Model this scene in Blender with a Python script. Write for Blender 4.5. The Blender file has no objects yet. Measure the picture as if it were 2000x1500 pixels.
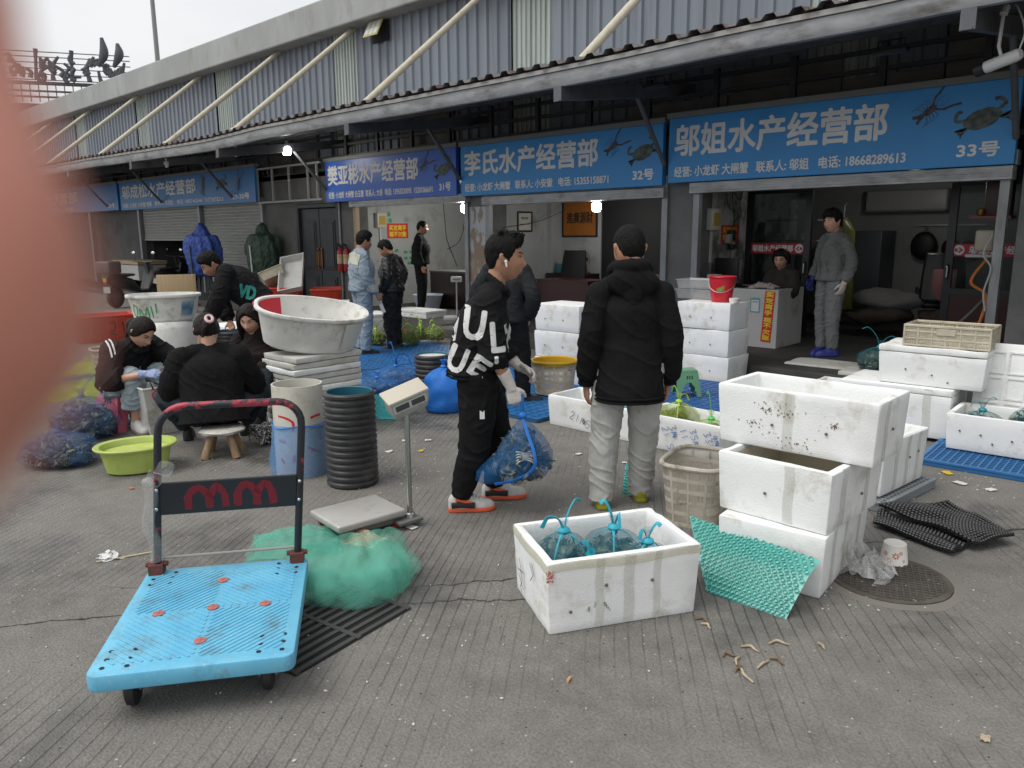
import bpy, bmesh, math, random
import numpy as np
from mathutils import Vector, Matrix, noise
from mathutils.bvhtree import BVHTree
R = math.radians
random.seed(7)
SC = bpy.context.scene
COL = SC.collection
# ---------------- camera, sky, sun, exposure ----------------
CAM_H, PITCH, ROLL, YAW, FPX = 1.65, 0.194, 0.00702, 0.75418, 1500.0
_fw = Vector((-math.sin(YAW)*math.cos(PITCH), math.cos(YAW)*math.cos(PITCH), -math.sin(PITCH)))
_rt = Vector((math.cos(YAW), math.sin(YAW), 0)); _dn = _fw.cross(_rt)
_c, _s = math.cos(ROLL), math.sin(ROLL)
CR, CD = _c*_rt+_s*_dn, -_s*_rt+_c*_dn
cam_d = bpy.data.cameras.new('camera'); cam = bpy.data.objects.new('camera', cam_d); COL.objects.link(cam)
cam.matrix_world = Matrix(((CR.x, -CD.x, -_fw.x, 0), (CR.y, -CD.y, -_fw.y, 0), (CR.z, -CD.z, -_fw.z, CAM_H), (0, 0, 0, 1)))
cam_d.sensor_width = 36; cam_d.lens = FPX/2000*36; cam_d.clip_end = 2000; cam_d.clip_start = .005
cam_d.dof.use_dof = True; cam_d.dof.focus_distance = 4.6; cam_d.dof.aperture_fstop = 7.5
SC.camera = cam
SC.view_settings.view_transform = 'Standard'; SC.view_settings.look = 'None'
SC.view_settings.exposure = 0.55; SC.view_settings.gamma = 1
W = bpy.data.worlds.new('World'); SC.world = W; W.use_nodes = True
nt = W.node_tree; bg = nt.nodes['Background']
sky = nt.nodes.new('ShaderNodeTexSky'); sky.sky_type = 'NISHITA'; sky.sun_disc = False
SUN_EL, SUN_AZ = R(58), R(200)
sky.sun_elevation = SUN_EL; sky.sun_rotation = SUN_AZ; sky.dust_density = 4; sky.air_density = 1.0
hs = nt.nodes.new('ShaderNodeHueSaturation'); hs.inputs['Saturation'].default_value = .12
nt.links.new(sky.outputs[0], hs.inputs['Color'])
tc = nt.nodes.new('ShaderNodeTexCoord'); ns = nt.nodes.new('ShaderNodeTexNoise'); ns.inputs['Scale'].default_value = 2.2; ns.inputs['Detail'].default_value = 5
mp = nt.nodes.new('ShaderNodeMapping'); mp.inputs['Scale'].default_value = (1, 1, 2.6)
nt.links.new(tc.outputs['Generated'], mp.inputs[0]); nt.links.new(mp.outputs[0], ns.inputs['Vector'])
rp = nt.nodes.new('ShaderNodeValToRGB'); rp.color_ramp.elements[0].color = (5.9, 6.1, 6.35, 1); rp.color_ramp.elements[1].color = (6.8, 6.9, 7.0, 1)
rp.color_ramp.elements[0].position = .35; rp.color_ramp.elements[1].position = .65
nt.links.new(ns.outputs['Fac'], rp.inputs[0])
mx = nt.nodes.new('ShaderNodeMix'); mx.data_type = 'RGBA'; mx.inputs[0].default_value = .8
nt.links.new(hs.outputs[0], mx.inputs[6]); nt.links.new(rp.outputs[0], mx.inputs[7])
nt.links.new(mx.outputs[2], bg.inputs[0]); bg.inputs[1].default_value = .1
sd = bpy.data.lights.new('sun', 'SUN'); sun = bpy.data.objects.new('sun', sd); COL.objects.link(sun)
sd.energy = 1.4; sd.angle = R(40); sd.color = (1, .97, .93)
sun.rotation_euler = (R(90)-SUN_EL, 0, math.pi-SUN_AZ)

# ---------------- placing helpers: where a photographed ground point or facade point stands ----------------
def ray(x, y): return CR*((x-1000)/FPX)+CD*((y-750)/FPX)+_fw
def G(x, y, z=0):
    v = ray(x, y); t = (z-CAM_H)/v.z; return Vector((v.x*t, v.y*t, z))
def onY(x, y, Y):
    v = ray(x, y); t = Y/v.y; return Vector((v.x*t, Y, CAM_H+v.z*t))
def onD(x, y, ref):
    """point on the ray that stands at the same horizontal distance as ref"""
    v = ray(x, y); t = math.hypot(ref[0], ref[1])/math.hypot(v.x, v.y); return Vector((v.x*t, v.y*t, CAM_H+v.z*t))

# ---------------- materials ----------------
MATS = {}
def N(t, kind, **kw):
    n = t.nodes.new(kind)
    for k, v in kw.items():
        if k in n.inputs: n.inputs[k].default_value = v
        else: setattr(n, k, v)
    return n
def mixc(t, fac, a, b, mode='MIX'):
    m = t.nodes.new('ShaderNodeMix'); m.data_type = 'RGBA'; m.blend_type = mode
    for i, s in ((0, fac), (6, a), (7, b)):
        if hasattr(s, 'is_output'): t.links.new(s, m.inputs[i])
        else: m.inputs[i].default_value = s if i == 0 else (*s[:3], 1)
    return m.outputs[2]
def coords(t, stretch=(1, 1, 1), rnd=True, world=False):
    c = t.nodes.new('ShaderNodeTexCoord'); o = c.outputs['Object']
    if world: o = t.nodes.new('ShaderNodeNewGeometry').outputs['Position']
    m = t.nodes.new('ShaderNodeMapping'); m.inputs['Scale'].default_value = stretch; t.links.new(o, m.inputs[0])
    if rnd and not world:
        oi = t.nodes.new('ShaderNodeObjectInfo'); mu = t.nodes.new('ShaderNodeMath'); mu.operation = 'MULTIPLY'; mu.inputs[1].default_value = 23
        t.links.new(oi.outputs['Random'], mu.inputs[0]); t.links.new(mu.outputs[0], m.inputs['Location'])
    return m.outputs[0]
def noisef(t, vec, scale, lo, hi, detail=5, rough=.6):
    n = N(t, 'ShaderNodeTexNoise', Scale=scale, Detail=detail, Roughness=rough); t.links.new(vec, n.inputs['Vector'])
    m = t.nodes.new('ShaderNodeMapRange'); m.inputs[1].default_value = lo; m.inputs[2].default_value = hi; t.links.new(n.outputs['Fac'], m.inputs[0])
    return m.outputs[0], n.outputs['Fac']
def mat(name, col, rough=.6, metal=0, col2=None, scale=6, lo=.4, hi=.65, dirt=None, dscale=3, dlo=.55, dhi=.75, bump=0, bscale=60, bdetail=4,
        alpha=1, trans=0, emit=0, stretch=(1, 1, 1), spec=.5, sss=0, sheen=0, world=False, rvar=0):
    if name in MATS: return MATS[name]
    m = bpy.data.materials.new(name); m.use_nodes = True; MATS[name] = m; t = m.node_tree
    b = t.nodes['Principled BSDF']; b.inputs['Roughness'].default_value = rough; b.inputs['Metallic'].default_value = metal
    b.inputs['Specular IOR Level'].default_value = spec; b.inputs['Base Color'].default_value = (*col, 1)
    if trans: b.inputs['Transmission Weight'].default_value = trans
    if sss: b.inputs['Subsurface Weight'].default_value = sss; b.inputs['Subsurface Radius'].default_value = (.01, .004, .002)
    if sheen: b.inputs['Sheen Weight'].default_value = sheen
    if emit: b.inputs['Emission Color'].default_value = (*col, 1); b.inputs['Emission Strength'].default_value = emit
    v = coords(t, stretch, world=world); c = None
    if col2: f, _ = noisef(t, v, scale, lo, hi); c = mixc(t, f, col, col2)
    if dirt:
        f, _ = noisef(t, v, dscale, dlo, dhi, 8, .68); c = mixc(t, f, c if c is not None else col, dirt)
    if c is not None: t.links.new(c, b.inputs['Base Color'])
    if rvar:
        f, n0 = noisef(t, v, scale*.7, .3, .7); mr = t.nodes.new('ShaderNodeMapRange'); mr.inputs[3].default_value = rough-rvar; mr.inputs[4].default_value = rough+rvar
        t.links.new(f, mr.inputs[0]); t.links.new(mr.outputs[0], b.inputs['Roughness'])
    if bump:
        _, n = noisef(t, v, bscale, 0, 1, bdetail); bp = N(t, 'ShaderNodeBump', Strength=min(1, bump), Distance=.004*max(1, bump)); t.links.new(n, bp.inputs['Height'])
        t.links.new(bp.outputs[0], b.inputs['Normal'])
    if alpha < 1:
        tr = t.nodes.new('ShaderNodeBsdfTransparent'); ms = t.nodes.new('ShaderNodeMixShader'); out = t.nodes['Material Output']
        f, _ = noisef(t, v, 9, .2, .8); mr = t.nodes.new('ShaderNodeMapRange'); mr.inputs[3].default_value = max(0, alpha-.12); mr.inputs[4].default_value = min(1, alpha+.12)
        t.links.new(f, mr.inputs[0]); t.links.new(mr.outputs[0], ms.inputs[0]); t.links.new(tr.outputs[0], ms.inputs[1]); t.links.new(b.outputs[0], ms.inputs[2]); t.links.new(ms.outputs[0], out.inputs[0])
    return m

# ---------------- mesh helpers ----------------
def cm(pts, n):
    """Catmull-Rom resample of a polyline of tuples (any dimension) to n points"""
    P = np.array(pts, float); k = len(P)
    if k == 2: return [P[0]+(P[1]-P[0])*i/(n-1) for i in range(n)]
    P2 = np.vstack([2*P[0]-P[1], P, 2*P[-1]-P[-2]]); out = []
    for i in range(n):
        u = i/(n-1)*(k-1); j = min(int(u), k-2); f = u-j; a, b, c, d = P2[j:j+4]
        out.append(.5*((2*b)+(-a+c)*f+(2*a-5*b+4*c-d)*f*f+(-a+3*b-3*c+d)*f**3))
    return out
def rotm(rx=0, ry=0, rz=0): return Matrix.Rotation(rz, 4, 'Z') @ Matrix.Rotation(ry, 4, 'Y') @ Matrix.Rotation(rx, 4, 'X')
def TM(loc=(0, 0, 0), rx=0, ry=0, rz=0): return Matrix.Translation(Vector(loc)) @ rotm(rx, ry, rz)
class MB:
    def __init__(s): s.v = []; s.f = []; s.T = None
    def add(s, v, f):
        n = len(s.v)
        if s.T is not None: v = [s.T @ Vector(p) for p in v]
        s.v += [tuple(p) for p in v]; s.f += [tuple(i+n for i in q) for q in f]; return s
    def box(s, c, d, M=None):
        x, y, z = d[0]/2, d[1]/2, d[2]/2
        v = [Vector((sx*x, sy*y, sz*z)) for sz in (-1, 1) for sy in (-1, 1) for sx in (-1, 1)]
        v = [(M @ p if M else p)+Vector(c) for p in v]
        return s.add(v, [(0, 2, 3, 1), (4, 5, 7, 6), (0, 1, 5, 4), (2, 6, 7, 3), (0, 4, 6, 2), (1, 3, 7, 5)])
    def boxb(s, x0, x1, y0, y1, z0, z1): return s.box(((x0+x1)/2, (y0+y1)/2, (z0+z1)/2), (x1-x0, y1-y0, z1-z0))
    def rings(s, rr, cap=True, closed=False):
        n = len(rr[0]); v = [p for r in rr for p in r]; f = []; m = len(rr)
        for i in range(m if closed else m-1):
            for j in range(n):
                a, b = i*n+j, i*n+(j+1) % n; i2 = (i+1) % m; f.append((a, b, i2*n+(j+1) % n, i2*n+j))
        if cap and not closed: f.append(tuple(range(n-1, -1, -1))); f.append(tuple((m-1)*n+j for j in range(n)))
        return s.add(v, f)
    def tube(s, path, r, n=8, cap=True, closed=False, flat=1, up=None, smooth=0):
        if smooth:
            rr0 = r if hasattr(r, '__len__') else [r]*len(path)
            q = cm([(*p, x) for p, x in zip(path, rr0)], smooth); path = [p[:3] for p in q]; r = [p[3] for p in q]
        P = [Vector(p) for p in path]; m = len(P); rr = []; U = None
        for i in range(m):
            a = P[(i-1) % m] if closed else P[max(0, i-1)]; b = P[(i+1) % m] if closed else P[min(m-1, i+1)]
            t = b-a; t = t.normalized() if t.length > 1e-9 else Vector((0, 0, 1))
            if U is None:
                U = Vector(up) if up else (Vector((0, 0, 1)) if abs(t.z) < .9 else Vector((1, 0, 0)))
            U = U-t*U.dot(t); U.normalize(); B = t.cross(U); ri = r[i] if hasattr(r, '__len__') else r
            rr.append([P[i]+U*(ri*flat*math.cos(k*2*math.pi/n))+B*(ri*math.sin(k*2*math.pi/n)) for k in range(n)])
        return s.rings(rr, cap, closed)
    def lathe(s, prof, n=24, sx=1, sy=1, e=2, c=(0, 0, 0), cap=False, wob=None):
        rr = []
        for k, (r, z) in enumerate(prof):
            ring = []
            for j in range(n):
                a = j*2*math.pi/n; ca, sa = math.cos(a), math.sin(a)
                q = (abs(ca)**e+abs(sa)**e)**(-1/e); w = wob(a, k, z) if wob else 1
                ring.append((c[0]+r*q*ca*sx*w, c[1]+r*q*sa*sy*w, c[2]+z))
            rr.append(ring)
        return s.rings(rr, cap)
    def ell(s, c, r, M=None, nu=16, nv=10, fn=None):
        v = []; f = []
        for i in range(1, nv):
            th = math.pi*i/nv
            for j in range(nu):
                a = 2*math.pi*j/nu; p = Vector((math.sin(th)*math.cos(a), math.sin(th)*math.sin(a), math.cos(th)))
                v.append(p)
        v += [Vector((0, 0, 1)), Vector((0, 0, -1))]; v = [fn(p) if fn else Vector((p.x*r[0], p.y*r[1], p.z*r[2])) for p in v]
        v = [(M @ p if M else p)+Vector(c) for p in v]
        for i in range(nv-2):
            for j in range(nu): f.append((i*nu+j, (i+1)*nu+j, (i+1)*nu+(j+1) % nu, i*nu+(j+1) % nu))
        T, B = (nv-1)*nu, (nv-1)*nu+1; L = (nv-2)*nu
        for j in range(nu): f.append((T, j, (j+1) % nu)); f.append((B, L+(j+1) % nu, L+j))
        return s.add(v, f)
    def prism(s, poly, d, M=None):
        n = len(poly); v = [Vector((x, y, z)) for z in (0, d) for x, y in poly]
        if M: v = [M @ p for p in v]
        return s.add(v, [tuple(range(n-1, -1, -1)), tuple(range(n, 2*n))]+[(i, (i+1) % n, n+(i+1) % n, n+i) for i in range(n)])
    def grid(s, fn, nu, nv, thick=0):
        v = [Vector(fn(i/nu, j/nv)) for j in range(nv+1) for i in range(nu+1)]; w = nu+1
        f = [(j*w+i, j*w+i+1, (j+1)*w+i+1, (j+1)*w+i) for j in range(nv) for i in range(nu)]
        if thick:
            n0 = len(v); v += [p-Vector((0, 0, thick)) for p in v]; f2 = [tuple(n0+k for k in reversed(q)) for q in f]
            bd = [i for i in range(nu+1)]+[j*w+nu for j in range(1, nv+1)]+[nv*w+i for i in range(nu-1, -1, -1)]+[j*w for j in range(nv-1, 0, -1)]
            f3 = [(bd[(k+1) % len(bd)], bd[k], n0+bd[k], n0+bd[(k+1) % len(bd)]) for k in range(len(bd))]; f = f+f2+f3
        return s.add(v, f)
    def mesh(s, name):
        me = bpy.data.meshes.new(name); me.from_pydata(s.v, [], s.f); me.update(); return me
    def build(s, name, m=None, parent=None, M=None, smooth=True, ang=35, bevel=0, seg=2, fix=True, rough=0):
        me = s.mesh(name)
        if bevel or fix or rough:
            b = bmesh.new(); b.from_mesh(me)
            if fix: bmesh.ops.recalc_face_normals(b, faces=b.faces[:])
            if bevel:
                es = [e for e in b.edges if len(e.link_faces) == 2 and e.calc_face_angle(0) > R(40)]
                bmesh.ops.bevel(b, geom=es, offset=bevel, segments=seg, affect='EDGES', profile=.5, clamp_overlap=True)
            b.to_mesh(me); b.free()
        return link(name, me, m, parent, M, smooth, ang)
def link(name, me, m=None, parent=None, M=None, smooth=True, ang=35):
    o = bpy.data.objects.new(name, me); COL.objects.link(o)
    if m: me.materials.append(m)
    if smooth and len(me.polygons):
        me.polygons.foreach_set('use_smooth', [True]*len(me.polygons))
        if ang: me.set_sharp_from_angle(angle=R(ang))
    if parent: o.parent = parent
    if M is not None: o.matrix_local = M
    return o
def tag(o, label=None, cat=None, group=None, kind=None):
    if label: o['label'] = label
    if cat: o['category'] = cat
    if group: o['group'] = group
    if kind: o['kind'] = kind
    return o
def thing(name, label, cat, loc=(0, 0, 0), rz=0, group=None):
    o = bpy.data.objects.new(name, None); COL.objects.link(o); o.empty_display_size = .1
    o.location = loc; o.rotation_euler = (0, 0, rz); return tag(o, label, cat, group)
def kids(o): return [c for c in COL.objects if c.parent == o]
def dup(root, loc, rz, label, group=None):
    r = root.copy(); COL.objects.link(r); r.location = loc; r.rotation_euler = (0, 0, rz); r['label'] = label
    if group: r['group'] = group
    for ch in kids(root):
        c = ch.copy(); COL.objects.link(c); c.parent = r
        for g in kids(ch): d = g.copy(); COL.objects.link(d); d.parent = c
    return r
TMP = []
def remesh(mb, vox, smooth=3, fac=.5):
    me = mb.mesh('tmp'); o = bpy.data.objects.new('tmp', me); COL.objects.link(o)
    m = o.modifiers.new('r', 'REMESH'); m.mode = 'VOXEL'; m.voxel_size = vox
    if smooth: s = o.modifiers.new('s', 'SMOOTH'); s.factor = fac; s.iterations = smooth
    dg = bpy.context.evaluated_depsgraph_get(); me2 = bpy.data.meshes.new_from_object(o.evaluated_get(dg))
    bpy.data.objects.remove(o); bpy.data.meshes.remove(me); return me2
def displace(me, fn):
    n = len(me.vertices); co = np.empty(n*3); no = np.empty(n*3); me.vertices.foreach_get('co', co); me.vertices.foreach_get('normal', no)
    co = co.reshape(-1, 3); no = no.reshape(-1, 3)
    d = np.array([fn(Vector(p), Vector(q)) for p, q in zip(co, no)]); me.vertices.foreach_set('co', (co+no*d[:, None]).ravel()); me.update()
def nz(p, f, off=0): return noise.noise(Vector((p[0]*f+off, p[1]*f+off*.7, p[2]*f-off)))
# ---------------- lettering ----------------
def text_mesh(s, w=None, h=None, bold=0, align='L', fit=True):
    cu = bpy.data.curves.new('t', 'FONT'); cu.body = s; cu.resolution_u = 3; o = bpy.data.objects.new('t', cu); COL.objects.link(o)
    dg = bpy.context.evaluated_depsgraph_get(); me = bpy.data.meshes.new_from_object(o.evaluated_get(dg)); bpy.data.objects.remove(o); bpy.data.curves.remove(cu)
    v = np.array([p.co[:] for p in me.vertices]); f = [tuple(p.vertices) for p in me.polygons]; bpy.data.meshes.remove(me)
    lo, hi = v.min(0), v.max(0); v[:, :2] -= lo[:2]; sz = hi-lo
    sx = w/sz[0] if w else None; sy = h/sz[1] if h else None; sx = sx or sy; sy = sy or sx
    v[:, 0] *= sx; v[:, 1] *= sy; v[:, 2] = 0
    if align == 'C': v[:, 0] -= sz[0]*sx/2
    mb = MB(); offs = [(0, 0)]
    if bold: offs += [(bold*math.cos(k*math.pi/4), bold*math.sin(k*math.pi/4)) for k in range(8)]
    for k, (a, b) in enumerate(offs): mb.add([(p[0]+a, p[1]+b, k*.00012) for p in v], f)
    return mb
def text(name, s, m, parent, M, w=None, h=None, bold=0, align='L'):
    return text_mesh(s, w, h, bold, align).build(name, m, parent, M, smooth=False, fix=False)
FRONT = rotm(R(90))       # local x right, y up, facing -Y
def ribbon(mb, pts, w, z=.002, n=None):
    """flat brush stroke in the local xy plane"""
    q = cm(pts, n or max(4, 6*(len(pts)-1))); L = []; Rr = []
    for i, p in enumerate(q):
        a = q[max(0, i-1)]; b = q[min(len(q)-1, i+1)]; t = Vector((b[0]-a[0], b[1]-a[1], 0)); t = t.normalized() if t.length > 1e-9 else Vector((1, 0, 0))
        nn = Vector((-t.y, t.x, 0)); ww = w*(.75+.35*noise.noise(Vector((p[0]*40, p[1]*40, i*.7)))); c = Vector((p[0], p[1], z)); L.append(c+nn*ww/2); Rr.append(c-nn*ww/2)
    k = len(q); mb.add(L+Rr, [(i, i+1, k+i+1, k+i) for i in range(k-1)])
def wrap(name, mb, target, m, parent, O, D, X, off=.003, cuts=2):
    """drape flat lettering (local xy) along direction D onto the cloth of target, so it is printed on the cloth"""
    me = mb.mesh('w'); b = bmesh.new(); b.from_mesh(me); bmesh.ops.triangulate(b, faces=b.faces[:])
    for _ in range(cuts): bmesh.ops.subdivide_edges(b, edges=[e for e in b.edges if e.calc_length() > .012], cuts=1, use_grid_fill=False)
    bmesh.ops.triangulate(b, faces=b.faces[:])
    bv = BVHTree.FromPolygons([v.co for v in target.vertices], [p.vertices for p in target.polygons])
    D = Vector(D).normalized(); X = Vector(X); X = (X-D*X.dot(D)).normalized(); Y = X.cross(-D).normalized() * 1
    if Y.z < 0 and abs(Y.z) > .3: Y = -Y
    kill = []
    for v in b.verts:
        p = Vector(O)+X*v.co.x+Y*v.co.y; h = bv.ray_cast(p-D*.6, D)
        if h[0] is None: kill.append(v)
        else: v.co = h[0]-D*off*.6+h[1]*off*(1 if h[1].dot(D) < 0 else -1)
    if kill: bmesh.ops.delete(b, geom=kill, context='VERTS')
    b.to_mesh(me); b.free(); return link(name, me, m, parent, smooth=True, ang=0)
# ---------------- ground, platform ----------------
def ground_mat():
    m = bpy.data.materials.new('grooved_concrete'); m.use_nodes = True; t = m.node_tree; b = t.nodes['Principled BSDF']
    pos = coords(t, world=True)
    f1, _ = noisef(t, pos, .7, .36, .64, 8, .68); f2, _ = noisef(t, pos, 7, .3, .75, 8, .7); f3, _ = noisef(t, pos, 90, .35, .7, 3)
    c = mixc(t, f1, (.115, .107, .096), (.225, .212, .193)); c = mixc(t, f2, c, (.24, .228, .207)); f3b = t.nodes.new('ShaderNodeMath'); f3b.operation = 'MULTIPLY'; f3b.inputs[1].default_value = .55
    t.links.new(f3, f3b.inputs[0]); c = mixc(t, f3b.outputs[0], c, (.06, .058, .053))
    def grooves(ang, per):
        mp = t.nodes.new('ShaderNodeMapping'); mp.inputs['Rotation'].default_value = (0, 0, ang); t.links.new(pos, mp.inputs[0])
        wv = N(t, 'ShaderNodeTexWave', Scale=math.pi*2/per/20, Distortion=1.5, Detail=3); wv.inputs['Detail Scale'].default_value = .25; t.links.new(mp.outputs[0], wv.inputs['Vector'])
        r = t.nodes.new('ShaderNodeMapRange'); r.inputs[1].default_value = .94; r.inputs[2].default_value = 1; t.links.new(wv.outputs['Fac'], r.inputs[0]); return r.outputs[0]
    gA, gB = grooves(GA, .047), grooves(GB, .058)
    def side(p, q, soft=.03):      # which slab
        d = (q-p).normalized(); n = (-d.y, d.x, 0); dp = t.nodes.new('ShaderNodeVectorMath'); dp.operation = 'DOT_PRODUCT'; dp.inputs[1].default_value = n; t.links.new(pos, dp.inputs[0])
        k = n[0]*p.x+n[1]*p.y; r = t.nodes.new('ShaderNodeMapRange'); r.inputs[1].default_value = k-soft; r.inputs[2].default_value = k+soft; t.links.new(dp.outputs['Value'], r.inputs[0]); return r.outputs[0], dp.outputs['Value'], k
    sA, dv, k = side(G(200, 1205), G(985, 1130))
    mg = t.nodes.new('ShaderNodeMix'); t.links.new(sA, mg.inputs[0]); t.links.new(gB, mg.inputs[2]); t.links.new(gA, mg.inputs[3])
    wear, _ = noisef(t, pos, .8, .42, .62, 8); mul = t.nodes.new('ShaderNodeMath'); mul.operation = 'MULTIPLY'; t.links.new(mg.outputs[0], mul.inputs[0]); t.links.new(wear, mul.inputs[1])
    m8 = t.nodes.new('ShaderNodeMath'); m8.operation = 'MULTIPLY'; m8.inputs[1].default_value = .74; t.links.new(mul.outputs[0], m8.inputs[0])
    c = mixc(t, m8.outputs[0], c, (.022, .021, .02))
    # cracks
    nv = N(t, 'ShaderNodeTexNoise', Scale=3, Detail=5); t.links.new(pos, nv.inputs['Vector']); ad = t.nodes.new('ShaderNodeVectorMath'); ad.operation = 'MULTIPLY_ADD'; ad.inputs[1].default_value = (.5, .5, 0)
    t.links.new(nv.outputs['Color'], ad.inputs[0]); t.links.new(pos, ad.inputs[2])
    vo = N(t, 'ShaderNodeTexVoronoi', feature='DISTANCE_TO_EDGE', Scale=.16); t.links.new(ad.outputs[0], vo.inputs['Vector'])
    cr = t.nodes.new('ShaderNodeMapRange'); cr.inputs[1].default_value = .0; cr.inputs[2].default_value = .0022; cr.inputs[3].default_value = 1; cr.inputs[4].default_value = 0; t.links.new(vo.outputs['Distance'], cr.inputs[0])
    ck, _ = noisef(t, pos, .35, .5, .54, 2); cq = t.nodes.new('ShaderNodeMath'); cq.operation = 'MULTIPLY'; t.links.new(cr.outputs[0], cq.inputs[0]); t.links.new(ck, cq.inputs[1]); c = mixc(t, cq.outputs[0], c, (.015, .014, .013))
    # slab joint
    n2 = N(t, 'ShaderNodeTexNoise', Scale=6, Detail=6); t.links.new(pos, n2.inputs['Vector']); s1 = t.nodes.new('ShaderNodeMath'); s1.operation = 'MULTIPLY_ADD'; s1.inputs[1].default_value = .14; s1.inputs[2].default_value = -k-.07
    t.links.new(n2.outputs['Fac'], s1.inputs[0]); s2 = t.nodes.new('ShaderNodeMath'); s2.operation = 'ADD'; t.links.new(s1.outputs[0], s2.inputs[0]); t.links.new(dv, s2.inputs[1])
    s3 = t.nodes.new('ShaderNodeMath'); s3.operation = 'ABSOLUTE'; t.links.new(s2.outputs[0], s3.inputs[0]); jr = t.nodes.new('ShaderNodeMapRange'); jr.inputs[1].default_value = .003; jr.inputs[2].default_value = .009; jr.inputs[3].default_value = 1; jr.inputs[4].default_value = 0
    t.links.new(s3.outputs[0], jr.inputs[0]); c = mixc(t, jr.outputs[0], c, (.012, .011, .01))
    # wet stains and small light specks
    wet, _ = noisef(t, pos, .8, .52, .66, 8, .66); c = mixc(t, wet, c, (.05, .048, .045), 'MIX') if False else c
    wm = t.nodes.new('ShaderNodeMath'); wm.operation = 'MULTIPLY'; wm.inputs[1].default_value = .72; t.links.new(wet, wm.inputs[0]); c = mixc(t, wm.outputs[0], c, (.04, .039, .036))
    sp = N(t, 'ShaderNodeTexVoronoi', Scale=26); t.links.new(pos, sp.inputs['Vector']); spr = t.nodes.new('ShaderNodeMapRange'); spr.inputs[1].default_value = .09; spr.inputs[2].default_value = .14; spr.inputs[3].default_value = 1; spr.inputs[4].default_value = 0
    t.links.new(sp.outputs['Distance'], spr.inputs[0]); sel, _ = noisef(t, sp.outputs['Color'], 1.0, .0, 1.0); th = t.nodes.new('ShaderNodeSeparateColor'); t.links.new(sp.outputs['Color'], th.inputs[0])
    gt = t.nodes.new('ShaderNodeMath'); gt.operation = 'GREATER_THAN'; gt.inputs[1].default_value = .74; t.links.new(th.outputs[0], gt.inputs[0]); mm = t.nodes.new('ShaderNodeMath'); mm.operation = 'MULTIPLY'; t.links.new(gt.outputs[0], mm.inputs[0]); t.links.new(spr.outputs[0], mm.inputs[1])
    c = mixc(t, mm.outputs[0], c, (.38, .37, .33))
    gt2 = t.nodes.new('ShaderNodeMath'); gt2.operation = 'LESS_THAN'; gt2.inputs[1].default_value = .15; t.links.new(th.outputs[1], gt2.inputs[0]); mm2 = t.nodes.new('ShaderNodeMath'); mm2.operation = 'MULTIPLY'; t.links.new(gt2.outputs[0], mm2.inputs[0]); t.links.new(spr.outputs[0], mm2.inputs[1])
    c = mixc(t, mm2.outputs[0], c, (.02, .02, .02))
    t.links.new(c, b.inputs['Base Color'])
    rr = t.nodes.new('ShaderNodeMapRange'); rr.inputs[3].default_value = .78; rr.inputs[4].default_value = .3; t.links.new(wet, rr.inputs[0]); t.links.new(rr.outputs[0], b.inputs['Roughness']); b.inputs['Specular IOR Level'].default_value = .4
    hsub = t.nodes.new('ShaderNodeMath'); hsub.operation = 'MULTIPLY_ADD'; hsub.inputs[1].default_value = -1.6; t.links.new(mul.outputs[0], hsub.inputs[0]); t.links.new(f3, hsub.inputs[2])
    bp = N(t, 'ShaderNodeBump', Strength=.6, Distance=.004); t.links.new(hsub.outputs[0], bp.inputs['Height']); t.links.new(bp.outputs[0], b.inputs['Normal'])
    return m
def wave_dir(p, q):     # rotation that makes lines run from p to q (the wave varies along local x)
    d = q-p; return -(math.atan2(d.y, d.x)-math.pi/2)
GA = wave_dir(G(0, 1170), G(320, 985)); GB = wave_dir(G(1195, 1480), G(1188, 1180))
gr = MB().grid(lambda u, v: (-400+u*800, -400+v*800, 0), 8, 8).build('ground', ground_mat(), smooth=False); tag(gr, kind='structure')
plat_m = mat('platform_concrete', (.03, .029, .027), .6, col2=(.05, .049, .046), scale=3, dirt=(.025, .024, .022), dscale=1.5, bump=.4, bscale=40, rvar=.15)
FY = 9.5
pl = MB().boxb(-60, 12, 8.2, 24, -.2, .15).build('shop_platform', plat_m, bevel=.015); tag(pl, kind='structure')

# ---------------- market hall ----------------
hall = thing('market_hall', 'long market hall with blue grey corrugated upper wall and shop fronts under a canopy', 'building', (0, FY, 0))
hall.rotation_euler = (0, 0, 0); OFF = Matrix.Translation((0, -FY, 0))
def hp(mb, name, m, bevel=0, smooth=False, parent=None, **k):
    return mb.build(name, m, parent or hall, OFF if parent is None else None, smooth=smooth, bevel=bevel, **k)
corr = mat('blue_grey_sheet', (.175, .20, .235), .42, col2=(.205, .23, .265), scale=.9, dirt=(.12, .135, .16), dscale=2.5, stretch=(2, 2, .12), bump=.15, bscale=3)
def corrugated(x0, x1, z0, z1, y, pitch=.25, depth=.04, rib=.28):
    xs = []; x = x0
    while x < x1:
        for fx, d in ((0, 0), (.58*pitch, 0), (.66*pitch, -depth), (.92*pitch, -depth)): xs.append((min(x+fx, x1), y+d))
        x += pitch
    xs.append((x1, y)); mb = MB(); k = len(xs); mb.add([(a, c, z) for z in (z0, z1) for a, c in xs], [(i, i+1, k+i+1, k+i) for i in range(k-1)]); return mb
WY = 10.0
SKY_X = [1.3, -3.85, -8.9, -14.05, -19.3, -24.4, -29.6, -34.8, -40]
x = -75
for sx in sorted(SKY_X):
    hp(corrugated(x, sx-.42, 2.9, 5.9, WY), 'upper_wall', corr, fix=False); x = sx+.42
hp(corrugated(x, 12, 2.9, 5.9, WY), 'upper_wall', corr, fix=False)
skym = mat('skylight_sheet', (.42, .46, .43), .35, col2=(.3, .35, .33), scale=3, stretch=(3, 3, .15), dirt=(.22, .24, .23), dscale=3)
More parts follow.
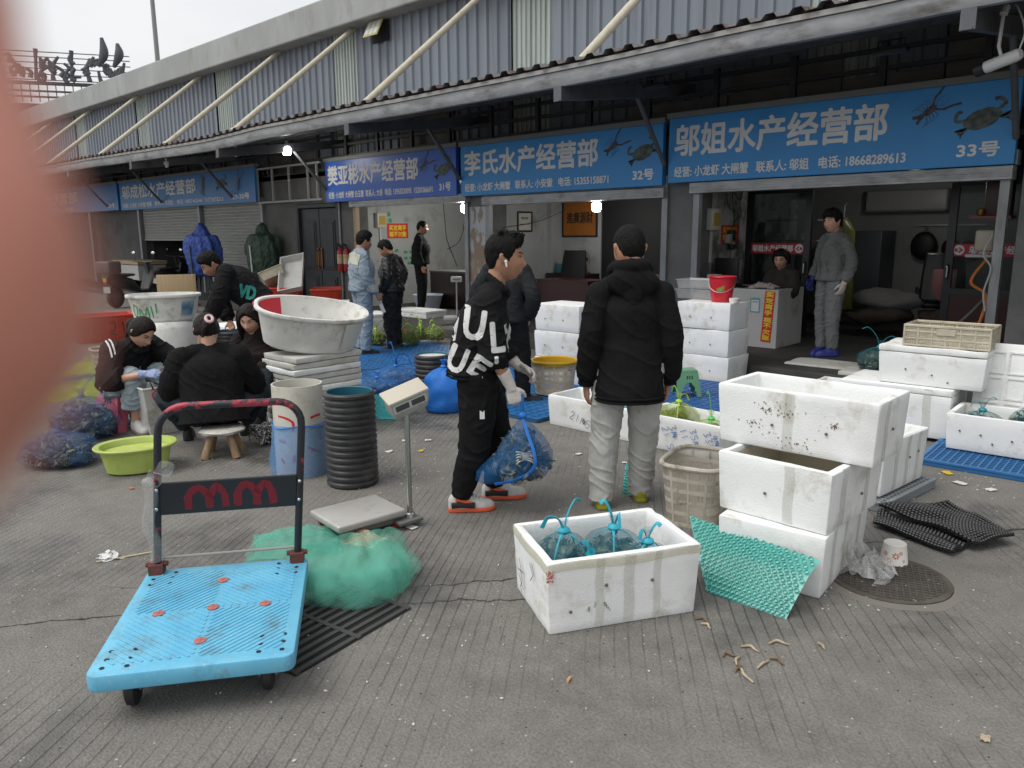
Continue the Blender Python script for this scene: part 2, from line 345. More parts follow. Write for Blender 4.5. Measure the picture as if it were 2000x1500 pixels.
for sx in SKY_X:
    hp(corrugated(sx-.42, sx+.42, 2.9, 5.9, WY, .105, .03), 'skylight_strip', skym, fix=False)
cop = mat('grey_coping', (.30, .31, .30), .8, col2=(.36, .37, .36), scale=1.2, dirt=(.2, .2, .17), dscale=2, stretch=(1, 1, .35), bump=.3, bscale=30)
hp(MB().boxb(-75, 12, 9.62, 10.5, 5.72, 6.33), 'parapet', cop, bevel=.03)
hp(MB().boxb(-75, 12, 10.02, 10.5, 2.9, 5.7).boxb(-75, 12, 10.5, 24, 6.0, 6.2).boxb(-75, 12, 23.8, 24, .15, 6), 'roof_slab', mat('dark_roof', (.05, .05, .055), .8))
# tilted vent hatch
hat = hp(MB().boxb(-13.05, -12.55, 9.94, 9.955, 5.33, 5.7), 'hatch_opening', mat('void_black', (.006, .006, .007), .8))
hw = MB(); Mh = TM((-12.78, 9.76, 5.55), rx=R(-28)); hw.T = Mh; hw.box((0, 0, 0), (.44, .02, .36)); hp(hw, 'hatch_frame', mat('hatch_frame_yellow', (.45, .37, .14), .6))
hw = MB(); hw.T = Mh
for i in range(3):
    for j in range(2): hw.box((-.135+i*.135, -.014, -.08+j*.16), (.115, .006, .135))
hp(hw, 'hatch_pane', mat('frosted_pane', (.5, .52, .5), .3))
# stay rods
rodm = mat('cream_pipe_paint', (.52, .48, .38), .5, col2=(.45, .41, .31), scale=4, dirt=(.26, .12, .05), dscale=2.2, dlo=.6, dhi=.72, stretch=(3, 3, .6))
for i, rx_ in enumerate([-1.6, -5.7, -9.75, -13.65, -16.5, -20.4, -24.4, -28.3, -32.3, -36.3]):
    tag(hp(MB().tube([(rx_, 7.08, 3.42), (rx_, 9.97, 5.74)], .052, 12).tube([(rx_, 7.06, 3.41), (rx_, 7.2, 3.52)], .06, 12), 'stay_rod', rodm, smooth=True))
# canopy
can = bpy.data.objects.new('canopy', None); COL.objects.link(can); can.parent = hall; can.matrix_local = OFF
zinc = mat('galvanised_fascia', (.30, .31, .32), .42, metal=.25, col2=(.4, .41, .42), scale=5, stretch=(.7, 1, 2), dirt=(.15, .14, .13), dscale=3, dlo=.5, dhi=.7, bump=.2, bscale=10)
EV = [(-75, 3.31), (-21, 3.27), (-18.5, 3.24), (-15.8, 3.20), (-14.2, 3.19), (-12.6, 3.24), (-10.9, 3.245), (-5.8, 3.255), (-1.7, 3.31), (12, 3.40)]
def ez(x):
    for (a, za), (b_, zb) in zip(EV, EV[1:]):
        if a <= x <= b_: return za+(zb-za)*(x-a)/(b_-a)
    return 3.3
fa = MB(); xs = [-75+i*.5 for i in range(175)]
def strip(mb, prof):  # prof: (y, dz) closed section swept along the eave
    mb.rings([[(x, y+.012*nz((x, y, 0), .7), ez(x)+dz+.012*nz((x, 3, 0), .9)) for y, dz in prof] for x in xs])
strip(fa, [(6.99, 0), (6.96, .06), (6.96, .15), (7.0, .16), (7.03, .10), (7.06, 0)])
hp(fa, 'gutter_fascia', zinc, parent=can, smooth=True)
fa = MB(); strip(fa, [(6.93, .155), (6.93, .20), (7.12, .21), (7.12, .155)]); hp(fa, 'eave_capping', mat('weathered_capping', (.27, .265, .25), .7, col2=(.36, .35, .33), scale=4, dirt=(.13, .1, .08), dscale=4, bump=.5, bscale=12), parent=can)
rs = MB(); k = 0; px = -75.0; prof = []
while px < 12:
    dz = .0; gap = (-14.3 < px < -12.2)
    for fx, d in ((0, 0), (.10, 0), (.135, .045), (.215, .045)): prof.append((px+fx, d+(.05*nz((px+fx, 1, 0), 2.1) if gap else .006*nz((px, 0, 0), 3))))
    px += .25
n = len(prof); rsv = [(x, y+(random.uniform(-.01, .01) if y < 8 else 0), ez(x)+z0+d) for y, z0 in ((6.90, .215), (8.5, .44), (10.0, .66)) for x, d in prof]
rs.add(rsv, [(r*n+i, r*n+i+1, (r+1)*n+i+1, (r+1)*n+i) for r in range(2) for i in range(n-1)])
rust = mat('canopy_sheet', (.16, .15, .15), .6, col2=(.22, .21, .2), scale=6, dirt=(.10, .045, .025), dscale=5, dlo=.48, dhi=.62)
hp(rs, 'roof_sheet', rust, parent=can, fix=False)
steel = mat('dark_grey_steel', (.085, .09, .10), .5, col2=(.11, .115, .125), scale=4, dirt=(.05, .045, .04), dscale=5)
BX = [-1.75, -5.82, -9.86, -13.9, -17.9, -21.9, -25.9, -30, -34, -38]
for b_ in BX:
    z = ez(b_)
    q = MB(); q.add([(b_+sx*.04, y, z+zz) for y, zz in ((6.98, -.155), (6.98, -.0), (9.9, .40), (9.9, .24)) for sx in (-1, 1)], [(0, 1, 3, 2), (4, 5, 7, 6), (0, 2, 4, 6), (1, 7, 5, 3), (2, 3, 5, 4), (0, 6, 7, 1)])
    q.boxb(b_-.055, b_+.055, 6.97, 6.985, z-.16, z+.0); q.boxb(b_-.04, b_+.04, 6.955, 6.97, z-.16, z-.145)
    hp(q, 'canopy_beam', steel, parent=can)
    hp(MB().tube([(b_-.02, 8.55, z+.1), (b_-.04, 9.28, 2.55)], .032, 10), 'knee_brace', steel, parent=can, smooth=True)
for y in (7.3, 7.9, 8.6, 9.3):
    q = MB(); q.rings([[(x, y+a, ez(x)+(y-6.9)*.143+.16+c_) for a, c_ in ((-.03, -.05), (-.03, .03), (.03, .03), (.03, -.05))] for x in xs[::4]]); hp(q, 'purlin', steel, parent=can)
# truss over the signs and pale panels behind it
tr = MB(); dk = mat('black_steel', (.02, .021, .024), .5)
for z in (3.2, 3.42, 3.62): tr.boxb(-75, 12, 9.42, 9.47, z-.025, z+.025)
xx = -74.6
while xx < 12: tr.boxb(xx, xx+.07, 9.4, 9.46, 3.0, 3.7); xx += 1.02
hp(tr, 'lintel_truss', dk)
pal = mat('pale_panel', (.17, .165, .15), .7, col2=(.12, .115, .11), scale=2, dirt=(.12, .11, .1), dscale=2)
pm = MB(); xx = -74
rr_ = random.Random(3)
while xx < 12:
    w_ = rr_.uniform(.5, 1.6)
    if rr_.random() < .72: pm.boxb(xx, xx+w_-.03, 9.9+rr_.uniform(0, .04), 9.95, 3.02, rr_.choice((3.45, 3.7, 3.85)))
    xx += w_
hp(pm, 'infill_panel', pal)
hp(MB().boxb(-75, 12, 9.5, 9.95, 2.86, 2.98), 'ceiling_ledge', dk)
# ---- street level of the hall ----
wallg = mat('grey_render', (.10, .10, .098), .8, col2=(.13, .13, .125), scale=2, dirt=(.055, .055, .05), dscale=1.2, bump=.3, bscale=25)
wallw = mat('white_painted_wall', (.32, .33, .32), .7, col2=(.37, .38, .365), scale=1.5, dirt=(.17, .16, .15), dscale=1.6, bump=.15, bscale=20)
colm = mat('column_grey', (.12, .12, .12), .75, col2=(.155, .155, .15), scale=3, dirt=(.11, .105, .1), dscale=2)
alum = mat('aluminium_guide', (.27, .28, .29), .45, metal=.5, col2=(.2, .21, .22), scale=8, stretch=(1, 1, .3), dirt=(.16, .15, .14), dscale=5)
whole = [(-6.05, -5.42), (-10.0, -9.42), (-1.82, -1.3)]
for a, b_ in whole: hp(MB().boxb(a+.09, b_-.09, FY-.02, FY+.5, .15, 2.95), 'column', colm, bevel=.01)
hp(MB().boxb(-1.42, 12, FY-.1, FY+.4, .15, 3.0), 'end_wall', wallg)
for xg in (-1.87, -5.44, -5.93, -9.41, -9.93, -13.2): hp(MB().boxb(xg-.045, xg+.045, FY-.07, FY+.02, .15, 2.3 if xg > -6 else 2.25), 'shutter_guide', alum if xg != -13.2 else mat('tan_trim', (.33, .25, .16), .6))
for a, b_, z in ((-5.5, -1.8, 2.15), (-9.45, -5.9, 2.11), (-13.25, -9.85, 2.18)):
    q = MB().boxb(a, b_, FY-.16, FY+.06, z+.005, z+.14).boxb(a-.02, b_+.02, FY-.1, FY+.1, z+.15, z+.3)
    for i in range(3): q.boxb(a+.02, b_-.02, FY-.168, FY-.16, z+.03+i*.04, z+.05+i*.04)
    hp(q, 'shutter_box', zinc, bevel=.006)
paint = mat('peeling_paint', (.42, .46, .5), .6, col2=(.27, .2, .15), scale=5, lo=.5, hi=.55, stretch=(1, 1, .5), dirt=(.5, .5, .48), dscale=4)
hp(MB().boxb(-9.9, -9.5, FY-.026, FY-.02, .6, 2.1), 'peeling_patch', paint)
# shop 31 / 32 / 33 rooms
hp(MB().boxb(-13.5, -13.3, FY+.02, 14, .15, 2.95), 'partition_wall', wallw)
hp(MB().boxb(-9.62, -9.5, FY+.5, 13, .15, 2.95), 'partition_wall', wallw)
hp(MB().boxb(-5.72, -5.52, FY+.5, 12.9, .15, 2.95), 'partition_wall', mat('peeling_white_wall', (.50, .50, .48), .75, col2=(.42, .42, .40), scale=3, dirt=(.14, .135, .125), dscale=1.7, dlo=.46, dhi=.56))
hp(MB().boxb(-9.5, -8.5, 11.42, 11.5, .15, 2.95), 'partition_wall', wallw)
hp(MB().boxb(-9.5, -9.40, 11.1, 11.42, .15, 2.95), 'pilaster', wallw)
hp(MB().boxb(-1.75, -1.6, FY+.5, 14, .15, 2.95), 'partition_wall', wallg)
hp(MB().boxb(-13.5, -1.6, 14, 14.1, .15, 2.95), 'back_wall', wallw)
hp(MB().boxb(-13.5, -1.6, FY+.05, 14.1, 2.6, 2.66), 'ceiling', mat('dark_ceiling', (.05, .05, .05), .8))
hp(MB().boxb(-8.5, -5.75, 11.45, 11.5, .15, 2.95), 'painted_dark_opening', mat('painted_dark_opening', (.006, .006, .007), .7))  # near-black sheet: the darkness of the opening beyond is painted as its colour
# door wall left of shop 31
hp(MB().boxb(-16.85, -15.45, FY, FY+.3, .15, 2.95).boxb(-15.45, -13.85, FY, FY+.3, 2.25, 2.95).boxb(-13.85, -13.25, FY, FY+.3, .15, 2.95), 'door_wall', wallg)
door = bpy.data.objects.new('double_door', None); COL.objects.link(door); door.parent = hall; door.matrix_local = OFF
dm = mat('charcoal_door', (.018, .02, .024), .45, col2=(.025, .027, .032), scale=6)
for x0 in (-15.36, -14.64):
    q = MB().boxb(x0, x0+.7, FY+.04, FY+.09, .17, 2.2)
    for z0, z1 in ((.35, .75), (.9, 1.95)):
        q.boxb(x0+.12, x0+.58, FY+.025, FY+.04, z0, z1); q.boxb(x0+.17, x0+.53, FY+.01, FY+.025, z0+.05, z1-.05)
    hp(q, 'door_leaf', dm, parent=door, bevel=.008)
hp(MB().boxb(-15.47, -15.37, FY-.03, FY+.1, .15, 2.3).boxb(-13.93, -13.83, FY-.03, FY+.1, .15, 2.3).boxb(-15.37, -13.93, FY-.03, FY+.1, 2.21, 2.3), 'door_frame', dm, parent=door, bevel=.012)
for x0 in (-14.72, -14.58): hp(MB().tube([(x0, FY+.02, .95), (x0, FY-.03, .97), (x0, FY-.03, 1.3), (x0, FY+.02, 1.32)], .012, 8).boxb(x0-.025, x0+.025, FY+.01, FY+.03, .9, 1.36), 'door_handle', mat('bronze', (.22, .12, .06), .35, metal=.8), parent=door, smooth=True)
hp(MB().tube([(-13.78, FY-.03, .15), (-13.78, FY-.03, 2.3)], .025, 10), 'downpipe', alum)
# lattice opening above the door
lat = MB()
for z in (2.38, 3.13): lat.boxb(-16.9, -14.25, 9.36, 9.4, z-.02, z+.02)
for x0 in (-16.85, -16.2, -15.5, -14.75, -14.4): lat.boxb(x0-.015, x0+.015, 9.36, 9.4, 2.38, 3.13)
hp(lat, 'lattice_frame', mat('pale_pipe', (.33, .33, .32), .5))
# roller shutters
shm = mat('shutter_white', (.30, .31, .295), .5, metal=.1, col2=(.36, .37, .35), scale=3, stretch=(.5, 1, 3), dirt=(.15, .14, .125), dscale=3, bump=.2, bscale=8)
def shutter(x0, x1, z0, z1):
    mb = MB(); pr = []; z = z0
    while z < z1:
        for fz, d in ((0, 0), (.02, -.016), (.05, -.02), (.07, -.004)): pr.append((z+fz, d))
        z += .08
    mb.add([(x, FY+.04+d, z_) for x in (x0, x1) for z_, d in pr], [(i, i+1, len(pr)+i+1, len(pr)+i) for i in range(len(pr)-1)]); mb.boxb(x0, x1, FY, FY+.05, z0-.05, z0); return mb
hp(shutter(-20.0, -16.9, .2, 2.5), 'roller_shutter', shm, fix=False); hp(shutter(-23.9, -20.15, 1.56, 2.5), 'roller_shutter', shm, fix=False)
for xg in (-16.87, -20.08, -24.0, -28.0): hp(MB().boxb(xg-.06, xg+.06, FY-.08, FY+.06, .15, 2.5), 'shutter_guide', alum)
hp(MB().boxb(-75, -16.9, FY, FY+.3, 2.48, 2.95).boxb(-24.3, -24, FY+.02, FY+.3, .15, 2.5).boxb(-75, -24.3, FY+.25, FY+.4, .15, 2.5), 'grey_wall', wallg)
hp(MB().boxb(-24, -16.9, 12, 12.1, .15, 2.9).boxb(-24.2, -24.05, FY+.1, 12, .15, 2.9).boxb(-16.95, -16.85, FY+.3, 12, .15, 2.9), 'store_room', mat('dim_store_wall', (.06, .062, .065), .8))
# sliding glass front of the right shop
gl = bpy.data.objects.new('glass_front', None); COL.objects.link(gl); gl.parent = hall; gl.matrix_local = OFF
GYY = 10.9; blk = mat('black_frame', (.012, .013, .017), .35)
glass = mat('shop_glass', (.8, .85, .85), .05, trans=1.0, spec=.5)
def glassmat():
    m = bpy.data.materials.new('door_glass'); m.use_nodes = True; t = m.node_tree; b = t.nodes['Principled BSDF']; b.inputs['Base Color'].default_value = (.02, .022, .024, 1); b.inputs['Roughness'].default_value = .08
    tr = t.nodes.new('ShaderNodeBsdfTransparent'); tr.inputs[0].default_value = (.75, .8, .8, 1); ms = t.nodes.new('ShaderNodeMixShader'); ms.inputs[0].default_value = .25
    t.links.new(tr.outputs[0], ms.inputs[1]); t.links.new(b.outputs[0], ms.inputs[2]); t.links.new(ms.outputs[0], t.nodes['Material Output'].inputs[0]); return m
DG = glassmat()
for (a, b_) in ((-5.42, -4.45), (-2.72, -1.8)):
    q = MB().boxb(a, a+.09, GYY-.03, GYY+.03, .15, 2.3).boxb(b_-.09, b_, GYY-.03, GYY+.03, .15, 2.3).boxb(a+.09, b_-.09, GYY-.03, GYY+.03, 2.18, 2.3).boxb(a+.09, b_-.09, GYY-.03, GYY+.03, .15, .25).boxb(a+.09, b_-.09, GYY-.03, GYY+.03, .85, .93)
    hp(q, 'door_frame', blk, parent=gl); hp(MB().boxb(a+.09, b_-.09, GYY-.004, GYY+.004, .93, 2.18), 'glass_pane', DG, parent=gl)
    hp(MB().boxb(a+.09, b_-.09, GYY-.015, GYY+.015, .25, .85), 'kick_panel', mat('dark_kick', (.02, .02, .022), .4) if a < -4 else mat('maroon_board', (.06, .012, .012), .5), parent=gl)
hp(MB().boxb(-5.5, -1.75, GYY-.05, GYY+.05, 2.3, 2.6), 'transom', blk, parent=gl)
redb = mat('red_film', (.42, .012, .025), .5); whit = mat('white_print', (.72, .72, .72), .6)
def band(x0, x1, arrow_right):
    y = GYY-.012; hp(MB().boxb(x0, x1, y, y+.002, 1.33, 1.48), 'red_band', redb, parent=gl)
    tw = (x1-x0)*.76; tx = x0+.02 if arrow_right else x1-tw-.02
    text('band_lettering', '邬姐水产经营部', whit, gl, Matrix.Translation((tx, y-.003, 1.36)) @ FRONT, w=tw, h=.095, bold=.003)
    ax = x1-.085 if arrow_right else x0+.085; s = -1 if arrow_right else 1
    q = MB(); q.lathe([(.062, 0), (.062, .001)], 24, cap=True); o = hp(MB(), 'x', whit, parent=gl) if False else q.build('arrow_disc', whit, gl, Matrix.Translation((ax, y-.003, 1.405)) @ FRONT, smooth=False)
    ar = [(-.045*s, .02), (0, .02), (0, .04), (.05*s, 0), (0, -.04), (0, -.02), (-.045*s, -.02)]
    MB().prism(ar, .001).build('arrow', redb, gl, Matrix.Translation((ax, y-.0055, 1.405)) @ FRONT, smooth=False)
    text('arrow_word', '移', whit, gl, Matrix.Translation((ax-.018, y-.008, 1.39)) @ FRONT, w=.036, h=.032, bold=.001)
band(-5.33, -4.52, True); band(-2.66, -1.75, False)
for x0 in (-4.5, -2.67): hp(MB().tube([(x0, GYY-.04, 1.05), (x0, GYY-.08, 1.07), (x0, GYY-.08, 1.2), (x0, GYY-.04, 1.22)], .012, 8), 'pull_handle', mat('chrome', (.6, .6, .6), .2, metal=1), parent=gl, smooth=True)

# ---------------- shop signs ----------------
def crab_pic(kind):
    mb = MB()
    if kind == 'crab':
        mb.prism([(.15*math.cos(a)*(1+.05*math.cos(6*a)), .085*math.sin(a)) for a in [i*math.pi/12 for i in range(24)]], .002)
        for s in (-1, 1):
            for k, a in enumerate((-.9, -.5, -.1)): ribbon(mb, [(s*.12, -.03), (s*(.19+.02*k), -.02+a*.06), (s*(.2-.02*k), -.1+.03*k)], .022, .001)
            ribbon(mb, [(s*.12, .03), (s*.2, .06), (s*.17, .12), (s*.13, .12)], .04, .001)
    else:
        mb.prism([(.045*math.cos(a), .09*math.sin(a)) for a in [i*math.pi/10 for i in range(20)]], .002)
        mb.prism([(.035*math.cos(a)-.0, .05*math.sin(a)-.12) for a in [i*math.pi/8 for i in range(16)]], .0015)
        for s in (-1, 1):
            ribbon(mb, [(s*.03, .06), (s*.09, .13), (s*.11, .2), (s*.16, .32)], .035, .001)
            for k in range(4): ribbon(mb, [(s*.03, .03-.03*k), (s*.1, .05-.05*k), (s*.13, -.0-.06*k)], .008, .001)
        for s in (-1, 1): ribbon(mb, [(0, .09), (s*.05, .16), (s*.03, .24)], .005, .001)
        ribbon(mb, [(-.02, -.15), (-.05, -.2)], .05, .001); ribbon(mb, [(.02, -.15), (.05, -.2)], .05, .001)
    return mb
crabm = mat('printed_crab', (.035, .05, .045), .6, col2=(.11, .14, .12), scale=18, lo=.4, hi=.62, dirt=(.2, .22, .19), dscale=40, dlo=.62, dhi=.72)
lobm = mat('printed_crayfish', (.03, .03, .035), .6, col2=(.1, .08, .085), scale=22, dirt=(.22, .2, .2), dscale=40, dlo=.62, dhi=.7)
signw = mat('sign_white', (.74, .74, .72), .6, col2=(.66, .66, .64), scale=2)
def sign(x0, x1, z0, z1, blue, title, line, num, label, tw, lw, pics, nw, lean=.05, y=9.3):
    s = thing('shop_sign', label, 'shop sign', ((x0+x1)/2, y, z0), 0, 'blue shop signs under the canopy')
    w, h = x1-x0, z1-z0; A = Matrix.Translation((-w/2, 0, 0)) @ rotm(math.atan(lean)) @ FRONT if False else Matrix.Translation((-w/2, 0, 0)) @ FRONT
    MB().box((w/2, h/2, -.04), (w, h, .08)).build('panel', blue, s, A, bevel=.006, smooth=False)
    MB().box((w/2, h+.035, -.05), (w+.06, .07, .14)).build('top_rail', mat('sign_rail', (.16, .16, .155), .5), s, A, smooth=False)
    text('title', title, signw, s, A @ Matrix.Translation((.025*w, .41*h, .003)), w=tw*w, h=.47*h, bold=.011)
    text('contact_line', line, signw, s, A @ Matrix.Translation((.025*w, .085*h, .003)), w=lw*w, h=.16*h, bold=.0035)
    text('shop_number', num, signw, s, A @ Matrix.Translation((.985*w-nw*w-.02*w, .11*h, .003)), w=nw*w, h=.17*h, bold=.005)
    for kind, fx, fz, rot, sc_ in pics:
        crab_pic(kind).build('crab_picture' if kind == 'crab' else 'crayfish_picture', crabm if kind == 'crab' else lobm, s, A @ Matrix.Translation((fx*w, fz*h, .003)) @ Matrix.Rotation(rot, 4, 'Z') @ Matrix.Scale(sc_, 4), smooth=False)
    return s
bl1 = mat('sign_blue', (.022, .235, .56), .4, col2=(.024, .255, .60), scale=1.2, dirt=(.018, .20, .49), dscale=2)
bl2 = mat('sign_violet_blue', (.026, .115, .50), .4, col2=(.029, .13, .54), scale=1.2)
bl3 = mat('sign_faded_blue', (.024, .165, .43), .4, col2=(.028, .185, .47), scale=1.2)
P2 = [('crayfish', .795, .72, R(-55), .85), ('crab', .92, .56, R(18), 1.15)]
sign(-5.81, -1.79, 2.30, 3.13, bl1, '邬姐水产经营部', '经营: 小龙虾 大闸蟹   联系人: 邬姐   电话: 18668289613', '33号', 'bright blue shop sign numbered 33 over the glass shop front on the right', .665, .72, P2, .095)
sign(-9.90, -5.90, 2.275, 3.09, bl1, '李氏水产经营部', '经营: 小龙虾 大闸蟹   联系人: 小安徽   电话: 15355158871', '32号', 'bright blue shop sign numbered 32 above the shop with the orange board', .70, .75, P2, .085)
sign(-13.97, -10.02, 2.30, 3.10, bl2, '樊亚彬水产经营部', '经营: 小龙虾 大闸蟹 白玉蟹  联系人: 大彬  电话: 13958230095  15201066691', '31号', 'violet blue shop sign numbered 31 right of the dark double door', .72, .82, P2, .075)
sign(-24.9, -16.85, 2.40, 3.19, bl3, '邬成松水产经营部', '经营: 小龙虾 大闸蟹 青蟹    联系人: 邬成松    电话: 18957442444  13373875213', '29-30号', 'long faded blue shop sign numbered 29-30 above the roller shutters', .60, .78, [('crab', .68, .62, R(75), 1.1), ('crab', .80, .62, R(10), 1.3), ('crayfish', .91, .62, R(-20), 1.0)], .10)
sign(-33.3, -25.1, 2.42, 3.2, bl3, '海宁郎水产经营部', '经营: 小龙虾 大闸蟹    电话: 13958230000', '28号', 'farthest blue shop sign at the left end of the row', .6, .78, [], .06) if False else sign(-33.3, -25.1, 2.42, 3.2, bl3, '水产经营部', '经营: 小龙虾 大闸蟹', '28号', 'farthest blue shop sign at the left end of the row', .55, .5, [], .06)
# ---------------- people ----------------
def V(*a): return Vector(a)
J0 = dict(pel=(0, 0, .93), wst=(0, .0, 1.07), chs=(0, .01, 1.25), nck=(0, -.005, 1.43), hd=(0, .03, 1.565),
          sL=(-.172, -.01, 1.36), eL=(-.235, -.03, 1.10), wL=(-.235, .05, .86), sR=(.172, -.01, 1.36), eR=(.235, -.03, 1.10), wR=(.235, .05, .86),
          hL=(-.09, 0, .90), kL=(-.095, .02, .48), aL=(-.1, -.01, .09), hR=(.09, 0, .90), kR=(.095, .02, .48), aR=(.1, -.01, .09))
def ss(a, b, x): t = min(1, max(0, (x-a)/(b-a))); return t*t*(3-2*t)
def head_pt(p, full=1.0):
    x, y, z = p; fr, bk, low = max(0, y), max(0, -y), max(0, -z)
    X, Y, Z = x*.0745, y*.094, z*.114
    X *= 1-.30*low**1.6*(.4+.6*fr); X *= 1+.06*max(0, z)*bk
    if y < 0: Y *= 1-.42*low**1.2
    else: Y *= 1+.42*fr*low**1.3*(1-.35*low)
    if y > 0:
        g = lambda cx, cz, sx, sz: math.exp(-((X-cx)/sx)**2-((Z-cz)/sz)**2)
        s2 = lambda cx, cz, sx, sz: g(cx, cz, sx, sz)+g(-cx, cz, sx, sz)
        d = .008*g(0, .006, .011, .018)+.022*g(0, -.024, .0125, .015)+.006*g(0, -.010, .010, .014)+.009*s2(.0135, -.029, .008, .008)-.0105*s2(.030, .012, .017, .011)+.0045*s2(.028, .033, .025, .009)
        d += .006*s2(.042, -.018, .02, .02)+.0075*g(0, -.056, .021, .008)+.0065*g(0, -.069, .018, .007)-.006*g(0, -.0625, .022, .003)-.004*g(0, -.081, .022, .006)+.010*g(0, -.099, .022, .015)-.004*s2(.02, -.044, .008, .016)
        Y += d*full*ss(.05, .45, y)
    return Vector((X, Y, Z))
def hand(mb, w, d, n, t, curl=.35, sc=1.0, infl=0.0, spread=1.0, thumb=1.0):
    d = Vector(d).normalized(); n = Vector(n); n = (n-d*n.dot(d)).normalized(); t0 = d.cross(n); t = t0 if t0.dot(Vector(t)) > 0 else -t0; w = Vector(w)
    rr = []
    for a, hw, ht in ((-.03, .024, .02), (0, .026, .019), (.03, .036, .018), (.06, .041, .0155), (.088, .040, .012), (.097, .034, .007)):
        rr.append([w+d*a*sc+t*((hw*sc+infl)*math.cos(k*math.pi/6))+n*((ht*sc+infl)*math.sin(k*math.pi/6)) for k in range(12)])
    mb.rings(rr)
    for k, (L, rad) in enumerate(((.072, .0088), (.08, .0092), (.074, .0088), (.058, .0078))):
        p = w+(d*(.085-.004*abs(k-1))+t*(.030-.0205*k)*spread)*sc; path = [p-d*.01*sc, p]; a = 0; fan = t*(.09-.06*k)*spread
        for sg, da in ((.45, .75), (.31, 1.05), (.24, .75)):
            a += curl*da; dd = (d+fan).normalized()*math.cos(a)-n*math.sin(a); p = p+dd*L*sg*sc; path.append(p)
        r0 = rad*sc+infl; mb.tube(path, [r0, r0, r0*.98, r0*.92, r0*.75], 8, smooth=9); mb.ell(path[-1], (r0*.76,)*3, nu=8, nv=6)
    p = w+(d*.022+t*.026-n*.004)*sc; d1 = (d*.62+t*.75*thumb-n*.28).normalized(); d2 = (d*.9+t*.28*thumb-n*(.25+curl*.5)).normalized()
    path = [p-d1*.012*sc, p+d1*.036*sc, p+d1*.036*sc+d2*.03*sc, p+d1*.036*sc+d2*.055*sc]; r0 = .0115*sc+infl
    mb.tube(path, [r0*1.25, r0*1.05, r0*.95, r0*.7], 8, smooth=8); mb.ell(path[-1], (r0*.72,)*3, nu=8, nv=6)
def ripple(path, rad, n, amp=.0, k=60, ph=0):
    q = cm([(*p, r) for p, r in zip(path, rad)], n); L = 0; out = []
    for i, p in enumerate(q):
        if i: L += float(np.linalg.norm(p[:3]-q[i-1][:3]))
        out.append((p[:3], p[3]+amp*math.sin(L*k+ph)*(.5+.5*math.sin(L*17+ph*2))))
    return [o[0] for o in out], [o[1] for o in out]
def limb(mb, path, rad, amp=0, k=60, ph=0, n=30, seg=14, fold=.0):
    """cloth tube; folds bunch on the inside of the bend"""
    P, r = ripple(path, rad, n, amp, k, ph); mb.tube(P, r, seg); mb.ell(P[0], (r[0],)*3, nu=12, nv=8)
def torso(mb, J, spec, n=16):
    """spec: list of (spine position 0 pelvis 1 waist 2 chest 3 neck, half width, half depth, forward offset)"""
    sp = [V(*J['pel']), V(*J['wst']), V(*J['chs']), V(*J['nck'])]; hip = (V(*J['hR'])-V(*J['hL'])).normalized(); sh = (V(*J['sR'])-V(*J['sL'])).normalized()
    def at(u):
        if u < 0: return sp[0]+(sp[0]-sp[1])*(-u)
        i = min(2, int(u)); return sp[i]+(sp[i+1]-sp[i])*(u-i)
    q = cm([(*s,) for s in spec], n*2); rr = []
    sm = cm([tuple(p) for p in sp], 31)
    for u, w, d, o in q:
        c = at(u) if u < 0 or u > 3 else Vector(sm[min(30, int(round(u*10)))])
        if 0 <= u < 3: j = u*10; a = int(j); c = Vector(sm[a])*(1-j+a)+Vector(sm[min(30, a+1)])*(j-a)
        e = .08; up = (at(u+e)-at(u-e)).normalized(); lat = hip.lerp(sh, min(1, max(0, u/2.2))).normalized(); lat = (lat-up*lat.dot(up)).normalized(); fw = up.cross(lat); c = c+fw*o
        ring = []
        for k in range(28):
            a = k*2*math.pi/28; ca, sa = math.cos(a), math.sin(a); e2 = 2.4; qn = (abs(ca)**e2+abs(sa)**e2)**(-1/e2); ring.append(c+lat*(w*ca*qn)+fw*(d*sa*qn))
        rr.append(ring)
    mb.rings(rr)
def clothfn(a, f, seed=0, b=0, f2=30):
    def fn(p, n):
        v = noise.noise(V(p.x*f+seed, p.y*f, p.z*f*.7)); r = 1-abs(noise.noise(V((p.x+p.z*.5)*f*1.1, (p.y-p.z*.4)*f*1.1+seed, (p.z+.4*p.x)*f*1.5)))*2.4
        return a*v*.8+a*1.25*r*r*r*(1 if r > 0 else .15)+(b*noise.noise(V(p.x*f2, p.y*f2, p.z*f2+seed)) if b else 0)
    return fn
def hairfn(amp, f, seed):
    return lambda p, n: amp*noise.noise(V(p.x*f+seed, p.y*f, p.z*f*.55))+amp*.6*noise.noise(V(p.x*f*2.6, p.y*f*2.6, p.z*f*1.1+seed))
skinA = mat('skin_tan', (.36, .19, .115), .5, col2=(.43, .225, .14), scale=30, dirt=(.40, .16, .10), dscale=14, dlo=.55, dhi=.8, bump=.08, bscale=300, spec=.4)
skinB = mat('skin_fair', (.50, .29, .20), .5, col2=(.55, .31, .22), scale=25, dirt=(.52, .22, .16), dscale=12, dlo=.55, dhi=.8, spec=.4)
hairm = mat('black_hair', (.004, .0036, .0035), .6, col2=(.012, .0105, .010), scale=60, stretch=(3, 3, .5), bump=1, bscale=140, spec=.14)
hairb = mat('dark_brown_hair', (.006, .0042, .0038), .5, col2=(.018, .012, .010), scale=60, stretch=(3, 3, .4), bump=1, bscale=120, spec=.2)
eyew = mat('eye_white', (.6, .58, .55), .3); eyed = mat('eye_dark', (.01, .007, .006), .15); lipm = mat('lips', (.36, .13, .11), .45); browm = mat('eyebrow', (.015, .012, .011), .7)
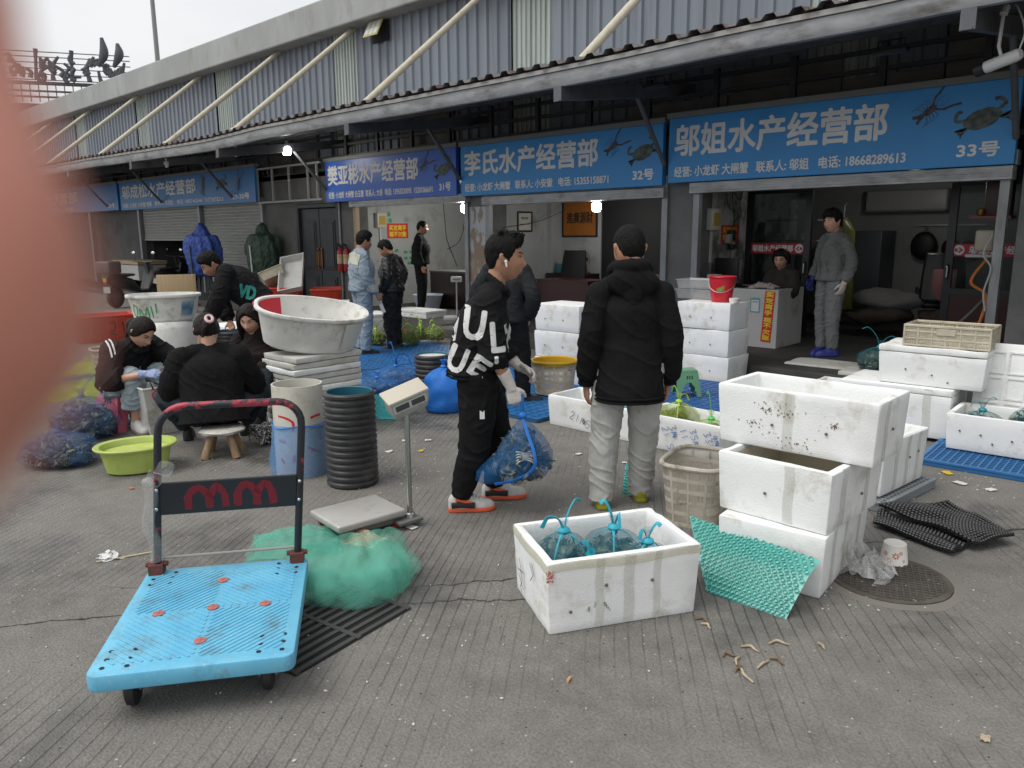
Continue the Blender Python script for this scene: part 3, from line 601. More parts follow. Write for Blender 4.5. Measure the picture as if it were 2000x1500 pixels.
HAIRLINE = [(0, .066), (.55, .066), (.95, .052), (1.15, .02), (1.3, -.012), (1.45, .004), (1.75, .018), (1.95, -.01), (2.3, -.05), (3.15, -.072)]
def interp(T, a):
    for (x0, y0), (x1, y1) in zip(T, T[1:]):
        if a <= x1: return y0+(y1-y0)*(a-x0)/(x1-x0)
    return T[-1][1]
def person(label, loc, rz, pose=None, vox=.007, hr=(0, 0, 0), hs=1.08, skin=None, hair=None, jacket=None, trousers=None, shoes=None, hands=None, gloves=None, face=True, height=1.0, legs=True, group=None):
    J = dict(J0); J.update(pose or {}); J = {k: tuple(c*height for c in v) for k, v in J.items()}
    skin = skin or skinA; root = thing('person', label, 'person', loc, rz, group); S = height
    Mh = Matrix.Translation(V(*J['hd'])) @ rotm(hr[0], hr[1], hr[2]) @ Matrix.Scale(hs*S, 4)
    mb = MB(); mb.ell((0, 0, 0), None, Mh, 44, 40, fn=head_pt)
    for s in (-1, 1):      # ears
        mb.tube([Mh @ V(s*.070, -.004, -.022), Mh @ V(s*.079, -.012, -.004), Mh @ V(s*.083, -.02, .018), Mh @ V(s*.076, -.006, .026), Mh @ V(s*.070, .002, .012)], [.008*S, .0095*S, .0095*S, .007*S, .005*S], 8, smooth=12)
        mb.ell(Mh @ V(s*.072, -.006, 0), (.009*S, .014*S, .02*S), nu=8, nv=6)
    nk = V(*J['nck']); hb = Mh @ V(0, -.028, -.055)
    mb.tube([nk+(nk-hb)*.45, nk, hb, Mh @ V(0, -.02, 0)], [.066*S, .058*S, .054*S, .05*S], 14, smooth=10)
    torso(mb, J, [(-.1, .13*S, .09*S, 0), (1, .125*S, .085*S, 0), (2, .135*S, .085*S, 0), (2.5, .085*S, .065*S, 0), (3, .056*S, .052*S, 0)])
    hands = hands or {}
    for s, sd_ in (('L', -1), ('R', 1)):
        sh, el, wr = V(*J['s'+s]), V(*J['e'+s]), V(*J['w'+s]); limb(mb, [sh+(el-sh)*.08, el, wr], [.042*S, .041*S, .027*S], n=14, seg=10)
        h = hands.get(s, {}); dr = V(*h.get('d', tuple((wr-el)))); hn = V(*h.get('n', (sd_, -.2, 0))); ht = V(*h.get('t', (0, 1, 0)))
        if h.get('show', True): hand(mb, wr, dr, hn, ht, h.get('curl', .35), S*h.get('sc', 1.0), thumb=h.get('thumb', 1))
        if legs:
            limb(mb, [V(*J['h'+s]), V(*J['k'+s]), V(*J['a'+s])], [.075*S, .05*S, .037*S], n=14, seg=10); mb.ell(V(*J['a'+s])+V(0, .04, -.05), (.028, .07, .024), nu=10, nv=8)
    me = remesh(mb, vox, 2); link('body', me, skin, root, ang=0)
    bv = BVHTree.FromPolygons([v.co for v in me.vertices], [p.vertices for p in me.polygons])
    def onface(x, z, off=0):
        o = Mh @ V(x, .2, z); d = (Mh.to_3x3() @ V(0, -1, 0)).normalized(); h = bv.ray_cast(o, d); return (h[0]-d*off) if h[0] else Mh @ V(x, .085, z)
    if face:
        for s in (-1, 1):
            c = onface(s*.031, .0125); mb = MB(); mb.ell((0, 0, 0), (.0125*S, .0045*S, .0038*S), Mh.to_quaternion().to_matrix().to_4x4(), 12, 8); ew = mb.build('eye', eyew, root, Matrix.Translation(c))
            mb = MB(); mb.ell((0, .0032*S, 0), (.0058*S, .0036*S, .0042*S), None, 10, 8); mb.build('iris', eyed, ew, Mh.to_quaternion().to_matrix().to_4x4())
            MB().tube([onface(s*.016, .013, .001), onface(s*.024, .0185, .0015), onface(s*.034, .019, .0015), onface(s*.046, .0135, .001)], [.0012*S, .0017*S, .0018*S, .0012*S], 6, smooth=9).build('eyelid_line', eyed, root)
            MB().tube([onface(s*.016, .0315, .001), onface(s*.028, .036, .0012), onface(s*.04, .037, .001), onface(s*.05, .031, .0)], [.0028*S, .0038*S, .0033*S, .0015*S], 6, smooth=9).build('eyebrow', browm, root)
        mb = MB(); mb.tube([onface(-.022, -.062), onface(-.011, -.0585, .0004), onface(0, -.0595, .0006), onface(.011, -.0585, .0004), onface(.022, -.062)], [.0015*S, .0038*S, .0036*S, .0038*S, .0015*S], 8, smooth=13)
        mb.tube([onface(-.02, -.0635), onface(0, -.0685, .0008), onface(.02, -.0635)], [.0015*S, .0048*S, .0015*S], 8, smooth=11); mb.build('lips', lipm, root)
    # hair
    hp_ = dict(top=.024, side=.008, line=HAIRLINE, amp=.004, f=55, m=hairm, lift=0, extra=None, dz=0); hp_.update(hair or {})
    def hf(p):
        q = head_pt(p, .0); a = abs(math.atan2(p.x, p.y)); zl = interp(hp_['line'], a)+hp_['dz']; zl += .011*noise.noise(V(a*7*(1 if p.x > 0 else -1), q.z*40, len(label))); k = ss(zl-.012, zl+.008, q.z)
        th = hp_['side']+(hp_['top']-hp_['side'])*ss(-.01, .085, q.z); th += hp_['lift']*ss(.02, .09, q.z)*ss(-.2, .8, p.y)
        return q*(.86+(.14*k))+p*(th*k)
    mb = MB(); mb.ell((0, 0, 0), None, Mh, 48, 36, fn=hf)
    if hp_['extra']: hp_['extra'](mb, Mh, S)
    hm = remesh(mb, max(.0045, vox*.8), 1); displace(hm, hairfn(hp_['amp'], hp_['f'], len(label))); link('hair', hm, hp_['m'], root, ang=0)
    out = dict(root=root, J=J, Mh=Mh, body=me, onface=onface)
    # clothes
    seed = len(label)*1.7
    if jacket:
        k = dict(m=None, infl=0.0, hem=-.55, sleeve=1.0, collar=.07, hood=None, amp=.005, f=9, rip=.004, cuff=.036, hemw=0, flare=0, pads=1.0, arm=1.0); k.update(jacket); i = k['infl']
        mb = MB(); hw = k['hemw']
        torso(mb, J, [(k['hem'], (.165+i+k['flare'])*S, (.125+i+k['flare'])*S, 0), (k['hem']+.12, (.178+i+hw)*S, (.138+i+hw)*S, 0), (.3, (.172+i)*S, (.132+i)*S, 0), (1, (.168+i)*S, (.13+i)*S, .004), (1.7, (.178+i)*S, (.137+i)*S, .008), (2.1, (.168+i*.6)*S, (.128+i*.7)*S, .004), (2.5, (.118)*S, (.102+i*.3)*S, 0), (2.92, .086*S, (.075)*S, .0), (3.0+k['collar'], .070*S, .066*S, .006)])
        nk = V(*J['nck'])
        for s in 'LR':
            sh, el, wr = V(*J['s'+s]), V(*J['e'+s]), V(*J['w'+s]); f = k['sleeve'] if not isinstance(k['sleeve'], dict) else k['sleeve'][s]
            path = [sh, el, wr] if f >= 1 else [sh, el, el+(wr-el)*f]; ar = k['arm']
            r = [(.064+i*.4)*S*ar, (.060+i*.55)*S*ar, (.05+i*.4)*S*ar if f >= 1 else (.056+i*.5)*S*ar]
            pts, rad = ripple(path, r, 34, k['rip']*.5, 70, seed)
            if f >= 1: rad[-1] = rad[-2] = k['cuff']*S; rad[-3] = k['cuff']*S*1.12
            mb.tube(pts, rad, 16); mb.ell(pts[0], (rad[0]*1.0, rad[0]*1.0, rad[0]*.95), nu=14, nv=10)
            mb.tube([nk-V(0, 0, .01), nk.lerp(sh, .55)+V(0, 0, .004), sh-V(0, 0, .004)], [.062*S, (.056+i*.2)*S, (.06+i*.36)*S], 12, smooth=8)
        if k['hood'] == 'down':
            sL, sR = V(*J['sL']), V(*J['sR']); lat = (sR-sL).normalized(); up = (nk-V(*J['chs'])).normalized(); fw = up.cross(lat)
            B = Matrix((lat, fw, up)).transposed().to_4x4(); B.translation = nk
            mb.tube([B @ V(.03, .10, -.055), B @ V(.085, .06, .0), B @ V(.098, -.01, .04), B @ V(.06, -.085, .055), B @ V(0, -.10, .055), B @ V(-.06, -.085, .055), B @ V(-.098, -.01, .04), B @ V(-.085, .06, .0), B @ V(-.03, .10, -.055)], [.02, .032, .04, .042, .044, .042, .04, .032, .02], 12, smooth=36)
            mb.ell(B @ V(0, -.10, -.035), (.15*S, .052*S, .09*S), B.to_quaternion().to_matrix().to_4x4(), 18, 12); mb.ell(B @ V(0, -.118, -.095), (.06*S, .034*S, .06*S), B.to_quaternion().to_matrix().to_4x4(), 14, 10); mb.ell(B @ V(0, -.125, -.14), (.022*S, .02*S, .03*S), B.to_quaternion().to_matrix().to_4x4(), 10, 8)
        if k.get('cuffs'):
            for s in 'LR':
                el, wr = V(*J['e'+s]), V(*J['w'+s]); ax = (wr-el).normalized(); U_ = ax.orthogonal().normalized(); W_ = ax.cross(U_); cb_ = MB()
                for q_ in (-.03, -.016, -.002): cb_.tube([wr+ax*q_+(U_*math.cos(a)+W_*math.sin(a))*(k['cuff']*S*.93) for a in [x*2*math.pi/20 for x in range(20)]], .008, 6, closed=True)
                cb_.build('cuff', k['m'], root)
        if k['hood'] == 'collar':
            sL, sR = V(*J['sL']), V(*J['sR']); lat = (sR-sL).normalized(); up = (nk-V(*J['chs'])).normalized(); fw = up.cross(lat); B = Matrix((lat, fw, up)).transposed().to_4x4(); B.translation = nk
            mb.tube([B @ V(.075*math.sin(a), .012+.07*math.cos(a), .02-.03*math.cos(a)) for a in [x*2*math.pi/18 for x in range(18)]], .022, 10, closed=True)
        if k.get('more'): k['more'](mb, J, S)
        jm = remesh(mb, vox*1.0, 3); displace(jm, clothfn(k['amp'], k['f'], seed, k['amp']*.25, 45)); out['jacket'] = jm; link('jacket', jm, k['m'], root, ang=0)
    if trousers and legs:
        k = dict(m=None, infl=0.0, amp=.005, f=9, rip=.004, end=.0, cuff=.058, top=.55); k.update(trousers); i = k['infl']; mb = MB()
        torso(mb, J, [(-.45, .10*S, .085*S, 0), (-.2, (.155+i)*S, (.115+i)*S, 0), (.1, (.165+i)*S, (.125+i)*S, 0), (k['top'], .15*S, .11*S, 0)])
        for s in 'LR':
            h, kn, an = V(*J['h'+s]), V(*J['k'+s]), V(*J['a'+s]); an = an+(an-kn).normalized()*k['end']
            pts, rad = ripple([h, kn, an], [(.098+i)*S, (.074+i)*S, (k['cuff']+i*.5)*S], 44, k['rip']*.45, 55, seed+ord(s)); mb.tube(pts, rad, 18); mb.ell(pts[0], (rad[0],)*3, nu=14, nv=10)
        tm = remesh(mb, vox, 3); displace(tm, clothfn(k['amp'], k['f'], seed+4, k['amp']*.2, 40)); out['trousers'] = tm; link('trousers', tm, k['m'], root, ang=0)
    if shoes and legs:
        for s in 'LR':
            sp = dict(m=None, sole=None, yaw=0, pitch=0, h=1.0, extra=None); sp.update(shoes)
            if isinstance(sp['yaw'], dict): sp['yaw'] = sp['yaw'][s]
            if isinstance(sp['pitch'], dict): sp['pitch'] = sp['pitch'][s]
            a = V(*J['a'+s]); M_ = Matrix.Translation(a+V(0, 0, -.088)) @ rotm(sp['pitch'], 0, sp['yaw']); prof = [(-.078, .022, .055), (-.068, .032, .075), (-.045, .038, .098), (0, .040, .105), (.04, .041, .092), (.085, .045, .068), (.13, .046, .054), (.165, .040, .046), (.188, .026, .036), (.2, .01, .022)]
            mb = MB(); rr = []
            for y, w, h in cm(prof, 22):
                rr.append([V(w*math.copysign(abs(math.cos(q))**.8, math.cos(q)), y, .02+h*max(-.05, math.sin(q))*sp['h']) for q in [x*2*math.pi/18 for x in range(18)]])
            mb.rings(rr); sh = mb.build('shoe', sp['m'], root, M_, ang=50)
            ol = [(-.08, .02), (-.07, .034), (-.04, .041), (0, .041), (.05, .043), (.1, .049), (.14, .049), (.175, .04), (.2, .02), (.208, 0)]
            poly = [(x, y) for y, x in ol]+[(-x, y) for y, x in reversed(ol[:-1])]; MB().prism(poly, .028).build('sole', sp['sole'], sh, bevel=.006, ang=30)
            if sp['extra']: sp['extra'](sh)
    if jacket and jacket.get('band'):
        jv = BVHTree.FromPolygons([v.co for v in out['jacket'].vertices], [p.vertices for p in out['jacket'].polygons]); z0 = jacket['band']; cx_, cy_ = J['pel'][0], J['pel'][1]; pts = []
        for i in range(56):
            a = i*2*math.pi/56; d = V(math.cos(a), math.sin(a), 0); h = jv.ray_cast(V(cx_, cy_, z0)+d*.6, -d)
            if h[0]: pts.append(h[0] if (h[0]-V(cx_, cy_, z0)).length < .27 else V(cx_, cy_, z0)+d*.2)
        for k, dz in enumerate((0, -.022) if len(pts) > 20 else ()): MB().tube([p+V(0, 0, dz) for p in pts], .0075, 6, closed=True).build('hem_band', jacket['m'], root)
    for s, gm in (gloves or {}).items():
        h = hands.get(s, {}); sd_ = -1 if s == 'L' else 1; el, wr = V(*J['e'+s]), V(*J['w'+s]); dr = V(*h.get('d', tuple(wr-el))); g = dict(m=None, cuff=.07); g.update(gm if isinstance(gm, dict) else dict(m=gm)); mb = MB()
        hand(mb, wr, dr, V(*h.get('n', (sd_, -.2, 0))), V(*h.get('t', (0, 1, 0))), h.get('curl', .35), S*h.get('sc', 1.0), infl=.0022, thumb=h.get('thumb', 1))
        ax = (wr-el).normalized(); mb.tube([wr-ax*g['cuff'], wr-ax*g['cuff']*.5, wr, wr+dr.normalized()*.02], [.041*S, .036*S, .031*S, .03*S], 14, smooth=8)
        gmesh = remesh(mb, min(vox, .0055), 1); displace(gmesh, clothfn(.0018, 35, seed)); link('glove', gmesh, g['m'], root, ang=0)
    return out
# ---------------- the people of the photo ----------------
def cloth(name, c, c2, **k): return mat(name, c, k.pop('rough', .85), col2=c2, scale=k.pop('scale', 5), bump=k.pop('bump', .25), bscale=k.pop('bscale', 220), sheen=k.pop('sheen', 0), spec=k.pop('spec', .12), **k)
blackc = cloth('black_cotton', (.008, .008, .009), (.012, .012, .013)); blackf = cloth('black_fleece', (.007, .007, .0075), (.010, .010, .011)); blackt = cloth('black_track', (.011, .011, .012), (.017, .017, .018))
printw = mat('white_print_cloth', (.55, .55, .54), .8, dirt=(.05, .05, .05), dscale=30, dlo=.60, dhi=.68, stretch=(1, 1, 3))
greyt = cloth('pale_grey_work_cloth', (.40, .40, .38), (.46, .46, .44), dirt=(.28, .27, .25), dscale=6); boot = mat('olive_boot_rubber', (.28, .27, .02), .35, col2=(.2, .2, .02))
whitesh = mat('white_leather', (.55, .54, .52), .5, col2=(.45, .44, .42), scale=20); coral = mat('coral_rubber', (.75, .12, .05), .5); blk_r = mat('black_rubber', (.015, .015, .016), .6); latex = mat('white_latex', (.62, .57, .54), .45, col2=(.68, .62, .58), scale=20, spec=.5)
RIGHT = atan_r = math.atan2(-CR.x, CR.y); AWAY = YAW
def facing(a, px=1000):   # degrees: 0 = away from the viewer, 90 = to the viewer's left, 180 = towards the viewer
    return YAW+math.atan((1000-px)/FPX)+R(a)
# walking man with the printed hoodie
def quiff(mb, M, S):
    rr = random.Random(5)
    for i in range(26):
        x = rr.uniform(-.055, .055); y = rr.uniform(-.04, .085); z = .112-.25*x*x*10-.9*max(0, y-.03)**1.2*.5
        mb.tube([M @ V(x, y, z-.01), M @ V(x*1.15+rr.uniform(-.01, .01), y+.004, z+.022), M @ V(x*1.2+rr.uniform(-.015, .015), y+rr.uniform(-.02, .03), z+.034)], [.014, .012, .004], 6, smooth=6)
p1 = person('man in black hoodie with white brushed letters carrying a blue net bag', G(950, 985), facing(-83), dict(pel=(0, -.06, .84), wst=(0, -.05, .97), chs=(0, .0, 1.15), nck=(0, .065, 1.335), hd=(0, .125, 1.505),
    sR=(.175, .01, 1.265), eR=(.225, .035, .985), wR=(.20, .135, .775), sL=(-.175, .03, 1.265), eL=(-.2, .07, .99), wL=(-.12, .22, .845), hR=(.09, -.05, .80), hL=(-.09, -.04, .80), kR=(.10, -.075, .43), aR=(.09, -.16, .09), kL=(-.09, .07, .45), aL=(-.1, .06, .09)),
    vox=.006, hr=(R(-4), 0, R(-6)), hs=1.13, skin=skinA, hair=dict(top=.028, side=.007, lift=.014, amp=.004, extra=quiff, line=[(0, .072), (.6, .068), (.95, .05), (1.15, .02), (1.3, -.012), (1.45, .004), (1.75, .018), (1.95, -.01), (2.3, -.05), (3.15, -.075)]),
    jacket=dict(m=blackc, infl=.022, hem=-.15, hood='collar', band=.85, sleeve=dict(R=.10, L=.75), amp=.008, f=8, rip=.007, arm=1.12), trousers=dict(m=blackc, infl=.02, amp=.008, f=7, rip=.006, cuff=.05, top=.4), shoes=dict(m=whitesh, sole=coral),
    hands=dict(R=dict(d=(0, .28, -1), n=(1, -.1, .1), t=(0, 1, .2), curl=1.15), L=dict(d=(.25, .8, -.42), n=(-.6, .2, .75), t=(.7, .1, .6), curl=.65)), gloves=dict(R=dict(m=latex, cuff=.11), L=dict(m=latex, cuff=.06)))
def put(pp, mname, s, y, z, h, rot=0, D=(-1, 0, 0), X=(0, 1, 0), bold=.006, w=None, mt=None, which='jacket', name='printed_letter', off=.003):
    m_ = text_mesh(s, w, h, bold); m_.v = [tuple(Matrix.Rotation(R(rot), 4, 'Z') @ Vector(v)) for v in m_.v]; D_ = V(*D).normalized()
    base = V(*X)*y+V(0, 0, z)-D_*.3; return wrap(name, m_, pp[which], mt or printw, pp['root'], base, D, X, off)
for s, y, z, h, rot, w in (('U', -.135, 1.07, .17, -10, .10), ('L', .02, 1.0, .16, 2, .07), ('K', .12, .97, .17, 8, .09), ('U', -.235, .885, .15, -22, .085), ('E', -.115, .875, .12, -32, .085), ('I', -.205, 1.05, .15, -12, .025), ('i', .035, .94, .03, 0, .012)):
    put(p1, 'x', s, y, z, h, rot, w=w, bold=.0065)
put(p1, 'x', '▌', .07, 1.345, .11, 24, w=.03, bold=.002) if False else None
MB().box((0, 0, 0), (.004, .028, .05)).build('trouser_label', mat('white_label', (.7, .7, .68), .6), p1['root'], TM((.205, -.035, .62)))
for sgn in (1,):
    e_ = p1['Mh'] @ V(.084, .008, -.012); MB().tube([e_, e_+V(.004, .004, -.03)], [.007, .0045], 8).ell(e_, (.009, .009, .009), nu=8, nv=6).build('earbud', mat('white_plastic_gloss', (.75, .75, .75), .25), p1['root'])
for ch in kids(p1['root']):
    if ch.name.startswith('shoe'):
        mb = MB(); mb.tube([(.035, -.06, .045), (.044, 0, .05), (.048, .08, .045)], .012, 8, flat=1.6, smooth=8); mb.tube([(-.035, -.06, .045), (-.044, 0, .05), (-.048, .08, .045)], .012, 8, flat=1.6, smooth=8); mb.build('heel_panel', blk_r, ch)
        mb = MB()
        for i in range(4): mb.tube([(-.022, .05+.022*i, .105-.011*i), (0, .055+.022*i, .112-.011*i), (.022, .05+.022*i, .105-.011*i)], .004, 6)
        mb.build('laces', mat('lace_white', (.7, .69, .67), .8), ch)
        MB().tube([(.043, -.035, .085), (.046, .02, .07), (.044, .06, .062)], .007, 6, flat=1.5, smooth=7).build('side_panel', coral, ch)
# man in the plain hoodie seen from behind
p2 = person('man seen from behind in a plain black hoodie and pale grey trousers', G(1222, 988), facing(2), dict(pel=(0, 0, .90), wst=(0, .02, 1.03), chs=(0, .03, 1.22), nck=(0, .035, 1.40), hd=(0, .065, 1.55), sL=(-.182, 0, 1.30), sR=(.182, 0, 1.30), eL=(-.232, -.03, 1.02), eR=(.236, -.03, 1.02), wL=(-.25, .02, .765), wR=(.245, .03, .765), hL=(-.1, 0, .86), hR=(.1, 0, .86), kL=(-.13, .03, .47), aL=(-.15, 0, .09), kR=(.11, .06, .47), aR=(.11, .12, .09)),
    vox=.006, hr=(R(-14), 0, R(12)), hs=1.17, hair=dict(top=.012, side=.0022, amp=.003, f=120), face=False,
    jacket=dict(m=blackf, infl=.02, hem=-1.75, band=.705, cuffs=True, hood='down', cuff=.046, amp=.006, f=5, rip=.004, flare=.0, hemw=.002, arm=1.05), trousers=dict(m=greyt, infl=.016, amp=.006, f=8, rip=.003, cuff=.066, end=.045), shoes=dict(m=boot, sole=boot),
    hands=dict(L=dict(d=(.05, .1, -1), curl=.45), R=dict(d=(-.05, .12, -1), curl=.4)))
mb = MB()
for zz in (.665,): mb.tube([(.262*math.cos(a), .19*math.sin(a)+.01, zz) for a in [i*2*math.pi/40 for i in range(40)]], .004, 6, closed=True)
# third man half hidden behind the walking man
p3 = person('man in dark sweatshirt mostly hidden behind the man in the lettered hoodie', G(992, 792), facing(-20), dict(eL=(-.3, -.05, 1.1), wL=(-.2, .1, .9), eR=(.29, -.06, 1.1), wR=(.2, .07, .88), aR=(.13, .12, .09), kR=(.12, .08, .48)), vox=.009, hr=(R(-5), 0, R(35)), hair=dict(top=.012, side=.006, amp=.002), face=False, height=.965,
    jacket=dict(m=cloth('charcoal_sweat', (.018, .019, .022), (.024, .025, .028)), infl=.03, collar=.04), trousers=dict(m=blackt, infl=.02), shoes=dict(m=blk_r, sole=mat('white_sole', (.6, .6, .6), .6), yaw=R(-60)), hands=dict(R=dict(curl=1)))
# man in faded denim
denim = cloth('faded_denim', (.20, .25, .30), (.28, .33, .37), scale=9, dirt=(.15, .19, .24), dscale=12); cream = cloth('cream_denim_yoke', (.42, .42, .36), (.47, .47, .4)); jean2 = cloth('pale_blue_jean', (.19, .24, .30), (.27, .32, .37), scale=9)
p4 = person('man in faded denim jacket with cream shoulder yoke, holding paper in his lowered hand', G(712, 694), facing(-62), dict(hd=(0, .06, 1.555), wR=(.22, .14, .86), eR=(.25, -.01, 1.1)), vox=.010, hr=(R(-12), 0, R(8)), skin=skinA, hair=dict(top=.03, side=.01, amp=.007, f=60, lift=.006), height=1.0,
    jacket=dict(m=denim, infl=.026, hem=-.3, amp=.008, f=9, collar=.05), trousers=dict(m=jean2, infl=.014, amp=.008), shoes=dict(m=blk_r, sole=blk_r), hands=dict(R=dict(curl=.9)))
yk = MB(); yk.grid(lambda u, v: ((u-.5)*.46, (v)*.15-(abs(u-.5)*.06), 0), 20, 6); wrap('shoulder_yoke', yk, p4['jacket'], cream, p4['root'], V(0, -.4, 1.265), (0, 1, 0), (1, 0, 0), .006, 0)
yk = MB(); yk.grid(lambda u, v: ((u-.5)*.2, (v-.5)*.1, 0), 8, 4); wrap('cuff_panel', yk, p4['jacket'], cream, p4['root'], V(.6, .1, .94), (-1, 0, 0), (0, 1, 0), .005, 0)
pw = p4['J']['wR']; MB().box((0, 0, 0), (.004, .05, .13)).build('folded_paper', mat('paper_white', (.6, .6, .58), .7), p4['root'], TM((pw[0], pw[1]+.07, pw[2]-.2), rx=R(20)))
# man in black leather jacket
leath = mat('black_leather', (.010, .010, .011), .38, col2=(.016, .016, .017), bump=.3, bscale=60, spec=.5); dkj = cloth('black_jean', (.014, .015, .017), (.03, .031, .033), scale=12)
p5 = person('man in black leather jacket looking down with a hand in his pocket', G(771, 684), facing(72), dict(hd=(0, .085, 1.535), wL=(-.2, .1, .9), eL=(-.27, -.05, 1.12), wR=(.2, .1, .88), eR=(.27, -.05, 1.12)), vox=.010, hr=(R(-32), 0, R(6)), skin=skinA, hair=dict(top=.024, side=.009, amp=.006), height=.94,
    jacket=dict(m=leath, infl=.03, hem=-.2, amp=.008, f=10, collar=.07), trousers=dict(m=dkj, infl=.018, amp=.01, rip=.008), shoes=dict(m=blk_r, sole=blk_r), hands=dict(L=dict(curl=1), R=dict(curl=.8)))
# man inside shop 31
p6 = person('man in black bomber jacket standing by the desk inside the shop', G(824, 610, .15), facing(-88), dict(hd=(0, .05, 1.56)), vox=.011, hr=(R(-8), 0, 0), skin=skinA, hair=dict(top=.012, side=.006), height=1.03, jacket=dict(m=blackt, infl=.035, hem=-.2), trousers=dict(m=blackc, infl=.015), shoes=dict(m=mat('grey_shoe', (.12, .12, .12), .6), sole=blk_r), hands=dict(R=dict(curl=.6)))
# young man in grey on the platform
greyj = cloth('grey_jacket', (.12, .125, .122), (.15, .155, .15)); greys = cloth('grey_marl', (.15, .155, .16), (.19, .195, .2), scale=60); bluesh = mat('blue_shoe', (.02, .025, .20), .5, col2=(.05, .06, .32), scale=25); blueg = mat('blue_glove', (.012, .025, .16), .6)
def fringe(mb, M, S):
    rr = random.Random(8)
    for i in range(34):
        a = rr.uniform(-1.9, 1.9); x, y = .075*math.sin(a), .09*math.cos(a); z = .075+rr.uniform(0, .03)
        mb.tube([M @ V(x*.8, y*.8, z+.03), M @ V(x*1.12, y*1.1, z), M @ V(x*1.12+rr.uniform(-.01, .01), y*1.1, z-.04)], [.016, .013, .003], 6, smooth=6)
p7 = person('young man in grey jacket and sweatpants with gloves and blue shoes on the shop step', G(1613, 694, .15), facing(126, 1613), dict(hd=(0, .04, 1.575), wR=(.27, .06, .90), eR=(.27, -.02, 1.12), wL=(-.235, -.0, .88), eL=(-.255, -.06, 1.12), aR=(.07, .02, .09), aL=(-.08, -.02, .09)), vox=.009, hr=(R(-3), 0, R(12)), skin=skinB, hair=dict(top=.036, side=.018, amp=.007, f=60, extra=fringe, lift=.006), height=1.02,
    jacket=dict(m=greyj, infl=.018, hem=-.25, hood='collar', amp=.009, cuff=.048, sleeve=.9, arm=.96), trousers=dict(m=greys, infl=.012, cuff=.055, amp=.008), shoes=dict(m=bluesh, sole=bluesh, yaw=dict(L=R(-12), R=R(20))),
    hands=dict(R=dict(curl=.4), L=dict(curl=.3)), gloves=dict(R=dict(m=blueg, cuff=.08), L=dict(m=mat('cotton_glove', (.52, .45, .43), .85), cuff=.09)))
# woman behind the counter
def bob(mb, M, S):
    for s in (-1, 1): mb.tube([M @ V(s*.06, -.03, .09), M @ V(s*.088, -.03, .02), M @ V(s*.085, -.04, -.06)], [.035, .035, .022], 10, smooth=8)
    mb.ell(M @ V(0, -.07, -.02), (.085*S, .05*S, .08*S))
SIT = dict(pel=(0, -.05, .5), wst=(0, -.02, .63), chs=(0, .02, .82), nck=(0, .05, .99), hd=(0, .09, 1.13), sL=(-.165, .03, .935), sR=(.165, .03, .935), eL=(-.20, .1, .70), eR=(.20, .1, .70), wL=(-.1, .32, .72), wR=(.1, .32, .72), hL=(-.09, -.03, .48), hR=(.09, -.03, .48), kL=(-.12, .38, .5), kR=(.12, .38, .5), aL=(-.12, .36, .09), aR=(.12, .36, .09))
brownj = cloth('brown_jacket', (.035, .031, .028), (.05, .044, .04))
p8 = person('woman with short dark hair in a brown jacket leaning on the white counter', onD(1527, 648, G(1560, 680, .15)*1.03)*1.0, facing(150, 1527), SIT, vox=.009, hr=(R(-16), 0, R(15)), skin=skinB, hair=dict(top=.026, side=.018, amp=.004, extra=bob, m=hairb), legs=False, jacket=dict(m=brownj, infl=.03, collar=.05), hands=dict(L=dict(curl=.6), R=dict(curl=.6)))
p8['root'].location.z = .15; p8['root'].location.x -= .08; p8['root'].location.y += .12
# seated woman with stripes
def longtied(mb, M, S): mb.ell(M @ V(0, -.10, -.02), (.045*S, .05*S, .06*S)); mb.tube([M @ V(0, -.09, -.03), M @ V(0, -.085, -.10), M @ V(.0, -.07, -.15)], [.03, .03, .012], 8, smooth=8)
palej = cloth('stonewash_jean', (.26, .32, .35), (.36, .42, .44), scale=8); stripew = mat('white_stripe', (.66, .66, .66), .7); glov = mat('striped_blue_glove', (.22, .27, .46), .85, col2=(.33, .38, .55), scale=70, stretch=(.4, .4, 3)); glovg = mat('grey_rubber_glove', (.10, .10, .105), .6)
p9 = person('young woman on a pink stool in black jacket with white shoulder stripes', G(278, 836), facing(-150, 268), dict(pel=(0, -.24, .37), wst=(0, -.20, .48), chs=(0, -.07, .635), nck=(.0, .055, .755), hd=(.0, .135, .855), sL=(-.18, -.01, .70), sR=(.18, -.01, .70), eL=(-.27, .2, .54), eR=(.27, .07, .49), wL=(-.10, .36, .56), wR=(.10, .31, .525), hL=(-.09, -.22, .35), hR=(.09, -.22, .35), kL=(-.17, .16, .47), kR=(.13, .13, .47), aL=(-.16, .12, .09), aR=(.10, .10, .09)), vox=.008, hr=(R(-40), 0, R(14)), hs=1.1, skin=skinB,
    hair=dict(top=.017, side=.013, amp=.0025, extra=longtied, m=hairb, line=[(0, .078), (.5, .07), (.9, .035), (1.2, -.01), (1.5, -.03), (1.9, -.05), (3.15, -.08)]),
    jacket=dict(m=blackt, infl=.04, hem=-.3, hood='collar', sleeve=dict(R=.35, L=.75), amp=.01, f=8, rip=.006, arm=1.15), trousers=dict(m=palej, infl=.022, end=-.14, cuff=.085, amp=.009), shoes=dict(m=whitesh, sole=mat('gum_sole', (.22, .18, .15), .7), yaw=R(-10)),
    hands=dict(R=dict(d=(-.35, .8, .05), n=(.5, .2, .7), t=(-.4, .1, .8), curl=.7), L=dict(d=(.6, .5, -.1), n=(-.3, .2, .9), t=(.5, .6, .3), curl=.8)), gloves=dict(R=dict(m=glov, cuff=.05), L=dict(m=glovg, cuff=.05)))
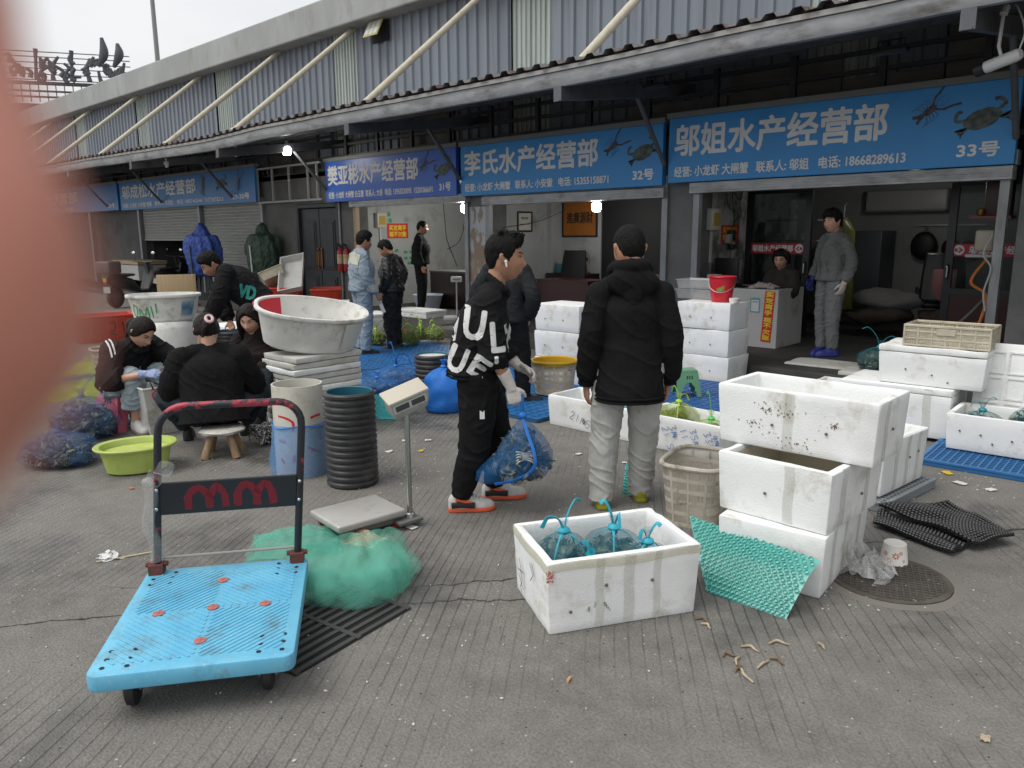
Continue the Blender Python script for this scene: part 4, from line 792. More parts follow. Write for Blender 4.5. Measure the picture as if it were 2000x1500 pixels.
for k in (0, 1):
    st = MB(); st.grid(lambda u, v: (u*.30-.15, v*.012-.006, 0), 26, 1); wrap('shoulder_stripe', st, p9['jacket'], stripew, p9['root'], V(.185+.028*k, -.05, 1.2), (0, 0, -1), (0.25, 1, 0), .006, 0)
    st = MB(); st.grid(lambda u, v: (u*.14-.07, v*.012-.006, 0), 14, 1); wrap('shoulder_stripe', st, p9['jacket'], stripew, p9['root'], V(-.2-.028*k, .0, 1.2), (0, 0, -1), (-.25, 1, 0), .006, 0)
# seated woman from behind
def bun(mb, M, S): mb.ell(M @ V(0, -.10, .045), (.05*S, .035*S, .045*S)); mb.tube([M @ V(0, -.10, .05), M @ V(-.02, -.12, 0), M @ V(-.045, -.1, -.07)], [.03, .03, .012], 8, smooth=8)
djean = cloth('dark_jean', (.02, .028, .036), (.035, .045, .055))
p10 = person('woman seen from behind with a pink hair tie on a low wooden stool', G(425, 880), facing(0, 425), dict(pel=(0, 0, .335), wst=(0, .03, .47), chs=(0, .09, .65), nck=(0, .14, .79), hd=(-.01, .20, .915), sL=(-.2, .09, .715), sR=(.2, .09, .715), eL=(-.285, .15, .47), eR=(.29, .15, .47), wL=(-.13, .40, .47), wR=(.13, .40, .47), hL=(-.11, .02, .31), hR=(.11, .02, .31), kL=(-.34, .26, .40), kR=(.36, .26, .40), aL=(-.22, .46, .09), aR=(.22, .46, .09)), vox=.007, hr=(R(-22), 0, R(8)), hs=1.12, skin=skinB, face=False,
    hair=dict(top=.018, side=.014, amp=.003, extra=bun, m=hairb, line=[(0, .06), (1.2, -.01), (1.9, -.03), (3.15, -.06)]), jacket=dict(m=blackf, infl=.06, hem=-.75, amp=.008, f=6, flare=.04, hemw=.02, collar=.06, arm=1.15), trousers=dict(m=djean, infl=.015, end=-.05), shoes=dict(m=blk_r, sole=blk_r))
M_ = p10['Mh']; MB().tube([M_ @ V(.022*math.cos(a)+.01, -.132+.012*math.sin(a), .05+.026*math.sin(a)) for a in [i*2*math.pi/14 for i in range(14)]], .0125, 8, closed=True).build('hair_tie', mat('pink_satin', (.55, .38, .38), .45, bump=.5, bscale=60), p10['root'])
# woman with loose hair behind the lids
def loose(mb, M, S):
    for s in (-1, 1): mb.tube([M @ V(s*.05, .02, .1), M @ V(s*.088, .0, .0), M @ V(s*.095, .0, -.14), M @ V(s*.09, .02, -.26)], [.03, .032, .035, .012], 10, smooth=10)
    mb.ell(M @ V(0, -.08, -.08), (.09*S, .05*S, .15*S))
p11 = person('woman with loose dark hair looking down beside the stack of foam lids', G(522, 812), facing(150, 500), dict(pel=(0, 0, .38), wst=(0, .02, .5), chs=(0, .06, .67), nck=(0, .12, .80), hd=(0, .18, .925), sL=(-.175, .05, .735), sR=(.175, .05, .735), eL=(-.25, .12, .5), eR=(.25, .12, .5), wL=(-.1, .34, .5), wR=(.1, .34, .5), hL=(-.1, 0, .35), hR=(.1, 0, .35), kL=(-.2, .36, .42), kR=(.2, .36, .42), aL=(-.15, .4, .09), aR=(.15, .4, .09)), vox=.008, hr=(R(-26), 0, R(10)), skin=skinB, hair=dict(top=.018, side=.014, amp=.003, extra=loose, m=hairb, line=[(0, .078), (.5, .06), (.9, .02), (1.2, -.02), (3.15, -.08)]), jacket=dict(m=cloth('dark_brown_fleece', (.02, .015, .015), (.028, .021, .021)), infl=.03), trousers=dict(m=djean), shoes=dict(m=blk_r, sole=blk_r), gloves=dict(R=dict(m=latex, cuff=.05)))
# bending man
teal = mat('teal_print', (.03, .26, .23), .7)
p12 = person('man bending over to the left in a black jacket with teal letters on the sleeve', G(508, 757), facing(92, 502), dict(pel=(0, -.06, .93), wst=(0, .05, 1.05), chs=(0, .18, 1.19), nck=(0, .31, 1.30), hd=(0, .395, 1.35), sL=(-.17, .26, 1.27), sR=(.17, .26, 1.27), eL=(-.22, .36, 1.0), eR=(.2, .33, .98), wL=(-.14, .47, .77), wR=(.05, .26, .74), hL=(-.09, -.05, .9), hR=(.09, -.05, .9)), vox=.009, hr=(R(-38), 0, R(5)), skin=skinA, hair=dict(top=.03, side=.01, amp=.006, lift=.008), jacket=dict(m=blackt, infl=.04, hem=-.1, amp=.008, collar=.06, arm=1.1), trousers=dict(m=cloth('charcoal_jean', (.03, .03, .032), (.045, .045, .048)), infl=.01), shoes=dict(m=blk_r, sole=blk_r), hands=dict(L=dict(curl=.9), R=dict(curl=.7)), height=1.0)
put(p12, 'x', 'VD', .14, 1.02, .11, 18, D=(1, 0, 0), X=(0, -1, 0), w=.17, bold=.008, mt=teal) if False else None
zp = MB(); zp.grid(lambda u, v: ((u-.5)*.007, v*.46, 0), 1, 24); wrap('zip', zp, p7['jacket'], mat('zip_dark', (.03, .03, .035), .5), p7['root'], V(.0, .6, .98), (0, -1, 0), (-1, 0, 0), .004, 0)
for s_ in (-1, 1): zp = MB(); zp.grid(lambda u, v: ((u-.5)*.006+v*.02*s_, v*.13, 0), 1, 8); wrap('pocket', zp, p7['jacket'], MATS['zip_dark'], p7['root'], V(.11*s_, .6, 1.0), (0, -1, 0), (-1, 0, 0), .004, 0)
zp = MB(); zp.grid(lambda u, v: ((u-.5)*.008, v*.22, 0), 1, 14); wrap('zip', zp, p9['jacket'], mat('zip_bright', (.4, .4, .38), .3, metal=.7), p9['root'], V(.0, .8, .48), (0, -1, -.2), (-1, 0, 0), .004, 0)
m_ = text_mesh('VD', .16, .13, .009); wrap('printed_letters', m_, p12['jacket'], teal, p12['root'], V(-.6, .16, 1.02), (1, 0, 0), (0, -1, -.25), .004, 1)
# ---------------- foam boxes ----------------
foamm = mat('white_foam', (.80, .81, .80), .75, col2=(.68, .69, .68), scale=2.6, lo=.45, hi=.75, dirt=(.46, .42, .34), dscale=4.4, dlo=.545, dhi=.74, bump=.5, bscale=130, bdetail=2, spec=.3)
foamo = mat('old_foam', (.60, .60, .57), .8, col2=(.5, .5, .45), scale=3, dirt=(.33, .29, .22), dscale=2.2, dlo=.52, dhi=.74, bump=.6, bscale=110, bdetail=2, spec=.25)
foamc = mat('cream_foam_inside', (.55, .50, .38), .8, bump=.4, bscale=110)
tape = mat('clear_tape', (.60, .59, .53), .15, alpha=.35, spec=.5); pen = mat('marker_black', (.02, .02, .022), .6); penb = mat('marker_blue', (.03, .13, .42), .6)
def rect(N, L=None, Rr=None, w=None, d=None, z=0, ang=None):
    """base frame of a box from ground pixels of its near corner and its left/right neighbours"""
    n = G(*N, z); a = (G(*Rr, z)-n) if Rr else None; b = (G(*L, z)-n) if L else None
    if a is not None and b is not None:
        rz = math.atan2(a.y, a.x); rz2 = math.atan2(b.y, b.x)-math.pi/2; df = (rz2-rz+math.pi) % (2*math.pi)-math.pi; rz += df/2; w = w or a.length; d = d or b.length
    elif a is not None: rz = math.atan2(a.y, a.x); w = w or a.length
    else: rz = math.atan2(b.y, b.x)-math.pi/2; d = d or b.length
    if ang is not None: rz = ang
    c = n+Vector((math.cos(rz)*w/2-math.sin(rz)*d/2, math.sin(rz)*w/2+math.cos(rz)*d/2, 0)); return c, rz, w, d
def box_mesh(w, d, h, wall=.04, floor=.05, taper=.015, opened=True, seed=0, amp=.0016, cuts=5, bev=.009):
    x, y = w/2, d/2; t = taper
    def rc(x, y, z): return [(-x, -y, z), (x, -y, z), (x, y, z), (-x, y, z)]
    rr = [rc(x-t, y-t, 0), rc(x, y, h)]
    if opened: rr += [rc(x-wall, y-wall, h), rc(x-wall-t*.8, y-wall-t*.8, floor)]
    mb = MB().rings(rr); me = mb.mesh('b'); b = bmesh.new(); b.from_mesh(me); bmesh.ops.recalc_face_normals(b, faces=b.faces[:])
    bmesh.ops.bevel(b, geom=b.edges[:], offset=bev, segments=2, affect='EDGES', profile=.5, clamp_overlap=True)
    if cuts: bmesh.ops.subdivide_edges(b, edges=[e for e in b.edges if e.calc_length() > .08], cuts=cuts, use_grid_fill=True)
    b.normal_update()
    for v in b.verts:
        p = v.co; a = amp*nz(p, 9, seed)+amp*.7*nz(p, 38, seed+3)
        edge = min(abs(abs(p.x)-x), abs(abs(p.y)-y))+abs(p.z-h)
        if edge < .02 and nz(p, 17, seed+8) > .2: a -= amp*5*(nz(p, 33, seed)+.55)
        v.co = p+v.normal*a
    b.to_mesh(me); b.free(); return me
def foam(label, base, h, z=0, m=None, opened=True, seed=1, name='foam_box', cat='foam box', group='white foam boxes', lid=None, inner=None, holes=None, dz=0, tapes=(), wall=.04, cuts=5, amp=.0016, **k):
    c, rz, w, d = base; root = thing(name, label, cat, (c.x, c.y, z), rz, group); hl = h-(.055 if lid else 0)
    bx_ = link('box', box_mesh(w, d, hl, opened=opened and not lid, seed=seed, wall=wall, cuts=cuts, amp=amp, **k), m or foamm, root, ang=40)
    if lid: link('lid', box_mesh(w+.004, d+.004, .05, opened=False, seed=seed+5, taper=0, cuts=cuts, amp=amp), m or foamm, root, Matrix.Translation((0, 0, hl+.004)), ang=40)
    if inner: MB().rings([[(sx*(w/2-wall-.012-e), sy*(d/2-wall-.012-e), zz) for sx, sy in ((-1, -1), (1, -1), (1, 1), (-1, 1))] for zz, e in ((.052, .004), (h-.02, 0))], cap=False).build('lining', inner, root, smooth=False)
    if holes:
        mb = MB()
        for f, s_, t_ in holes:
            A = Matrix.Translation((s_*w/2, -d/2+.004, t_*h)) @ FRONT if f == 'f' else (Matrix.Translation((w/2-.004, s_*d/2, t_*h)) @ rotm(R(90), 0, R(90)) if f == 'r' else Matrix.Translation((-w/2+.004, s_*d/2, t_*h)) @ rotm(R(90), 0, R(-90))); mb.T = A; mb.lathe([(.0075, .0), (.006, .0055), (.0, .0058)], 10)
        mb.build('nail_holes', mat('hole_dark', (.12, .11, .10), .9), root)
    for i, (f, s_, ww) in enumerate(tapes):
        mb = MB(); yy = d/2+.002
        if f == 'f': mb.grid(lambda u, v: (s_*w/2+(u-.5)*ww+.004*math.sin(v*7), -yy+.014*(1-v)*1.0, .01+v*(h-.015)), 2, 10)
        elif f == 'l': mb.grid(lambda u, v: (-w/2-.002+.014*(1-v), s_*d/2+(u-.5)*ww+.004*math.sin(v*6), .01+v*(h-.015)), 2, 10)
        else: mb.grid(lambda u, v: (w/2+.002-.014*(1-v), s_*d/2+(u-.5)*ww+.004*math.sin(v*6), .01+v*(h-.015)), 2, 10)
        mb.build('tape_strip', tape, root, fix=False)
    return root
def marks(root, base, h, lines, m, face='f', w=.007, name='handwriting'):
    c, rz, W_, D_ = base; mb = MB()
    for pts in lines: ribbon(mb, pts, w)
    A = Matrix.Translation((0, -D_/2-.001, 0)) @ FRONT if face == 'f' else (Matrix.Translation((-W_/2-.001, 0, 0)) @ rotm(R(90), 0, R(-90)) if face == 'l' else Matrix.Translation((W_/2+.001, 0, 0)) @ rotm(R(90), 0, R(90)))
    return mb.build(name, m, root, A, smooth=False, fix=False)
def scrib(x, y, s, glyphs, rot=0):
    D = {'3': [(0, 1), (.5, 1), (.25, .6), (.55, .3), (.1, 0)], '5': [(.5, 1), (.1, 1), (.1, .6), (.5, .5), (.45, .1), (0, 0)], '2': [(0, .8), (.3, 1), (.5, .7), (0, 0), (.55, .05)], '1': [(.2, 1), (.25, 0)], '4': [(.3, 1), (0, .4), (.6, .45), (.4, .8), (.42, 0)],
         'm': [(0, .1), (.1, .9), (.25, .3), (.35, .9), (.5, .2), (.6, .8), (.65, .1)], 'S': [(.55, .9), (.2, 1), (.1, .65), (.5, .45), (.4, .05), (0, .1)], '.': [(.1, 0), (.16, .05)], '0': [(.3, 1), (.05, .6), (.15, .05), (.5, .3), (.3, 1)]}
    out = []; cx = 0
    for g in glyphs:
        if g in D: out.append([(x+(cx+a)*s*math.cos(rot)-b*s*math.sin(rot), y+(cx+a)*s*math.sin(rot)+b*s*math.cos(rot)) for a, b in D[g]])
        cx += .85
    return out
# front box with four crab bags
B0 = rect((1068, 1246), (990, 1150), (1375, 1207)); f0 = foam('large open foam box with crab bags in the foreground, yellowed at the rim', B0, .325, m=foamm, seed=3, wall=.038, holes=[('f', -.25, .6), ('f', .35, .58), ('f', -.7, .3)], tapes=[('f', -.33, .04), ('f', .42, .035), ('f', .05, .05)], amp=.0024, cuts=8)
marks(f0, B0, .325, [[(.02, .24), (.06, .2), (.03, .16)], [(.05, .25), (.08, .2)], [(-.13, .2), (-.09, .11), (-.12, .06)], [(-.15, .14), (-.07, .15)], [(-.14, .12), (-.07, .07)], [(-.11, .17), (-.10, .04)]], pen, 'l', .006)
wt = MB(); w_, d_ = B0[2], B0[3]
wt.grid(lambda u, v: ((u-.5)*w_, -d_/2-.0015+.0005*math.sin(u*40), .325-.045+v*.04+.006*math.sin(u*9)), 30, 2); wt.build('rim_tape', mat('yellowed_tape', (.56, .53, .34), .2, alpha=.4), f0, fix=False)
wt = MB(); wt.grid(lambda u, v: (-w_/2-.0015, (u-.5)*d_, .325-.05+v*.045+.005*math.sin(u*8)), 24, 2); wt.build('rim_tape', MATS['yellowed_tape'], f0, fix=False)
MB().box((0, 0, 0), (.03, .003, .05)).build('checked_tape', mat('red_check', (.45, .05, .05), .5, col2=(.6, .58, .5), scale=120, lo=.49, hi=.51), f0, TM((-w_/2+.012, -d_/2-.003, .27)))
# tall stack on the right
S1 = rect((1605, 1175), (1395, 1120), (1700, 1070)); s1 = foam('bottom white foam box of the three box stack behind the green bubble sheet', S1, .30, seed=11, opened=False, tapes=[('f', -.6, .06), ('f', -.1, .05), ('f', .55, .06)])
S2 = rect((1617, 1051), (1397, 990), (1718, 985), z=.302); s2 = foam('middle foam box with cream inside in the three box stack on the right', S2, .295, z=.302, seed=12, inner=foamc, holes=[('l', .1, .45), ('f', .2, .4)], tapes=[('f', -.5, .06), ('f', .4, .05), ('l', -.3, .05)])
S3 = rect((1709, 919), (1401, 857), (1764, 880), z=.60); s3 = foam('top foam box of the right stack, largest, open and smudged with brown dirt', S3, .30, z=.60, seed=13, m=foamm, holes=[('l', .25, .42), ('l', -.42, .42), ('f', 0, .5)], tapes=[('l', .05, .05), ('f', -.4, .05)], amp=.002, cuts=8)
sm = MB(); rr_ = random.Random(4)
for cx, cz, n_, sp_ in ((-.12, .2, 44, .05), (.20, .17, 26, .03), (-.2, .12, 22, .04), (.0, .03, 50, .12), (-.02, .19, 20, .07)):
    for i in range(n_):
        a, r_ = rr_.uniform(0, 6.28), abs(rr_.gauss(0, sp_)); x_, z_ = cx+r_*math.cos(a), cz+r_*.5*math.sin(a)
        if .012 < z_ < .28: q = rr_.uniform(.001, .0042); sm.T = Matrix.Translation((-S3[2]/2+.0135*(1-z_/.3)-.0015, -x_, z_)) @ rotm(R(90), 0, R(-90)); sm.prism([(q*math.cos(t)*rr_.uniform(.6, 1.3), q*math.sin(t)) for t in [k*math.pi/3 for k in range(6)]], .0008)
tag(sm.build('dirt_specks', mat('brown_dirt', (.16, .11, .055), .9), s3, smooth=False, fix=False), kind='stuff')
S4 = rect((1721, 974), None, (1805, 933), d=.42, z=.07); s4 = foam('white foam box on a grey pallet right behind the tall stack', S4, .34, z=.07, seed=14, opened=True, tapes=[('f', -.4, .05), ('f', .1, .05), ('f', .6, .05)], holes=[('f', .2, .55), ('f', .6, .6)])
palg = mat('grey_pallet', (.22, .24, .25), .6)
def pallet(label, base, z, m, n=10, h=.05, group='plastic floor mats'):
    c, rz, w, d = base; root = thing('plastic_pallet', label, 'pallet', (c.x, c.y, z), rz, group); mb = MB()
    nx, ny = max(6, int(w/.045)), max(6, int(d/.045)); t = .010
    for i in range(nx+1): mb.box((-w/2+i*w/nx, 0, h-.008), (t, d, .012))
    for j in range(ny+1): mb.box((0, -d/2+j*d/ny, h-.0095), (w, t, .012))
    mb.build('grid_top', m, root, smooth=False)
    mb = MB()
    for sx in (-1, 1): mb.box((sx*(w/2-.012), 0, h/2), (.022, d+.004, h-.003))
    for sy in (-1, 1): mb.box((0, sy*(d/2-.012), h/2), (w-.05, .022, h-.005))
    mb.build('rim', m, root, bevel=.003, smooth=False)
    mb = MB()
    for i in range(4):
        for j in range(4): mb.lathe([(.03, .0), (.024, h-.018)], 10, c=(-w/2+.08+i*(w-.16)/3, -d/2+.08+j*(d-.16)/3, 0), cap=True)
    mb.build('feet', m, root); return root
pallet('grey plastic pallet under the white foam box behind the tall stack', (S4[0], S4[1], S4[2]+.12, S4[3]+.1), 0, palg, h=.066)
# boxes on the right by the platform
S5 = rect((1841, 875), None, (2000, 900), d=.5, w=.78, z=.05); S5 = (S5[0], S5[1], S5[2], S5[3]); s5 = foam('open foam box with two teal crab bags, far right on the blue mat', S5, .27, z=.052, seed=15, m=foamm, holes=[('f', -.4, .5), ('f', .1, .45), ('f', -.75, .55), ('f', -.2, .3), ('f', .3, .5)])
S6 = rect((1847, 862), (1690, 838), None, d=None, w=.55, z=.03); 
ax5 = S5[1]
c6 = G(1850, 862, .03); R6 = Vector((math.cos(ax5), math.sin(ax5), 0)); U6 = Vector((-R6.y, R6.x, 0))
S6 = (c6-R6*.42+U6*.3, ax5, .84, .6, ); s6 = foam('wide lidded foam box with taped lid left of the crab bag box', S6, .40, z=.03, lid=True, seed=16, tapes=[('f', .6, .06)])
c7 = G(1709, 746, .43); S7 = (c7+R6*.385+U6*.28, ax5, .77, .5); s7 = foam('upper closed foam box with a plastic basket on its top', S7, .31, z=.434, lid=True, seed=17, holes=[('f', -.45, .4), ('f', .05, .3), ('f', .35, .15)])
def slat_crate(label, c, rz, w, d, h, m, z):
    root = thing('plastic_crate', label, 'crate', (c.x, c.y, z), rz); mb = MB()
    for zz in (.008, h*.35, h*.68, h-.01): mb.tube([(-w/2, -d/2, zz), (w/2, -d/2, zz), (w/2, d/2, zz), (-w/2, d/2, zz)], .009 if zz < h*.9 else .013, 6, closed=True)
    for i in range(7):
        for sy in (-1, 1): mb.box((-w/2+i*w/6, sy*d/2, h/2), (.014, .012, h))
    for j in range(5):
        for sx in (-1, 1): mb.box((sx*w/2, -d/2+j*d/4, h/2), (.012, .014, h))
    mb.build('frame', m, root, smooth=False)
    for nm, ax in (('side_mesh', 0), ('end_mesh', 1)):
        for s in (-1, 1):
            mb = MB(); L = w if ax == 0 else d; n_ = int(L/.016)
            for i in range(n_):
                if i % 12 in (5, 6) : continue
                p = -L/2+(i+.5)*L/n_; mb.box((p, s*d/2, h/2) if ax == 0 else (s*w/2, p, h/2), (.005, .006, h*.95) if ax == 0 else (.006, .005, h*.95))
            for zz in [h*(.08+.075*q) for q in range(12)]: mb.box((0, s*d/2, zz) if ax == 0 else (s*w/2, 0, zz), (L, .005, .006) if ax == 0 else (.005, L, .006))
            mb.build(nm, m, root, smooth=False)
    MB().box((0, 0, .006), (w-.01, d-.01, .006)).build('bottom', m, root); MB().box((0, -d/2-.01, h*.72), (.13, .006, h*.3)).build('name_plate', m, root); return root
ivory = mat('ivory_plastic', (.50, .46, .36), .5, col2=(.4, .36, .27), scale=9, dirt=(.2, .17, .12), dscale=8)
c8 = G(1765, 672, .75); slat_crate('ivory plastic crate with slotted sides on the upper foam box', c8+R6*.3+U6*.17, ax5, .60, .36, .17, ivory, .746)
# leaning lid with pressed squares
def lid_tray(label, loc, rz, tilt, w, h, m):
    root = thing('leaning_foam_panel', label, 'foam lid', loc, rz); A = rotm(R(90)-tilt) if False else rotm(R(90)+tilt)
    mb = MB(); mb.rings([[(-w/2, 0, 0), (w/2, 0, 0), (w/2, h, 0), (-w/2, h, 0)], [(-w/2, 0, .035), (w/2, 0, .035), (w/2, h, .035), (-w/2, h, .035)]]); mb.build('slab', m, root, A, bevel=.012)
    mb = MB(); mb.T = A; nx, ny = 4, 3
    for i in range(nx):
        for j in range(ny):
            a0, a1, b0_, b1 = -w/2+.05+i*(w-.1)/nx+.012, -w/2+.05+(i+1)*(w-.1)/nx-.012, .05+j*(h-.1)/ny+.012, .05+(j+1)*(h-.1)/ny-.012
            mb.boxb(a0, a1, b0_, b0_+.012, .0355, .043).boxb(a0, a1, b1-.012, b1, .0355, .043).boxb(a0, a0+.012, b0_+.012, b1-.012, .0355, .043).boxb(a1-.012, a1, b0_+.012, b1-.012, .0355, .043)
    mb.build('pressed_squares', m, root, smooth=False); return root
lid_tray('upright foam lid with pressed squares leaning behind the crab bag box', S5[0]+U6*.30+R6*.02+V(0, 0, .052)-S5[0]*0, ax5, R(-8), .70, .69, foamm)
# low lidded boxes by the step
S9 = rect((1529, 738), None, None, w=.9, d=.6, ang=0) if False else (G(1527, 736)+R6*.37+U6*.29, ax5, .74, .5); foam('low foam box with scuffed grey lid by the shop step', S9, .17, lid=True, seed=18, m=foamo)
c10 = G(1630, 760); S10 = (c10+R6*.40+U6*.32, ax5, .8, .5); foam('foam box with yellowish lid under the teal crab bag', S10, .19, lid=True, seed=19, m=foamo)
c11 = G(1590, 775); S11 = (c11+R6*.33+U6*.1, ax5, .66, .32); foam('narrow open foam box in front of the yellowish lidded box', S11, .18, seed=20)
# stacks behind the two men
n1 = G(1420, 752); rzb = 0.0
for st, (x1, y1, nm) in enumerate(((n1.x, n1.y, 'right'), (-5.03, 6.40, 'left'))):
    for lv, pos in enumerate(('bottom', 'middle', 'top')):
        lab = {'right': 'stack carrying the red bucket', 'left': 'stack between the two men, behind the yellow rimmed basket'}[nm]
        foam('%s foam box of the %s' % (pos, lab), (V(x1-.325+.01*math.sin(lv*3+st), y1+.24+.012*math.cos(lv*5+st), 0), R(1.2*math.sin(lv*4+st*2)), .645, .48), .292, z=lv*.296+.04*0, opened=False, seed=30+st*3+lv, holes=[('f', -.5, .45), ('f', .3, .45)], cuts=3)
# low open boxes along the mat edge
L1 = rect((1069, 828), None, (1236, 866), d=.44); l1 = foam('open foam box with teal net and black handwriting, left of the pale grey trousers', L1, .27, seed=41, wall=.03)
marks(l1, L1, .27, scrib(-.2, .1, .07, '21m5', -.3), pen, 'f', .006)
L2 = rect((1238, 867), None, (1404, 905), d=.44); l2 = foam('open foam box with lime nets and blue handwriting beside the tall stack', L2, .27, seed=42, wall=.03)
marks(l2, L2, .27, scrib(-.12, .18, .055, '21.5', -1.2)+scrib(-.06, .2, .06, '3m', -1.2)+scrib(.04, .19, .055, '11', -1.2)+scrib(.12, .2, .055, '35m', -1.2)+scrib(.24, .2, .055, '335', -1.2)+scrib(.31, .19, .05, '4m', -1.2), penb, 'f', .006)
# pile of foam lids
cl = G(607, 853); lz = rect((607, 853), (507, 818), (722, 826)); 
for i in range(12):
    w_, d_ = .68, .52; c_ = lz[0]+V(.0, .03, 0)
    l_ = link('foam_slab', box_mesh(w_, d_, .048, opened=False, seed=50+i, taper=0.004, cuts=3, amp=.002), foamo if i % 3 else foamm, None, ang=40)
    tag(l_, 'flat foam lid in the pile under the tilted tub, %s from the bottom' % ('lowest', 'second', 'third', 'fourth', 'fifth', 'sixth', 'seventh', 'eighth', 'ninth', 'tenth', 'eleventh', 'topmost')[i] if i not in (0, 11) else ('lowest foam lid of the pile under the tilted tub' if i == 0 else 'topmost foam lid of the pile, directly under the tilted tub'), 'foam lid', 'piled foam lids')
    l_.location = (c_.x+.012*math.sin(i*2.3), c_.y+.012*math.cos(i*1.7), .004+i*.053); l_.rotation_euler = (0, 0, lz[1]+R(1.8*math.sin(i*3.1)))
# ---------------- tubs, drums, basins ----------------
hdpe = mat('white_tub_plastic', (.70, .70, .67), .45, col2=(.62, .62, .58), scale=7, dirt=(.30, .26, .19), dscale=5, dlo=.52, dhi=.72, spec=.4)
def tub(label, loc, rz, w, d, h, tilt=(0, 0), name='plastic_tub'):
    root = thing(name, label, 'tub', loc, rz); A = rotm(tilt[0], tilt[1], 0); mb = MB(); e = 2.3
    mb.lathe([(0, .0), (.74, 0), (.80, .02), (.93, h-.03), (.99, h-.03), (1.0, h-.012), (.99, h), (.93, h), (.915, h-.02), (.77, .03), (.72, .015), (0, .015)], 56, w/2, d/2, e); mb.build('shell', hdpe, root, A, ang=30); return root, A
t1, A1 = tub('white oval tub with red paint patch tilted on the foam lid pile', (lz[0].x-.02, lz[0].y+.02, .70), lz[1]+R(-28), .98, .66, .34, (R(13), R(7)))
redp = mat('red_paint', (.55, .02, .04), .45)
mb = MB(); mb.grid(lambda u, v: ((.49*(.905-.115*v))*math.copysign(abs(math.cos(2.15+u*1.1))**(2/2.3), math.cos(2.15+u*1.1)), (.33*(.905-.115*v))*math.copysign(abs(math.sin(2.15+u*1.1))**(2/2.3), math.sin(2.15+u*1.1)), .325-.22*v), 14, 6); mb.build('red_patch', redp, t1, A1, fix=False)
mb = MB(); mb.grid(lambda u, v: ((.492*(.995+.012*math.sin(v*3.1)-.0*v))*math.copysign(abs(math.cos(2.15+u*1.1))**(2/2.3), math.cos(2.15+u*1.1)), (.332*(.995+.012*math.sin(v*3.1)))*math.copysign(abs(math.sin(2.15+u*1.1))**(2/2.3), math.sin(2.15+u*1.1)), .345-.035*v), 14, 6); mb.build('red_rim_paint', redp, t1, A1, fix=False)
mb = MB(); mb.grid(lambda u, v: (.49*(.925-.105*v)*math.cos(-.95+u*.62)**1, .33*(.94-.105*v)*math.sin(-.95+u*.62)*1.08, .30-.24*v), 10, 4)
mb.v = [(x*1.03, y*1.06, z) for x, y, z in mb.v]; mb.build('paper_patch', mat('white_patch', (.62, .62, .58), .6), t1, A1, fix=False)
bl = G(335, 742); t2, A2 = tub('white oval tub with green scribble and a cut window, behind the seated women', (bl.x, bl.y, .70), facing(-8, 335), .80, .58, .30)
mb = MB(); 
for pts in ([(-.3, .2), (-.33, .1), (-.29, .07), (-.26, .16), (-.3, .2)], [(-.24, .08), (-.22, .15), (-.19, .06)], [(-.17, .08), (-.14, .17), (-.13, .05)], [(-.1, .18), (-.09, .05)], [(-.05, .21), (-.05, .1)], [(-.05, .06), (-.045, .05)]): ribbon(mb, pts, .018)
v2 = []
for x, y, z in mb.v:
    a = -math.pi/2+x/.34; r_ = .80+(.13*y/.27); ca, sa = math.cos(a), math.sin(a); q = (abs(ca)**2.3+abs(sa)**2.3)**(-1/2.3); v2.append((.405*r_*q*ca, .295*r_*q*sa, y))
mb.v = v2; mb.build('green_scribble', mat('green_marker', (.02, .30, .12), .5), t2, fix=False, smooth=False)
mb = MB(); mb.grid(lambda u, v: (.39*(.83+.1*v)*math.cos(-.98+u*.45), .28*(.83+.1*v)*math.sin(-.98+u*.45)*1.02, .06+.16*v), 8, 3); mb.v = [(x*1.07, y*1.07, z) for x, y, z in mb.v]; mb.build('cut_window', mat('window_view', (.40, .46, .50), .5, col2=(.08, .2, .3), scale=9), t2, fix=False)
rb = thing('plastic_barrel', 'white plastic barrel carrying the tub with green scribble', 'barrel', (bl.x, bl.y, 0), facing(0, 335)); MB().lathe([(.26, 0), (.30, .02), (.32, .3), (.32, .62), (.29, .68), (.27, .697)], 40, cap=True, e=2.2).build('shell', hdpe, rb)
cy = G(590, 921); rc_ = thing('plastic_cylinder', 'tall white plastic cylinder with red painted strokes beside the black drum', 'cylinder', cy, facing(0, 590)); MB().lathe([(.172, 0), (.172, .64), (.162, .64), (.162, .03), (0, .03)], 40).build('shell', mat('cream_white_plastic', (.58, .57, .50), .5, col2=(.52, .5, .43), scale=4, dirt=(.38, .34, .24), dscale=5), rc_)
mb = MB()
for pts in ([(-.15, .44), (-.09, .43), (-.04, .40), (-.04, .34)], [(.08, .42), (.12, .43), (.17, .43)], [(-.16, .27), (-.1, .26)], [(-.04, .17), (-.05, .12)], [(.05, .22), (.1, .19), (.15, .17)], [(.15, .30), (.17, .26)], [(-.15, .14), (-.12, .11)]): ribbon(mb, pts, .022)
mb.v = [(.1735*math.sin(x/.173), -.1735*math.cos(x/.173), y) for x, y, z in mb.v]; mb.build('red_strokes', redp, rc_, fix=False, smooth=False)
blp = mat('black_pe', (.028, .028, .03), .42, col2=(.05, .05, .05), scale=6, dirt=(.09, .085, .08), dscale=5, spec=.4); blin = mat('teal_lining', (.02, .12, .17), .4)
